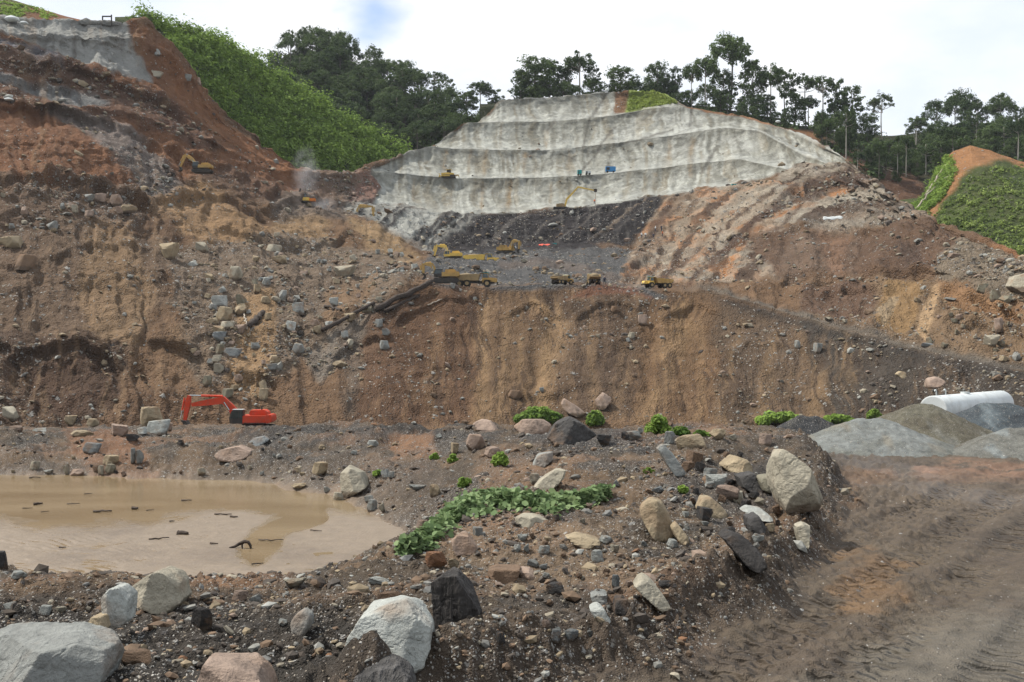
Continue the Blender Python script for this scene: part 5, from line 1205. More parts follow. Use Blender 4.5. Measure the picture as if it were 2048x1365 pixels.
def beam(prof_pts, widths, y, w, name, mat, parent):
    """a box beam following (x,z) points with a depth at each point"""
    top, bot = [], []
    n = len(prof_pts)
    for i, (x, z) in enumerate(prof_pts):
        a = prof_pts[max(i - 1, 0)]; c = prof_pts[min(i + 1, n - 1)]
        tx, tz = c[0] - a[0], c[1] - a[1]; L = math.hypot(tx, tz); nx, nz = -tz / L, tx / L
        h = widths[i] / 2
        top.append((x + nx * h, z + nz * h)); bot.append((x - nx * h, z - nz * h))
    mb = MB()
    for i in range(n - 1):      # convex segments end to end
        mb.prism([top[i], top[i + 1], bot[i + 1], bot[i]], y - w / 2, y + w / 2)
    return mb.build(name, mat, parent)
def excavator(name, label, loc, yaw, paint_, scale=1.0, boom=None, arm=None, bucket=True, body_yaw=0.0, group='excavators on the site', cab_mat=None, tilt=None, cyl='chrome', tool='bucket'):
    """x forward; boom = [(x,z) foot, knee, tip], arm = [(x,z) top, bottom]"""
    t = empty(name, loc, yaw, scale, tilt)
    tag(t, label, 'excavator', group)
    for s in (-1, 1):
        y0 = s * 1.35
        prof = []
        for k in range(9): a = math.pi / 2 + math.pi * k / 8; prof.append((-2.3 + .52 * math.cos(a), .52 + .52 * math.sin(a)))
        for k in range(9): a = -math.pi / 2 + math.pi * k / 8; prof.append((2.3 + .52 * math.cos(a), .52 + .52 * math.sin(a)))
        tr = MB().prism(prof, y0 - .3, y0 + .3).build('track', 'dark_steel', t)
        w = MB()
        for xx in (-2.3, -1.2, -.4, .4, 1.2, 2.3): w.tube((xx, y0 - .33, .5), (xx, y0 + .33, .5), .34 if abs(xx) > 2 else .2)
        w.build('road_wheels', 'dark_steel', tr)
    MB().box(-1.3, 1.3, -1.1, 1.1, .45, .95, .05).tube((0, 0, .9), (0, 0, 1.25), .8, seg=20).build('undercarriage', 'dark_steel', t)
    MB().prism([(-2.1, 1.25), (1.9, 1.25), (1.9, 1.5), (1.1, 2.3), (-2.1, 2.3)], -1.4, 1.4, .04).build('upper_body', paint_, t)
    MB().prism([(-2.1, 1.3), (-2.6, 1.35), (-2.85, 1.6), (-2.85, 2.2), (-2.7, 2.42), (-2.1, 2.42)], -1.42, 1.42, .06).build('counterweight', paint_, t)
    hd = MB().prism([(-2.1, 2.3), (.3, 2.3), (.2, 2.95), (-1.7, 3.0), (-2.1, 2.7)], -1.3, .6, .06).build('engine_hood', paint_, t)
    MB().tube((-1.3, .3, 2.9), (-1.3, .3, 3.45), .09).build('exhaust', 'dark_steel', hd)
    cb = MB().prism([(.9, 1.25), (2.6, 1.25), (2.72, 1.9), (2.35, 2.95), (2.1, 3.05), (.9, 3.05)], .38, 1.42, .05).build('cab', cab_mat or paint_, t)
    MB().prism([(1.5, 1.95), (2.58, 1.95), (2.25, 2.85), (1.5, 2.85)], 1.40, 1.445).build('window', 'cab_glass', cb)
    MB().prism([(1.02, 1.95), (1.42, 1.95), (1.42, 2.85), (1.02, 2.85)], 1.40, 1.445).build('window', 'cab_glass', cb)
    MB().prism([(2.60, 1.95), (2.76, 1.95), (2.42, 2.9), (2.26, 2.9)], .46, 1.34).build('windscreen', 'cab_glass', cb)
    MB().box(.85, 2.3, .36, 1.44, 3.05, 3.13, .02).build('cab_roof', 'white_paint', cb)
    for (q0, q1) in (((-1.9, -1.36, 2.42), (-1.9, -1.36, 2.95)), ((-.2, -1.36, 2.3), (-.2, -1.36, 2.95)), ((-1.9, -1.36, 2.95), (-.2, -1.36, 2.95))): MB().tube(q0, q1, .03, seg=6).build('handrail', 'dark_steel', t)
    MB().box(-2.0, -.4, 1.402, 1.42, 1.55, 2.1).build('side_door', paint_, t)
    MB().box(-2.1, .85, 1.404, 1.425, 1.28, 1.4).build('sill', 'dark_steel', t)
    bo = boom or [(1.2, 1.9), (3.6, 4.6), (6.6, 4.2)]; am = arm or [(6.9, 4.9), (7.6, 1.6)]
    f, kn, tp = bo
    mid = ((f[0] + kn[0]) / 2, (f[1] + kn[1]) / 2)
    bm_ = beam([f, mid, kn, ((kn[0] + tp[0]) / 2, (kn[1] + tp[1]) / 2), tp], [.5, .8, .98, .8, .45], -.15, .55, 'boom', paint_, t)
    ar = beam([am[0], (am[0][0] * .7 + am[1][0] * .3, am[0][1] * .7 + am[1][1] * .3), am[1]], [.42, .75, .34], -.15, .42, 'arm', paint_, t)
    for s in (-.5, .2):
        fb = (f[0] + .55, f[1] - .45); k2 = (kn[0] - .15, kn[1] - .25); md = ((fb[0] + k2[0]) / 2, (fb[1] + k2[1]) / 2)
        cy = MB().tube((fb[0], s, fb[1]), (md[0], s, md[1]), .13).build('boom_cylinder', paint_ if cyl == 'chrome' else 'dark_steel', t)
        MB().tube((md[0], s, md[1]), (k2[0], s, k2[1]), .075).build('rod', 'chrome', cy)
    a0 = (kn[0] + .1, kn[1] + .52); a1 = (am[0][0] - .05, am[0][1] + .02); md = (a0[0] * .35 + a1[0] * .65, a0[1] * .35 + a1[1] * .65)
    cy = MB().tube((a0[0], -.15, a0[1]), (md[0], -.15, md[1]), .15).build('arm_cylinder', paint_, t)
    MB().tube((md[0], -.15, md[1]), (a1[0], -.15, a1[1]), .085).build('rod', 'chrome', cy)
    dx_, dz_ = am[1][0] - am[0][0], am[1][1] - am[0][1]; L = math.hypot(dx_, dz_); nx, nz = -dz_ / L, dx_ / L
    if nx < 0: nx, nz = -nx, -nz
    c0 = (am[0][0] + .12 * dx_ + nx * .55, am[0][1] + .12 * dz_ + nz * .55); c1 = (am[1][0] - .1 * dx_ + nx * .6, am[1][1] - .1 * dz_ + nz * .6); md = (c0[0] * .4 + c1[0] * .6, c0[1] * .4 + c1[1] * .6)
    cy = MB().tube((c0[0], -.15, c0[1]), (md[0], -.15, md[1]), .12).build('bucket_cylinder', paint_, t)
    MB().tube((md[0], -.15, md[1]), (c1[0], -.15, c1[1]), .07).build('rod', 'chrome', cy)
    ex, ez = am[1]
    if tool == 'bucket':
        bk = MB().prism([(ex + .35, ez + .25), (ex - .25, ez + .2), (ex - .55, ez - .25), (ex - .5, ez - .75), (ex - .1, ez - 1.1), (ex + .35, ez - 1.15), (ex + .15, ez - .85), (ex - .1, ez - .5), (ex + .05, ez - .1)], -.85, .55, 0).build('bucket', 'dark_steel', t)
        for k in range(5): MB().prism([(ex + .3, ez - 1.18), (ex + .6, ez - 1.1), (ex + .3, ez - 1.06)], -.8 + k * .31, -.68 + k * .31).build('tooth', 'grey_steel', bk)
    else:
        MB().tube((ex, -.15, ez + .2), (ex, -.15, ez - 1.3), .22).build('breaker', 'dark_steel', t)
    return t
def on_slope(px, D):
    x = (px - 1024) / F * D
    return Vector((x, D, slope.z(x, D)))
# red excavator beyond the pond
K = 138 / F
p = at(505, 865, 138)
excavator('excavator', 'bright orange-red excavator with grey cab standing beyond the pond', p, math.pi, 'red_paint', 1.0,
          boom=[(1.75, 2.35), (3.85, 4.25), (8.0, 3.65)], arm=[(8.35, 4.85), (8.95, 1.4)], group='excavators on the site', cab_mat='dark_steel')
pad = MB()
def placed(px, py_base, D, **kw): return at(px, py_base, D)
# dirty brown one behind the log, and the others, further up
def S(px0, D): return D / F
excavator('excavator', 'dirty brown excavator with arched boom loading the nearest dump truck', at(893, 566, 211), math.pi, 'ochre_paint', .92, boom=[(1.9, 1.8), (3.3, 4.0), (4.9, 4.2)], arm=[(5.2, 4.3), (5.0, 1.9)], tool='bucket', cab_mat='dark_steel')
excavator('excavator', 'yellow excavator with raised arm behind the upper dump truck', at(906, 522, 282), math.pi, 'yellow_paint', .9, boom=[(1.3, 2.0), (2.3, 4.4), (4.5, 4.5)], arm=[(4.8, 4.9), (5.6, 1.3)])
excavator('excavator', 'yellow excavator facing right on the dark quarry floor', at(1012, 509, 305), math.radians(-15), 'ochre_paint', .9, boom=[(1.2, 2.0), (2.4, 4.2), (4.2, 4.2)], arm=[(4.5, 4.4), (4.3, 1.4)])
excavator('excavator', 'yellow excavator with arm stretched down the red left hillside', at(405, 346, 262), math.pi, 'ochre_paint', .85, boom=[(1.4, 2.0), (3.2, 4.2), (4.7, 5.0)], arm=[(4.9, 5.6), (6.6, 1.6)], cab_mat='dark_steel')
excavator('excavator', 'orange-yellow excavator half hidden left of the concrete foot', at(700, 441, 327), 0, 'ochre_paint', 1.0, boom=[(1.8, 2.0), (3.0, 4.4), (6.8, 4.4)], arm=[(7.0, 4.6), (7.4, 1.0)])
# long slender boom at the foot of the concrete
t = empty('long_reach_boom', at(1122, 419, 353), 0, 1.0); tag(t, 'long slender yellow boom machine at the foot of the concrete slope', 'drill rig')
kk = 353 / F
MB().box(-2.6, 2.2, -1.3, 1.3, .1, .8, .1).build('track', 'dark_steel', t)
MB().prism([(-1.6, .8), (1.2, .8), (1.2, 1.5), (.6, 2.0), (-1.6, 1.8)], -1.2, 1.2, .05).build('upper_body', 'tan_steel', t)
bb = [(1.3, 1.2), (1.9, 3.6), (5.6, 7.4)]
beam([(1.3, 1.0), (1.9, 3.4), (5.7, 7.5)], [.55, .7, .45], 0, .5, 'boom', 'yellow_paint', t)
beam([(5.5, 7.6), (11.4, 6.4)], [.55, .35], 0, .4, 'arm', 'yellow_paint', t)
MB().box(11.1, 12.1, -.5, .5, 5.9, 6.9, .05).build('basket', 'dark_steel', t)
MB().tube((11.6, 0, 5.9), (11.6, 0, 1.4), .06).build('hanging_line', 'pole_wood', t)

def dump_truck(label, loc, yaw, scale=1.0, paint_='yellow_paint', load=True, bed='yellow_paint', tilt=0.0):
    """articulated hauler, x forward, about 10 m long"""
    t = empty('dump_truck', loc, yaw, scale); tag(t, label, 'dump truck', 'dump trucks on the site')
    for x in (-3.6, -1.9, 2.6):
        for s in (-1, 1):
            w = MB().tube((x, s * 1.0, .82), (x, s * 1.5, .82), .82, seg=22).build('wheel', 'rubber', t)
            MB().tube((x, s * 1.47, .82), (x, s * 1.53, .82), .42, seg=16).build('rim', 'tan_steel', w)
    MB().box(-4.4, .9, -.5, .5, .9, 1.35).build('rear_frame', 'dark_steel', t)
    MB().box(.9, 4.3, -.6, .6, .8, 1.3).tube((.8, 0, .8), (.8, 0, 1.5), .35).build('front_frame', 'dark_steel', t)
    mb = MB()
    # open tipping body: sides, floor and headboard as plates
    side = [(-5.0, 2.05), (-3.9, 1.45), (.6, 1.45), (.95, 2.85), (.2, 2.95), (-4.8, 2.65)]
    mb.prism(side, -1.5, -1.42); mb.prism(side, 1.42, 1.5)
    mb.prism([(-5.0, 2.05), (-3.9, 1.45), (.6, 1.45), (.6, 1.52), (-3.86, 1.52), (-4.96, 2.12)], -1.42, 1.42)
    mb.prism([(.6, 1.45), (.68, 1.45), (1.05, 3.1), (.95, 3.1)], -1.42, 1.42)
    mb.prism([(.95, 3.0), (1.7, 3.2), (1.7, 3.27), (.95, 3.1)], -1.3, 1.3)
    for xx in (-3.6, -2.2, -.8): mb.prism([(xx, 1.5), (xx + .16, 1.5), (xx + .16, 2.7), (xx, 2.7)], -1.58, -1.5); mb.prism([(xx, 1.5), (xx + .16, 1.5), (xx + .16, 2.7), (xx, 2.7)], 1.5, 1.58)
    bd = mb.build('dump_body', bed, t)
    if load:
        U_, Fa_ = ICO[3]; V = U_ * np.array([2.4, 1.35, .9]) + np.array([-1.9, 0, 2.25]); V *= (1 + .06 * fbm(V[:, 0], V[:, 1], V[:, 2], octaves=3)[:, None])
        obj('load', mesh_from_arrays('load', V, Fa_, 'load_earth', True), t)
    cb = MB().prism([(1.5, 1.3), (2.9, 1.3), (3.05, 1.9), (2.8, 3.15), (1.6, 3.2)], -.8, .8, .06).build('cab', paint_, t)
    for s in (-1, 1): MB().prism([(1.65, 2.1), (2.9, 2.1), (2.68, 3.0), (1.7, 3.0)], s * .79, s * .83).build('window', 'cab_glass', cb)
    MB().prism([(3.0, 2.05), (3.1, 2.05), (2.86, 3.0), (2.76, 3.0)], -.7, .7).build('windscreen', 'cab_glass', cb)
    MB().box(1.4, 3.05, -.95, .95, 3.2, 3.3, .03).build('roof', 'white_paint' if bed == 'yellow_paint' else 'teal_paint', cb)
    MB().prism([(3.0, 1.2), (4.9, 1.1), (5.05, 1.5), (4.7, 2.05), (3.0, 2.2)], -.75, .75, .08).build('hood', paint_, t)
    for s in (-1, 1):
        MB().prism([(1.6, 1.0), (1.75, 1.75), (3.45, 1.75), (3.75, 1.35), (3.6, 1.3), (3.35, 1.62), (1.9, 1.62), (1.75, 1.0)], s * .95 - .35, s * .95 + .35).build('fender', paint_, t)
        MB().box(4.93, 5.05, s * .55 - .15, s * .55 + .15, 1.3, 1.5).build('headlight', 'white_paint', t)
    MB().box(4.8, 5.1, -.9, .9, .75, 1.1, .03).build('bumper', 'dark_steel', t)
    return t
dump_truck('nearest dump truck, dusty tan, parked along the crest edge', at(951, 574.5, 213), 0, .9, 'ochre_paint', True, 'tan_steel')
dump_truck('clean yellow dump truck facing right on the upper ramp', at(963, 531, 276), 0, .97, 'yellow_paint', True, 'yellow_paint')
dump_truck('dump truck seen from its rear left quarter on the dark floor', at(1126, 569, 222), math.radians(48), .62, 'ochre_paint', False, 'tan_steel')
dump_truck('dump truck seen straight from behind on the dark floor', at(1186, 571, 222), math.radians(92), .8, 'ochre_paint', True, 'tan_steel')
dump_truck('dump truck heading left at the right end of the crest', at(1314, 576, 214), math.radians(205), .68, 'yellow_paint', False, 'ochre_paint')

# bulldozer on the lowest concrete bench
t = empty('bulldozer', Vector(((897 - 1024) / F * 376.0, 376.0, max(slope.z((897 - 1024) / F * q_, q_) for q_ in np.linspace(374.5, 378.5, 9)))), math.pi, 1.0); tag(t, 'yellow bulldozer on the lowest concrete bench', 'bulldozer')
for s in (-1, 1): MB().prism([(-2.6, .2), (-2.3, 0), (2.0, 0), (2.5, .3), (2.3, .95), (-2.0, 1.1), (-2.5, .8)], s * 1.1 - .28, s * 1.1 + .28).build('track', 'dark_steel', t)
MB().prism([(-2.0, .9), (2.5, .9), (2.6, 1.7), (.4, 1.95), (-2.0, 1.7)], -.8, .8, .05).build('body', 'yellow_paint', t)
cb = MB().prism([(-.9, 1.7), (.6, 1.7), (.5, 2.9), (-.8, 2.9)], -.75, .75, .04).build('cab', 'dark_steel', t)
MB().box(-1.1, .8, -.9, .9, 2.9, 3.02).build('roof', 'yellow_paint', cb)
MB().prism([(3.1, .1), (3.35, .2), (3.2, .8), (3.4, 1.5), (3.2, 1.5), (3.0, .8)], -1.9, 1.9).build('blade', 'yellow_paint', t)
for s in (-1, 1): MB().prism([(-.6, .5), (3.1, .45), (3.1, .7), (-.6, .75)], s * 1.5 - .1, s * 1.5 + .1).build('push_arm', 'yellow_paint', t)
MB().prism([(-2.0, 1.0), (-3.6, 1.2), (-3.9, .3), (-3.7, .3), (-3.4, .9), (-2.0, .7)], -.5, .5).build('ripper', 'ochre_paint', t)

# drill rig with a leaning mast, raising dust
t = empty('drill_rig', at(604, 406, 303), 0, 1.0); tag(t, 'small drill rig with leaning dark mast in a cloud of dust', 'drill rig')
for s in (-1, 1): MB().box(-1.6, 1.8, s * .9 - .2, s * .9 + .2, 0, .6, .1).build('track', 'dark_steel', t)
MB().prism([(-.6, .6), (2.2, .6), (2.2, 1.5), (-.6, 1.7)], -.9, .9, .05).build('body', 'yellow_paint', t)
MB().box(-1.9, -.7, -.7, .7, .5, 1.4, .05).build('compressor', 'teal_paint', t)
MB().box(2.2, 3.9, -.7, .7, .5, 1.3, .05).build('engine_box', 'orange_paint', t)
beam([(-1.6, .2), (-.4, 4.2)], [.4, .35], 0, .4, 'mast', 'dark_steel', t)
MB().box(.4, 1.3, -.5, .5, 1.6, 2.6, .05).build('cab', 'cab_glass', t)

# compressors and a container on the concrete
def bench_pt(px, D0, D1):
    z = max(slope.z((px - 1024) / F * d_, d_) for d_ in np.linspace(D0, D1, 9)); d_ = (D0 + D1) / 2
    return Vector(((px - 1024) / F * D0, D0, z))
def machine_box(px, py, D, w, h, mat, label, extra=None, name='compressor', cat='compressor'):
    t = empty(name, at(px, py, D) if D < 370 else bench_pt(px, 375.5, 378.5), 0, 1.0); tag(t, label, cat)
    MB().box(-w / 2, w / 2, -.7, .7, .3, h, .08).build('housing', mat, t)
    MB().box(-w / 2 + .3, -w / 2 + w * .4, -.73, -.68, h * .4, h * .85).build('opening', 'dark_steel', t)
    for xx in (-w * .3, w * .3):
        for s in (-1, 1): MB().tube((xx, s * .55, .3), (xx, s * .75, .3), .3).build('wheel', 'rubber', t)
    if extra: extra(t)
    return t
machine_box(1221, 349.5, 377.5, 3.6, 2.1, 'blue_paint', 'bright blue compressor on the concrete bench, rightmost of the row')
machine_box(1159, 354.5, 378.5, 1.5, 1.9, 'teal_paint', 'small teal compressor on the concrete bench')
machine_box(1176, 353, 378.5, 2.0, 1.3, 'white_paint', 'small white pump beside the teal compressor', name='pump', cat='pump')
machine_box(1468, 374, 333, 1.7, .9, 'teal_paint', 'tiny teal machine near the right end of the concrete')

# shelter with red tarpaulin
t = empty('shelter', at(1090, 505, 318), 0, 1.0); tag(t, 'red tarpaulin shelter on poles below the dark seam', 'shelter')
for x in (-1.4, 1.2):
    for y in (-.8, .8): MB().tube((x, y, -1.5), (x, y, 2.0), .09).build('pole', 'pole_wood', t)
tp = MB(); g = 8
vs = [[tp.bm.verts.new((-1.9 + 3.6 * i / g, -1.1 + 2.2 * j / g, 2.0 + .55 * math.sin(math.pi * j / g) + .12 * math.sin(i * 1.7 + j))) for j in range(g + 1)] for i in range(g + 1)]
for i in range(g):
    for j in range(g): tp.bm.faces.new([vs[i][j], vs[i + 1][j], vs[i + 1][j + 1], vs[i][j + 1]])
o = tp.build('tarpaulin', 'red_tarp', t, True); md = o.modifiers.new('thick', 'SOLIDIFY'); md.thickness = .04
machine_box(1109, 497, 318, 1.3, 1.6, 'teal_paint', 'teal tank unit right of the red shelter', name='water_tank', cat='tank')
t = empty('steel_beam_stack', at(1065, 497, 318)); tag(t, 'rusty steel beams laid left of the red shelter', 'steel beam')
for k in range(4): MB().box(-2.2 + .2 * k, 2.0 - .1 * k, -.6 + .3 * k, -.4 + .3 * k, .1 + .12 * k, .35 + .12 * k).build('beam', 'rust_steel', t)
# white and blue sheet on the nose
t = MB(); 
vs = [[t.bm.verts.new((-2.4 + 4.8 * i / 12, .15 * math.sin(i * 1.3 + j), -.45 + .9 * j / 4 + .1 * math.sin(i * .9))) for j in range(5)] for i in range(13)]
for i in range(12):
    for j in range(4): t.bm.faces.new([vs[i][j], vs[i + 1][j], vs[i + 1][j + 1], vs[i][j + 1]])
o = t.build('tarpaulin_sheet', 'white_cloth', None, True); d_ = slope.hit(1666, 440) or 250; o.location = at(1666, 436, d_ - 1.2); o.rotation_euler = (math.radians(-35), math.radians(-3), 0)
o.modifiers.new('thick', 'SOLIDIFY').thickness = .05
tag(o, 'white sheet spread on the rock at the right shoulder', 'tarpaulin')

# steel portal frame at the top left
t = empty('portal_frame', at(214, 46, 306)); tag(t, 'dark steel portal frame on the top of the left hillside', 'frame')
for x in (-1.3, 1.3): MB().box(x - .15, x + .15, -.15, .15, -.8, 2.0 + (.4 if x > 0 else 0)).build('post', 'dark_steel', t)
MB().box(-1.45, 1.45, -.13, .13, 1.75, 2.1).build('crossbeam', 'dark_steel', t)
def sack(px, py, D, w, h, label):
    V = ICO[3][0] * np.array([w / 2, w / 2.4, h / 2]); V *= (1 + .12 * fbm(V[:, 0] * 1.5, V[:, 1] * 1.5, V[:, 2] * 1.5, octaves=3)[:, None])
    o = obj('plastic_sheet', mesh_from_arrays('plastic_sheet', V, ICO[3][1], 'white_cloth', True)); o.location = at(px, py, D); tag(o, label, 'sheeting')
sack(24, 38, 291, 3.8, 1.6, 'large white plastic heap on the concrete at top left'); sack(48, 46, 291, 2.4, .9, 'smaller white plastic heap right of the large one')
sack(18, 199, (slope.hit(18, 203) or 256) - .3, 2.4, .8, 'white plastic scrap on the left hillside edge')
sack(1214, 180, 443, 1.8, 1.6, 'white heap on the very top of the concrete slope'); sack(1556, 243, 388, 2.0, .9, 'pale heap on the orange shoulder right of the concrete')

# people
def person_mesh():
    me = bpy.data.meshes.new('body')
    J = [(0,0,.95,.17),(0,0,1.2,.18),(0,0,1.42,.17),(0,0,1.53,.07),(0,.02,1.66,.105),(0,.01,1.78,.085),
         (-.11,0,.85,.11),(-.13,.03,.5,.085),(-.14,.0,.09,.06),(-.15,.13,.04,.05),(.11,0,.85,.11),(.15,.08,.5,.085),(.17,.02,.09,.06),(.18,.15,.04,.05),
         (-.22,0,1.42,.075),(-.3,.02,1.15,.055),(-.28,.14,.92,.045),(-.27,.2,.86,.045),(.22,0,1.42,.075),(.31,.03,1.15,.055),(.3,.16,.94,.045),(.29,.22,.88,.045)]
    E = [(0,1),(1,2),(2,3),(3,4),(4,5),(0,6),(6,7),(7,8),(8,9),(0,10),(10,11),(11,12),(12,13),(2,14),(14,15),(15,16),(16,17),(2,18),(18,19),(19,20),(20,21)]
    me.from_pydata([j[:3] for j in J], E, [])
    o = bpy.data.objects.new('tmp', me); COL.objects.link(o)
    sk = o.modifiers.new('s', 'SKIN'); sd = o.modifiers.new('d', 'SUBSURF'); sd.levels = sd.render_levels = 1
    bpy.context.view_layer.update()
    for k, v in enumerate(me.skin_vertices[0].data): v.radius = (J[k][3], J[k][3]); v.use_root = (k == 0)
    dgp = bpy.context.evaluated_depsgraph_get(); dgp.update()
    res = bpy.data.meshes.new_from_object(o.evaluated_get(dgp))
    bpy.data.objects.remove(o); return res
pm = person_mesh()
def dressed(top, legs):
    me = pm.copy(); me.materials.clear()
    for k in (top, legs, 'skin', 'white_paint'): me.materials.append(MATS[k])
    for p in me.polygons:
        z = p.center.z; x = abs(p.center.x)
        p.material_index = 3 if z > 1.72 else (2 if z > 1.5 else (0 if z > .93 and not (x > .26 and z < 1.0) else (2 if x > .26 and z > .8 else 1)))
        p.use_smooth = True
    me.name = 'person'; return me
PW, PO, PD = dressed('white_cloth', 'dark_cloth'), dressed('orange_cloth', 'dark_cloth'), dressed('dark_cloth', 'dark_cloth')
for (px, py, me, lb) in [(1283,476,PW,'left one of two workers in white standing on the pale rock'), (1291,476,PW,'right one of two workers in white standing on the pale rock'), (1286,453,PW,'worker in white alone high on the dark seam'), (1311,463,PW,'worker in white above the pale rock ledge'), (1323,462,PD,'worker in dark clothes next to one in white'), (1325,473,PO,'worker in orange shirt below the others'), (1307,478,PD,'worker in dark clothes sitting low on the ledge'), (1031,503,PW,'worker in white beside the right excavator arm'), (1182,555,PD,'worker in dark clothes on the dark floor between the trucks'), (1189,408,PO,'worker under the long boom at the concrete foot')]:
    d_ = slope.hit(px, py) or 300
    if lb.startswith('worker in dark clothes on the dark floor'): px, py, d_ = 1209, 569, 222
    o = bpy.data.objects.new('person', me); link(o); o.location = at(px, py, d_ - .3); o.rotation_euler = (0, 0, random.uniform(0, 6.28)); tag(o, lb, 'person', 'workers on the slope')

# ---------------------------------------------------------------- tank and stockpiles
a_ = at(1866, 821, 70); c_ = at(2001, 817, 77.5)
ax = (c_ - a_); L = ax.length; yaw = math.atan2(ax.y, ax.x)
t = empty('storage_tank', a_, yaw); tag(t, 'white cylindrical storage tank lying behind the gravel heaps', 'tank')
R = .98
prof = [(-.0, 0.0), (-.28, .25), (-.24, .6), (-.1, .85), (0.0, R), (L, R), (L + .12, .85), (L + .26, .6), (L + .3, .25), (L + .32, 0.0)]
bmx = bmesh.new(); seg = 48; ringv = []
for (x, r) in [(-.02, .001)] + [(-.02, .5), (-.02, .9), (0.0, R - .02), (.03, R)] + [(L * k / 6, R) for k in range(1, 6)] + [(L, R), (L + .15, R * .93), (L + .3, R * .7), (L + .38, R * .35), (L + .4, .001)]:
    ringv.append([bmx.verts.new((x, r * math.cos(2 * math.pi * k / seg), r * math.sin(2 * math.pi * k / seg))) for k in range(seg)])
for r0, r1 in zip(ringv[:-1], ringv[1:]):
    for k in range(seg): bmx.faces.new([r0[k], r1[k], r1[(k + 1) % seg], r0[(k + 1) % seg]])
bmesh.ops.recalc_face_normals(bmx, faces=bmx.faces[:])
me = bpy.data.meshes.new('shell'); bmx.to_mesh(me); bmx.free()
for p_ in me.polygons: p_.use_smooth = p_.center.x > .02
me.materials.append(MATS['white_paint']); sh_ = obj('shell', me, t)
for xx in (L * .33, L * .66):
    bmx = bmesh.new(); bmesh.ops.create_cone(bmx, cap_ends=False, segments=48, radius1=R + .012, radius2=R + .012, depth=.05, matrix=Matrix.Translation((xx, 0, 0)) @ Matrix.Rotation(math.pi / 2, 4, 'Y'))
    me = bpy.data.meshes.new('weld_seam'); bmx.to_mesh(me); bmx.free(); me.materials.append(MATS['white_paint']); obj('weld_seam', me, t)
for xx in (.5, 1.9):
    MB().path([(xx, 0, R - .05), (xx, 0, R + .28), (xx - .06, 0, R + .36), (xx - .16, 0, R + .38), (xx - .26, 0, R + .34), (xx - .28, 0, R + .26)], [.05] * 6).build('vent_pipe', 'white_paint', t, True)
MB().tube((L * .45, 0, R - .03), (L * .45, 0, R + .1), .3, seg=20).build('manhole', 'white_paint', t)
MB().box(-.03, -.021, -.05, .35, -.25, -.1).build('plate', 'teal_paint', t)
for xx in (L * .15, L * .8): MB().box(xx - .15, xx + .15, -.8, .8, -R - .35, -R + .25).build('saddle', 'grey_steel', t)

m = terrain_material('gravel', .03, .08, .8, rough=.95, spec=.15)
def heap(cx, D, apex_py, rx, ry, cols, label, seed, ridge=0.0, skew=0.0, rel=-5.5):
    x0 = (cx - 1024) / F * D; top = CZ + (682 - apex_py) / F * D; base_z = CZ + rel
    h = top - base_z
    n = 120
    u = np.linspace(-1.25, 1.25, n); UX, UY = np.meshgrid(u, u)
    wx = UX + .06 * fbm(UX * 2, UY * 2, octaves=2, seed=seed); wy = UY + .06 * fbm(UX * 2 + 9, UY * 2, octaves=2, seed=seed)
    r = np.hypot(np.maximum(np.abs(wx - skew * (1 - np.abs(wy))) - ridge, 0) / (1 - ridge * .6), wy)
    z = h * np.clip(1.02 - np.sqrt(r * r + .003), -.12, 1) + .10 * fbm(UX * rx / 1.2, UY * ry / 1.2, octaves=4, seed=seed + 4) + .05 * ridged(UX * rx / .4, UY * ry / .4, octaves=2, seed=seed)
    V = np.stack([UX * rx, UY * ry, z], -1)
    A = painter(UX.shape, cols[0]); blend(A, sstep(-.1, .35, fbm(UX * 2.2, UY * 2.2, octaves=4, seed=seed + 7)), cols[1])
    if len(cols) > 2: blend(A, sstep(.12, .4, fbm(UX * 4, UY * 1.6, octaves=3, seed=seed + 9)) * .7, cols[2])
    keep = (z > -.1).ravel(); FQ_ = grid_faces(n, n); FQ_ = FQ_[keep[FQ_].all(1)]
    me = submesh('gravel_heap', V.reshape(-1, 3), FQ_, np.ones(len(FQ_), bool), 'gravel', {'albedo': ('FLOAT_COLOR', A.reshape(-1, 3)), 'stony': ('FLOAT', np.full(n * n, .35)), 'wet': ('FLOAT', np.zeros(n * n))})
    o = obj('gravel_heap', me); o.location = (x0, D, base_z + .02); tag(o, label, 'gravel heap', 'gravel heaps by the road')
heap(1738, 53, 836, 4.3, 3.6, [(136, 138, 138), (122, 122, 118), (142, 132, 118)], 'light grey gravel heap, leftmost of the three by the road', 401, .12)
heap(1842, 57, 806, 4.6, 4.2, [(112, 106, 92), (100, 92, 78), (126, 124, 120)], 'brownish grey gravel heap in the middle of the three', 402, .08)
heap(2000, 62, 806, 4.8, 4.0, [(82, 90, 98), (70, 76, 84), (118, 128, 136)], 'dark blue-grey gravel heap at the right edge', 403, .12)
heap(2080, 51, 856, 4.0, 2.6, [(120, 118, 114), (106, 100, 92), (140, 146, 150)], 'low dark gravel heap cut by the right edge', 404, .3)
heap(1616, 55, 832, 1.9, 1.3, [(66, 66, 70), (80, 78, 78), (54, 54, 58)], 'small heap of black broken shale left of the gravel heaps', 405, .25, rel=-4.9)

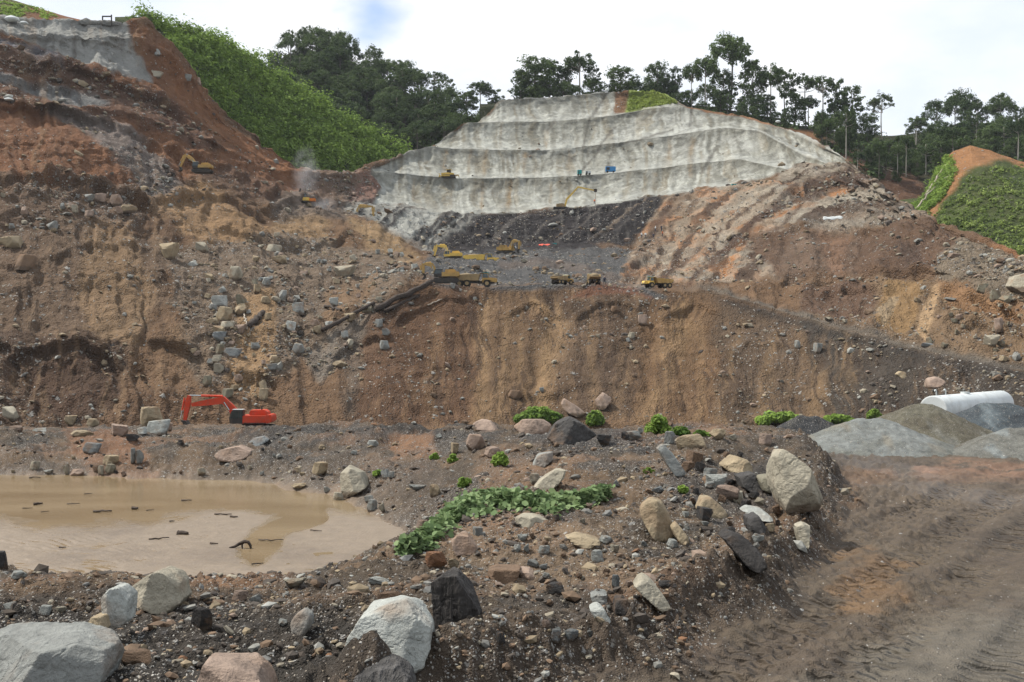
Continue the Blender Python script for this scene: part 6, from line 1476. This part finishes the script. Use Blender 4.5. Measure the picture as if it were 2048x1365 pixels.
# ---------------------------------------------------------------- logs and driftwood
m, nt, b, out = nodemat('dark_wood')
co = nn(nt, 'ShaderNodeTexCoord').outputs['Object']; mpn = nn(nt, 'ShaderNodeMapping'); mpn.inputs['Scale'].default_value = (.6, 6, 6); nt.links.new(co, mpn.inputs[0])
nA = nn(nt, 'ShaderNodeTexNoise', i_Scale=1.5, i_Detail=6.0); nt.links.new(mpn.outputs[0], nA.inputs['Vector'])
nt.links.new(ramp(nt, nA.outputs[0], [(.3, (.018, .014, .012, 1)), (.55, (.055, .042, .034, 1)), (.75, (.12, .095, .075, 1))]), b.inputs['Base Color']); b.inputs['Roughness'].default_value = .9
bpn = nn(nt, 'ShaderNodeBump', i_Strength=.7, i_Distance=.1); nt.links.new(nA.outputs[0], bpn.inputs['Height']); nt.links.new(bpn.outputs[0], b.inputs['Normal'])
m, nt, b, out = nodemat('pale_wood')
co = nn(nt, 'ShaderNodeTexCoord').outputs['Object']
nA = nn(nt, 'ShaderNodeTexNoise', i_Scale=2.5, i_Detail=5.0); nt.links.new(co, nA.inputs['Vector'])
nt.links.new(ramp(nt, nA.outputs[0], [(.3, (.20, .16, .12, 1)), (.7, (.42, .38, .32, 1))]), b.inputs['Base Color']); b.inputs['Roughness'].default_value = .9
def log(p, q, r0, r1, label, mat='dark_wood', name='log', cat='log', group=None, bend=.03, seg=10, n=9, lift=True):
    p, q = Vector(p), Vector(q); L = (q - p).length; pts, rad = [], []
    c = p.copy()
    for k in range(n):
        f = k / (n - 1); jit = Vector((random.uniform(-1, 1), random.uniform(-1, 1), random.uniform(-1, 1))) * L * bend * math.sin(math.pi * f)
        pts.append((q - p) * f + jit); rad.append((r0 + (r1 - r0) * f) * random.uniform(.88, 1.12))
    o = MB().path(pts, rad, seg).build(name, mat, None, True); o.location = p
    return tag(o, label, cat, group)
def hp(px, py, off=0.0):
    d_ = ground_depth(px, py) or 200
    return at(px, py, d_ - off)
log(hp(752, 618, 1.0), at(864, 562, 205.0), .58, .46, 'big charred upper log leaning on the crest edge', n=14, bend=.02)
log(hp(644, 660, 1.4), hp(748, 606, 1.4), .42, .34, 'long brown lower log lying in line below the charred one', n=10, bend=.01)
log(hp(770, 622, .9), at(838, 590, 202.5), .36, .26, 'thinner dark log under the charred log', n=8, bend=.015)
log(hp(497, 652, .6), hp(526, 624, .6), .55, .5, 'thick dark log stub right of the rock pile')
log(hp(488, 628, .8), hp(494, 658, .8), .13, .11, 'pale stick standing in the rock pile', 'pale_wood')
log(hp(424, 606, .4), hp(438, 634, .4), .18, .13, 'brown stick left of the rock pile', 'pale_wood')
log(hp(856, 610, .4), hp(884, 598, .4), .14, .1, 'pale stick lying under the crest', 'pale_wood')
log(hp(650, 612, .3), hp(682, 620, .3), .3, .2, 'short dark log above the scree', 'dark_wood')
log(hp(600, 548, .3), hp(676, 546, .3), .14, .1, 'pale fallen pole on the rocky spur', 'pale_wood')
for (x0, y0, x1, y1, r0, r1, lb) in [(1852,392,1892,330,1.1,.6,'thick pale fallen trunk on the cleared hill'), (1766,336,1822,352,.4,.25,'left pale pole across the wooded gully'), (1752,330,1800,338,.35,.2,'upper pale pole across the wooded gully'), (1858,375,1900,352,.4,.3,'thin fallen trunk crossing the thick one'), (1830,420,1872,372,.5,.3,'lower fallen trunk on the cleared hill')]:
    def hr_(px, py):
        d_ = green_r.hit(px, py) or forest_r.hit(px, py) or 340
        return at(px, py, d_ - 1.0)
    log(hr_(x0, y0), hr_(x1, y1), r0 * .6, r1 * .6, lb, 'pale_wood', 'fallen_trunk', 'fallen trunk')
for k, (px, py, w, hgt, lb) in enumerate([(205,1025,38,.10,'largest dark driftwood piece on the silt'), (270,1019,12,.14,'dark stump standing in the silt'), (76,1010,16,.12,'dark lump at the waterline near the left edge'), (147,1010,26,.05,'thin dark stick at the waterline left of the largest driftwood'), (373,1003,22,.07,'dark driftwood at the edge of the yellow water'), (366,1070,22,.2,'knotty dark root in the middle of the silt'), (318,1080,38,.06,'flat brown plank on the silt'), (125,1098,14,.05,'small brown stick on the near silt'), (428,1090,18,.06,'small brown chip right of the silt middle'), (446,1031,36,.06,'twiggy driftwood near the water channel'), (468,1036,16,.07,'small driftwood right of the twiggy one'), (542,1083,52,.05,'long thin branch by the pale channel'), (632,1064,24,.04,'thin twig at the right of the silt'), (55,1019,18,.04,'thin stick left on the silt below the dark lump'), (90,1026,14,.04,'short dark stick near the left silt'), (70,957,28,.08,'dark plank floating at the far shore'), (176,990,14,.05,'small dark chip floating on the yellow water'), (300,1023,14,.04,'thin stick right of the dark stump'), (515,1131,22,.05,'twig on the near shore mud'), (344,1045,10,.05,'small dark chip in the silt middle')]):
    d_ = 7.0 * F / (py - 682) if py < 1180 else 25; s_ = d_ / F; c0 = at(px, py, d_); c0.z = .06
    a0 = random.uniform(-.25, .25); hv = Vector((math.cos(a0), math.sin(a0) * 2, random.uniform(-.02, .05))) * (w * s_ / 2)
    log(c0 - hv, c0 + hv, hgt * .55, hgt * .3, lb, 'dark_wood', 'driftwood', 'driftwood', None, .03, 7, 7)
# arched root
d_ = 7.0 * F / (1097 - 682); s_ = d_ / F; c0 = at(484, 1097, d_); c0.z = 0
t = MB(); t.path([(-.45, 0, .02), (-.25, .03, .07), (-.1, .05, .16), (.08, .05, .24), (.22, .03, .22), (.3, 0, .1), (.33, -.02, -.03)], [.035, .045, .06, .07, .06, .05, .03])
t.path([(.02, .05, .2), (.0, .0, .1), (.03, -.05, -.02)], [.05, .035, .03])
o = t.build('driftwood', 'dark_wood', None, True); o.location = c0; o.scale = (.95, .95, .95); tag(o, 'arched dark root sticking out of the silt', 'driftwood')
# ================================================================ TREES, SCRUB, WEEDS
def leafmat(name, c0, c1, trans=.25):
    m, nt, b, out = nodemat(name)
    atn = nn(nt, 'ShaderNodeAttribute', attribute_name='tone'); oi = nn(nt, 'ShaderNodeObjectInfo')
    f = mathn(nt, 'ADD', mathn(nt, 'MULTIPLY', atn.outputs['Fac'], .6), mathn(nt, 'MULTIPLY', oi.outputs['Random'], .4))
    c = ramp(nt, f, [(0.05, c0), (.95, c1)])
    nt.links.new(c, b.inputs['Base Color']); b.inputs['Roughness'].default_value = .6; b.inputs['Specular IOR Level'].default_value = .08
    tr = nn(nt, 'ShaderNodeBsdfTranslucent'); nt.links.new(c, tr.inputs[0])
    mx = nn(nt, 'ShaderNodeMixShader'); mx.inputs[0].default_value = trans
    nt.links.new(b.outputs[0], mx.inputs[1]); nt.links.new(tr.outputs[0], mx.inputs[2]); nt.links.new(mx.outputs[0], out.inputs[0])
    return m
leafmat('forest_leaf', (.020, .040, .018, 1), (.125, .175, .062, 1), .25)
leafmat('pale_leaf', (.05, .075, .03, 1), (.13, .165, .07, 1), .25)
leafmat('scrub_leaf', (.045, .098, .022, 1), (.34, .47, .10, 1), .35)
leafmat('scrub_leaf_dry', (.07, .11, .034, 1), (.33, .41, .12, 1), .35)
leafmat('grass_leaf', (.16, .22, .045, 1), (.36, .42, .10, 1), .3)
leafmat('creeper_leaf', (.05, .10, .035, 1), (.24, .32, .15, 1), .3)
m, nt, b, out = nodemat('bark')
nz = nn(nt, 'ShaderNodeTexNoise', i_Scale=.8, i_Detail=4.0); nt.links.new(nn(nt, 'ShaderNodeTexCoord').outputs['Object'], nz.inputs['Vector'])
nt.links.new(ramp(nt, nz.outputs[0], [(.3, (.06, .05, .04, 1)), (.7, (.20, .18, .15, 1))]), b.inputs['Base Color']); b.inputs['Roughness'].default_value = .95
m, nt, b, out = nodemat('pale_bark')
nz = nn(nt, 'ShaderNodeTexNoise', i_Scale=.8, i_Detail=4.0); nt.links.new(nn(nt, 'ShaderNodeTexCoord').outputs['Object'], nz.inputs['Vector'])
nt.links.new(ramp(nt, nz.outputs[0], [(.3, (.22, .20, .17, 1)), (.7, (.46, .43, .38, 1))]), b.inputs['Base Color']); b.inputs['Roughness'].default_value = .95

def leaf_cloud(centres, radii, per, size, r_, flat=.75, up=.55):
    """quads spread through ellipsoidal clumps, denser towards their skin, facing mostly outward and up"""
    n = len(centres); N = n * per
    d = r_.normal(size=(N, 3)); d /= np.linalg.norm(d, axis=1, keepdims=True)
    rad = r_.random(N) ** .42
    C = np.repeat(np.asarray(centres), per, 0); Rr = np.repeat(np.asarray(radii), per)
    P = C + d * (rad * Rr)[:, None] * np.array([1, 1, flat])
    nrm = d + r_.normal(0, .55, (N, 3)) + np.array([0, 0, up]); nrm /= np.linalg.norm(nrm, axis=1, keepdims=True)
    a = np.cross(nrm, r_.normal(size=(N, 3))); a /= np.linalg.norm(a, axis=1, keepdims=True) + 1e-9; b_ = np.cross(nrm, a)
    s = (np.asarray(size) if np.ndim(size) else size) * r_.uniform(.55, 1.45, N)
    a *= (s * .62)[:, None]; b_ *= (s * .40)[:, None]
    droop = nrm * (s * .12)[:, None]
    V = np.stack([P - a, P - b_ + droop, P + a, P + b_ + droop], 1).reshape(-1, 3)
    Fq = np.arange(N * 4).reshape(-1, 4)
    clump_tone = np.repeat(np.clip(.5 * r_.random(n) + .5 + .9 * fbm(np.asarray(centres)[:, 0] / 9 + 3, np.asarray(centres)[:, 2] / 9, np.asarray(centres)[:, 1] / 9, octaves=2), 0, 1) if n > 100 else r_.random(n), per)
    tone = np.clip(.6 * clump_tone + .4 * r_.random(N) ** 1.6, 0, 1)
    return V, Fq, np.repeat(tone, 4)
TREE = {}
def make_tree(kind, seed, leaf='forest_leaf', bark='bark'):
    r_ = np.random.default_rng(seed)
    H = 1.0
    cs, rs = [], []
    if kind == 'dense':      # full rounded crown almost to the ground
        for k in range(84):
            z = r_.uniform(.22, .93); w = .27 * math.sin(math.pi * min(1, (z - .08) / .95)) ** .7 + .02
            a = r_.uniform(0, 6.28); q = w * math.sqrt(r_.random()); cs.append((q * math.cos(a), q * math.sin(a), z)); rs.append(r_.uniform(.055, .11))
        t0 = .25
    elif kind == 'emergent':  # bare bole, wide broken crown
        for k in range(56):
            a = r_.uniform(0, 6.28); q = .30 * math.sqrt(r_.random()); z = .60 + .34 * r_.random() * (1 - .5 * (q / .3)) ; cs.append((q * math.cos(a), q * math.sin(a), z)); rs.append(r_.uniform(.045, .085))
        t0 = .55
    elif kind == 'umbrella':  # thin flat-topped crown
        for k in range(40):
            a = r_.uniform(0, 6.28); q = .30 * math.sqrt(r_.random()); z = .93 - .5 * q * q / .3 - r_.random() * .12; cs.append((q * math.cos(a), q * math.sin(a), z)); rs.append(r_.uniform(.035, .06))
        t0 = .6
    elif kind == 'open':      # tall, gappy
        for k in range(50):
            z = r_.uniform(.42, .95); w = .24 * math.sin(math.pi * min(1, (z - .3) / .75)) ** .6 + .03
            a = r_.uniform(0, 6.28); q = w * (.3 + .7 * r_.random()); cs.append((q * math.cos(a), q * math.sin(a), z)); rs.append(r_.uniform(.04, .075))
        t0 = .4
    elif kind == 'broad':     # low wide crown, for the forest mass
        for k in range(76):
            a = r_.uniform(0, 6.28); q = .40 * math.sqrt(r_.random()); z = .5 + .42 * (1 - (q / .42) ** 2) * r_.uniform(.55, 1.05) - .1 * r_.random(); cs.append((q * math.cos(a), q * math.sin(a), z)); rs.append(r_.uniform(.065, .12))
        t0 = .3
    cs = np.array(cs); rs = np.array(rs) * {'dense': .95, 'broad': .95, 'emergent': 1.0, 'open': 1.0, 'umbrella': .95}[kind] * np.exp(r_.normal(0, .3, len(rs)))
    per = 44
    V, Fq, tone = leaf_cloud(cs, rs, per, .031 if kind != 'umbrella' else .024, r_)
    me_c = mesh_from_arrays('crown', V, Fq, leaf, False, {'tone': ('FLOAT', tone)})
    mb = MB(); bx, by = r_.normal(0, .015, 2)
    top = .9 if kind != 'umbrella' else .82
    pts = [(bx * math.sin(f * 3) * 1.5, by * math.sin(f * 2.4) * 1.5, f * top) for f in np.linspace(-.03, 1, 8)]
    mb.path(pts, [.017 * (1 - .75 * f) + .002 for f in np.linspace(0, 1, 8)], 7)
    for k in r_.permutation(len(cs))[:12]:
        c = cs[k]; z0 = t0 + (c[2] - t0) * r_.uniform(.1, .5); 
        p0 = np.array([0, 0, max(z0, .15)]); mid = (p0 + c) / 2 + np.array([0, 0, -.015])
        mb.path([tuple(p0), tuple(mid), tuple(c)], [.0065, .0045, .0018], 5)
    me_t_o = mb.build('trunk', bark); me_t = me_t_o.data; bpy.data.objects.remove(me_t_o)
    for p in me_t.polygons: p.use_smooth = True
    return me_t, me_c
for kd in ('dense', 'emergent', 'umbrella', 'open', 'broad'):
    TREE[kd] = [make_tree(kd, 500 + 17 * i + len(kd), 'pale_leaf' if (kd == 'umbrella' and i == 0) else 'forest_leaf', 'pale_bark' if kd in ('emergent', 'umbrella') and i % 2 == 0 else 'bark') for i in range(4 if kd in ('broad', 'dense') else 3)]
def tree(kind, i, base, height, width, label, group=None, name='forest_tree'):
    tm, cm = TREE[kind][i % len(TREE[kind])]
    t = empty(name, base, random.uniform(0, 6.28), (width, width, height)); tag(t, label, 'tree', group)
    obj('trunk', tm, t); obj('crown', cm, t); return t
NATW = {'dense': .58, 'emergent': .68, 'umbrella': .66, 'open': .56, 'broad': .9}      # crown width of the unit tree
def tree_px(kind, i, px, top, basepy, w, D, label, group=None):
    s = D / F; H = (basepy - top) * s / .97
    return tree(kind, i, at(px, basepy, D), H, w * s / NATW[kind], label, group)
# the trees one can tell apart on the ridge
for a in [
 ('dense',0,1072,112,212,74,462,'dense rounded tree at the left end of the ridge top'), ('dense',1,1100,120,210,60,470,'dense tree just right of the left ridge end'), ('dense',2,1042,140,214,46,466,'smaller dark tree left of the ridge end'),
 ('emergent',0,1160,98,205,74,466,'tall tree with rounded crown on long stem, left part of the ridge'), ('dense',3,1130,142,204,46,472,'bushy tree left of the round-crowned tall tree'), ('open',0,1185,132,205,40,470,'thin tree right of the round-crowned tall tree'),
 ('dense',1,1240,132,196,58,462,'light feathery tree just left of the grass slope'), ('open',1,1268,150,194,30,470,'small tree behind the grass slope'),
 ('dense',0,1312,124,206,54,470,'bushy tree right above the grass slope'), ('open',2,1352,134,208,34,474,'slim tree right of the grass slope'), ('dense',2,1335,155,208,40,478,'low dark tree right of the grass slope'),
 ('emergent',2,1384,118,222,44,458,'left one of two pale-stemmed trees at the clearing'), ('emergent',0,1410,106,222,62,460,'right one of two pale-stemmed trees at the clearing'),
 ('emergent',1,1460,56,225,92,472,'tallest tree of all on the ridge'), ('dense',1,1445,140,225,60,476,'dense tree under the tallest one'), ('dense',3,1505,118,235,56,470,'dense tree right of the tallest one'), ('emergent',2,1540,120,244,60,464,'tree with long pale stem and spreading crown'), ('open',1,1572,134,245,44,476,'thin tree right of the spreading crown'),
 ('umbrella',1,1612,142,258,64,474,'flat-topped open tree, left of the pair on the ridge'), ('umbrella',2,1645,146,262,68,470,'flat-topped open tree, right of the pair on the ridge'), ('open',0,1672,158,268,52,474,'gappy tree next to the flat-topped pair'), ('open',2,1702,172,275,60,472,'gappy tree further right of the flat-topped pair'),
 ('dense',2,1590,185,258,44,468,'low dark tree under the flat-topped pair'), ('dense',0,1735,225,292,48,462,'round low tree left of the lone thin tree'),
 ('umbrella',0,1765,182,300,62,500,'lone thin tree with pale umbrella crown against the sky'),
 ('emergent',0,960,158,235,56,484,'tree with broken crown in the gap left of the ridge'), ('open',1,935,182,240,60,490,'gappy tree left of the broken crown'), ('open',0,990,178,232,44,486,'slim tree right of the broken crown'),
 ('umbrella',2,868,138,215,56,512,'thin flat-topped tree above the slope of the mountain'), ('umbrella',1,578,56,140,40,548,'flat-topped tree on the mountain summit, left'), ('umbrella',2,652,54,135,40,548,'flat-topped tree on the mountain summit, right'), ('umbrella',1,545,98,165,36,540,'small flat-topped tree at the left foot of the summit'),
 ('broad',0,1922,168,262,76,540,'broad tree on the top of the right forest hill'), ('broad',1,2000,178,262,66,540,'broad tree right of the right hill top'), ('broad',2,1872,192,270,60,532,'broad tree left of the right hill top'),
]:
    tree_px(*a[:7], a[7], 'trees on the ridge')
# stems in the wooded gully
for (px, top, bpy_, w, D, lb) in [(1692,205,322,44,408,'pale-stemmed tree in the gully, nearest the concrete'), (1655,235,300,34,420,'thin tree at the orange bank'), (1757,270,362,34,400,'slender tree low in the gully'), (1715,300,345,30,396,'short leaning tree at the gully head'), (1905,250,318,34,398,'pale-stemmed tree behind the orange crest'), (2036,230,318,40,392,'dark stem tree at the right edge'), (1812,262,352,36,402,'slender tree right of the gully'), (1795,285,345,30,398,'half-bare tree in the gully right of the slender one')]:
    tree_px('emergent', random.randint(0, 2), px, top, bpy_, w, D, lb, 'trees in the gully')
# forest mass
r2 = random.Random(5)
def forest(sheet, poly, n, hpx, label, group, kinds, mind):
    P = np.array(poly); x0, y0 = P.min(0); x1, y1 = P.max(0); done = []; tries = 0
    while len(done) < n and tries < 9000:
        tries += 1
        px, py = r2.uniform(x0, x1), r2.uniform(y0, y1)
        if sdf_poly(np.array([px]), np.array([py]), poly)[0] > 0: continue
        if any(abs(px - a) < mind and abs(py - b_) < mind * .55 for a, b_ in done): continue
        if 1712 < px < 1822 and py < 325: continue
        d_ = sheet.hit(px, py)
        if d_ is None: continue
        done.append((px, py)); s = d_ / F; H = r2.uniform(*hpx) * s * .95 ; kd = r2.choice(kinds)
        p_ = at(px, py, d_); p_.z -= .5
        look = {'broad': 'broad-crowned', 'dense': 'bushy', 'open': 'gappy', 'emergent': 'long-stemmed'}[kd]
        where = label[1][int(np.argmin([math.hypot(px - q[0], (py - q[1]) * 1.5) for q in label[2]]))]
        lb = '%s %s %s' % (look, label[0], where)
        tree(kd, r2.randint(0, 9), p_, H, H * r2.uniform(.75, 1.15), lb, lb.replace(look + ' ', '') + ', ' + look)
    return done
forest(forest_l, [(420,165),(540,148),(575,112),(640,104),(700,118),(760,152),(840,192),(920,232),(1010,240),(1020,275),(960,290),(800,310),(700,300),(560,250)], 130, (52, 80), ('dark forest tree', ['on the mountain summit', 'on the left shoulder of the mountain', 'on the middle of the mountain', 'at the mountain foot by the green scrub', 'on the falling right shoulder of the mountain', 'beside the left edge of the concrete'], [(630,115),(500,170),(680,190),(720,280),(830,220),(950,260)]), None, ['broad', 'dense', 'broad', 'dense', 'open'], 14)
forest(forest_r, [(1040,206),(1300,200),(1420,216),(1500,238),(1560,258),(1500,262),(1300,232),(1040,232)], 36, (44, 66), ('dark background tree', ['behind the left top of the concrete', 'behind the grass slope', 'behind the clearing right of the grass'], [(1110,215),(1290,215),(1460,235)]), None, ['dense', 'broad', 'open'], 15)
forest(forest_r, [(1500,228),(1640,256),(1700,270),(1800,280),(1870,264),(1930,248),(2300,255),(2300,345),(2048,340),(1900,330),(1870,360),(1800,372),(1720,335),(1650,300),(1570,268)], 110, (48, 76), ('dark forest tree', ['behind the orange bank right of the concrete', 'in the gully below the lone thin tree', 'on the top of the right hill', 'behind the orange crest at right', 'at the right edge of the forest hill', 'on the saddle under the flat-topped pair'], [(1600,262),(1770,340),(1930,255),(1930,310),(2060,290),(1680,280)]), None, ['broad', 'dense', 'dense', 'emergent', 'broad'], 14)

# ---- scrub: leafy ground cover nobody could count
def scrub(name, sheet, poly, n, rad, per, size, mat, label, skip=None, seed=1, lift=.3):
    r_ = np.random.default_rng(seed); P = np.array(poly, float); x0, y0 = P.min(0); x1, y1 = P.max(0)
    px = r_.uniform(x0, x1, n * 4); py = r_.uniform(y0, y1, n * 4)
    ok = sdf_poly(px, py, poly) < 0; px, py = px[ok][:n], py[ok][:n]
    cs, rs = [], []
    for a, b_ in zip(px, py):
        d_ = sheet.hit(a, b_)
        if d_ is None: continue
        p_ = at(a, b_, d_)
        if skip is not None and skip(a, b_): continue
        rr_ = rad * float(np.exp(r_.normal(0, .35))); cs.append((p_.x, p_.y, p_.z + rr_ * lift)); rs.append(rr_)
    V, Fq, tone = leaf_cloud(np.array(cs), np.array(rs), per, size, r_, .8, .9)
    o = obj(name, mesh_from_arrays(name, V, Fq, mat, False, {'tone': ('FLOAT', tone)})); tag(o, label, None, kind='stuff'); return o
gl = [(285,28),(340,48),(400,60),(480,90),(540,130),(640,190),(720,240),(800,298),(820,315),(760,350),(690,358),(600,352),(537,312),(470,255),(400,180),(345,105),(330,70),(282,44)]
scrub('hill_bushes', green_l, gl, 620, 2.5, 66, .75, 'scrub_leaf', 'taller bushes and young trees standing out of the hill scrub', seed=31, lift=.95)
scrub('hill_scrub', green_l, gl, 3000, 1.15, 24, .62, 'scrub_leaf', 'bright green scrub covering the hill left of centre', seed=21)
gr = [(1850,430),(1905,395),(1940,352),(1990,336),(2050,330),(2350,420),(2350,700),(2048,560),(1950,505),(1880,462)]
scrub('slope_bushes', green_r, gr, 130, 1.5, 50, .5, 'scrub_leaf_dry', 'small bushes among the growth of the cleared hill', seed=32)
scrub('slope_scrub', green_r, gr, 2600, .6, 20, .42, 'scrub_leaf_dry', 'low green growth on the cleared hill at right', seed=22)
scrub('gully_scrub', green_r, [(1845,395),(1880,318),(1898,305),(1915,345),(1890,390),(1850,430),(1810,420)], 420, .9, 22, .5, 'scrub_leaf', 'green undergrowth beside the fallen trunks', seed=23)
scrub('ridge_undergrowth', forest_r, [(1040,208),(1300,202),(1420,218),(1560,245),(1660,262),(1800,282),(1900,262),(2300,262),(2300,420),(1880,345),(1800,385),(1720,345),(1640,300),(1500,258),(1300,238),(1040,240)], 900, 2.6, 22, 1.1, 'forest_leaf', 'dark undergrowth below the ridge forest', skip=lambda a, b_: 1570 < a < 1650 and b_ > 262 or 1760 < a < 1850 and b_ > 350, seed=24)
scrub('mountain_undergrowth', forest_l, [(420,170),(575,115),(640,108),(760,155),(920,235),(1015,240),(1015,285),(800,318),(600,300)], 700, 3.0, 22, 1.2, 'forest_leaf', 'dark undergrowth below the mountain forest', seed=25)
scrub('hilltop_scrub', back_l, [(0,2),(60,14),(120,34),(90,42),(60,24),(30,44),(0,40)], 160, .8, 18, .5, 'scrub_leaf', 'green weeds on the hilltop at top left', seed=26)
scrub('edge_weeds', green_l, [(240,36),(290,28),(350,50),(420,60),(410,70),(330,62),(290,44)], 120, .8, 18, .5, 'scrub_leaf', 'weeds along the top edge of the left hillside', seed=27)
gz = scrub('grass_tufts', slope, [(1262,186),(1310,180),(1356,206),(1296,214),(1254,222)], 700, .4, 14, .5, 'grass_leaf', 'bright grass on the slope above the concrete', seed=28)

# ---- shrubs at the slope foot and on the bank
def shrub(cx, cy, w, h, label, D=None, mat='scrub_leaf', per=110, size=.17):
    d_ = D or ground_depth(cx, cy + h * .4) or 60; s = d_ / F; r_ = np.random.default_rng(int(cx * 7 + cy))
    n = max(6, int(w * h / 60)); W_, H_ = w * s / 2, h * s
    a = r_.uniform(-1, 1, n); cs = np.stack([a * W_ * .85, r_.uniform(-.4, .4, n) * W_, H_ * (.25 + .55 * (1 - a * a) * r_.random(n))], -1)
    V, Fq, tone = leaf_cloud(cs, np.full(n, H_ * .3), per, size * d_ / 60, r_, .8, .9)
    t = empty('shrub', at(cx, cy + h / 2, d_)); tag(t, label, 'shrub', 'shrubs at the slope foot')
    obj('foliage', mesh_from_arrays('foliage', V, Fq, mat, False, {'tone': ('FLOAT', tone)}), t)
    mb = MB()
    for k in range(min(n, 7)): mb.path([(cs[k][0] * .2, 0, -.3), (cs[k][0] * .7, cs[k][1] * .5, cs[k][2] * .5), tuple(cs[k])], [.03 * d_ / 60, .02 * d_ / 60, .008 * d_ / 60], 5)
    mb.build('stem', 'bark', t)
for a in [(1078,829,100,34,'wide green shrub on the crest above the pink boulder'), (1190,836,28,34,'small upright shrub right of the dark rock mass'), (1316,850,36,42,'tall thin shrub on the crest, centre right'), (1358,862,44,22,'low shrub right of the tall thin one'), (1405,866,34,16,'yellowish low weeds right of the low shrub'), (1560,834,96,34,'wide shrub left of the black shale heap'), (1676,838,66,26,'shrub right of the black shale heap'), (1748,828,24,22,'small shrub left of the white tank'),
          (905,916,14,18,'weed with upright stems on the dark bank'), (870,912,14,16,'little weed left of the upright one on the dark bank'), (760,944,26,12,'green sprig beside the pale beige boulder'), (1000,916,22,30,'spindly weed on the brown bank'), (930,962,18,24,'weed above the creeper'), (1290,940,36,10,'tiny green weed left of the leaning slab'), (1366,978,22,16,'green moss in the dark hollow')]:
    shrub(*a)
# ---- creeper with broad leaves along the hollow
path_ = [(802,1108),(830,1094),(862,1072),(890,1046),(915,1022),(950,1006),(1000,1002),(1050,1008),(1100,1012),(1150,1006),(1190,998),(1212,992)]
wid = [8, 14, 22, 26, 26, 24, 22, 18, 20, 16, 12, 6]
r_ = np.random.default_rng(99); L_ = []
while len(L_) < 3600:
    k = r_.uniform(0, len(path_) - 1.001); i = int(k); f = k - i
    cx = path_[i][0] * (1 - f) + path_[i + 1][0] * f; cy = path_[i][1] * (1 - f) + path_[i + 1][1] * f; w = wid[i] * (1 - f) + wid[i + 1] * f
    q = r_.normal(0, .45); L_.append((cx + r_.normal(0, 6), cy + q * w, w, abs(q)))
VV, FF, TT = [], [], []
hexa = np.array([(0, -.45, 0), (.42, -.2, .06), (.40, .22, .05), (0, .58, -.06), (-.40, .22, .05), (-.42, -.2, .06), (0, 0, -.02)])
fans = np.array([(6, 0, 1), (6, 1, 2), (6, 2, 3), (6, 3, 4), (6, 4, 5), (6, 5, 0)])
for (cx, cy, w, q) in L_:
    d_ = near.hit(cx, cy)
    if d_ is None: continue
    p_ = at(cx, cy, d_); hgt = r_.uniform(.0, .36) * max(.25, 1 - q)
    s = .155 * math.exp(r_.normal(0, .3)); a = r_.uniform(0, 6.28)
    M = Euler((r_.normal(.4, .45), r_.normal(0, .5), a)).to_matrix(); M = np.array(M)
    VV.append((hexa * s) @ M.T + np.array([p_.x, p_.y, p_.z + hgt])); FF.append(fans + 7 * (len(VV) - 1)); TT.append(np.full(7, r_.random()))
o = obj('creeper', mesh_from_arrays('creeper', np.concatenate(VV), np.concatenate(FF), 'creeper_leaf', True, {'tone': ('FLOAT', np.concatenate(TT))})); tag(o, 'low green creeper with broad leaves on the mound', None, kind='stuff')

# ---- dust over the drill rig
m = bpy.data.materials.new('dust'); m.use_nodes = True; nt = m.node_tree; nt.nodes.clear()
out = nt.nodes.new('ShaderNodeOutputMaterial'); pv = nt.nodes.new('ShaderNodeVolumePrincipled'); nt.links.new(pv.outputs[0], out.inputs['Volume'])
pv.inputs['Color'].default_value = (.92, .92, .95, 1);  pv.inputs['Anisotropy'].default_value = .2
MATS['dust'] = m
tcn = nt.nodes.new('ShaderNodeTexCoord'); gr_ = nn(nt, 'ShaderNodeTexGradient', gradient_type='SPHERICAL'); mpg = nn(nt, 'ShaderNodeMapping')
mpg.inputs['Location'].default_value = (-1, -1, -1); mpg.inputs['Scale'].default_value = (2, 2, 2)
nt.links.new(tcn.outputs['Generated'], mpg.inputs[0]); nt.links.new(mpg.outputs[0], gr_.inputs[0])
nzd = nn(nt, 'ShaderNodeTexNoise', i_Scale=.35, i_Detail=3.0); nt.links.new(tcn.outputs['Object'], nzd.inputs['Vector'])
dn = mathn(nt, 'MULTIPLY', gr_.outputs['Fac'], ramp(nt, nzd.outputs[0], [(.35, 0.0), (.7, 1.0)]))
nt.links.new(mathn(nt, 'MULTIPLY', dn, .16), pv.inputs['Density'])
V, Fa = ICO[4]
def puff(px, py, D, sx, sz, label):
    W_ = V * (1 + .35 * fbm(V[:, 0] * 1.6, V[:, 1] * 1.6, V[:, 2] * 1.6 + px, octaves=3, seed=px)[:, None]) * np.array([sx, sx * .7, sz])
    o = obj('dust_cloud', mesh_from_arrays('dust_cloud', W_, Fa, 'dust', True)); o.location = at(px, py, D); tag(o, label, None, kind='stuff')
puff(586, 392, 301, 2.6, 3.0, 'pale dust at the left of the drill rig'); puff(612, 345, 312, 5.0, 9.0, 'thin dust drifting up over the drill rig'); puff(648, 408, 305, 4.5, 2.4, 'dust trailing right of the drill rig')
# ================================================================ AIR
m = bpy.data.materials.new('haze'); m.use_nodes = True; nt = m.node_tree; nt.nodes.clear()
out = nt.nodes.new('ShaderNodeOutputMaterial'); pv = nt.nodes.new('ShaderNodeVolumePrincipled'); nt.links.new(pv.outputs[0], out.inputs['Volume'])
pv.inputs['Color'].default_value = (.86, .92, 1.0, 1); pv.inputs['Density'].default_value = .00006; pv.inputs['Anisotropy'].default_value = .1
mb = MB().box(-2600, 2600, -2600, 2600, -10.5, 190); MATS['haze'] = m
o = mb.build('haze', 'haze'); tag(o, 'thin pale haze in the valley air', None, kind='stuff')
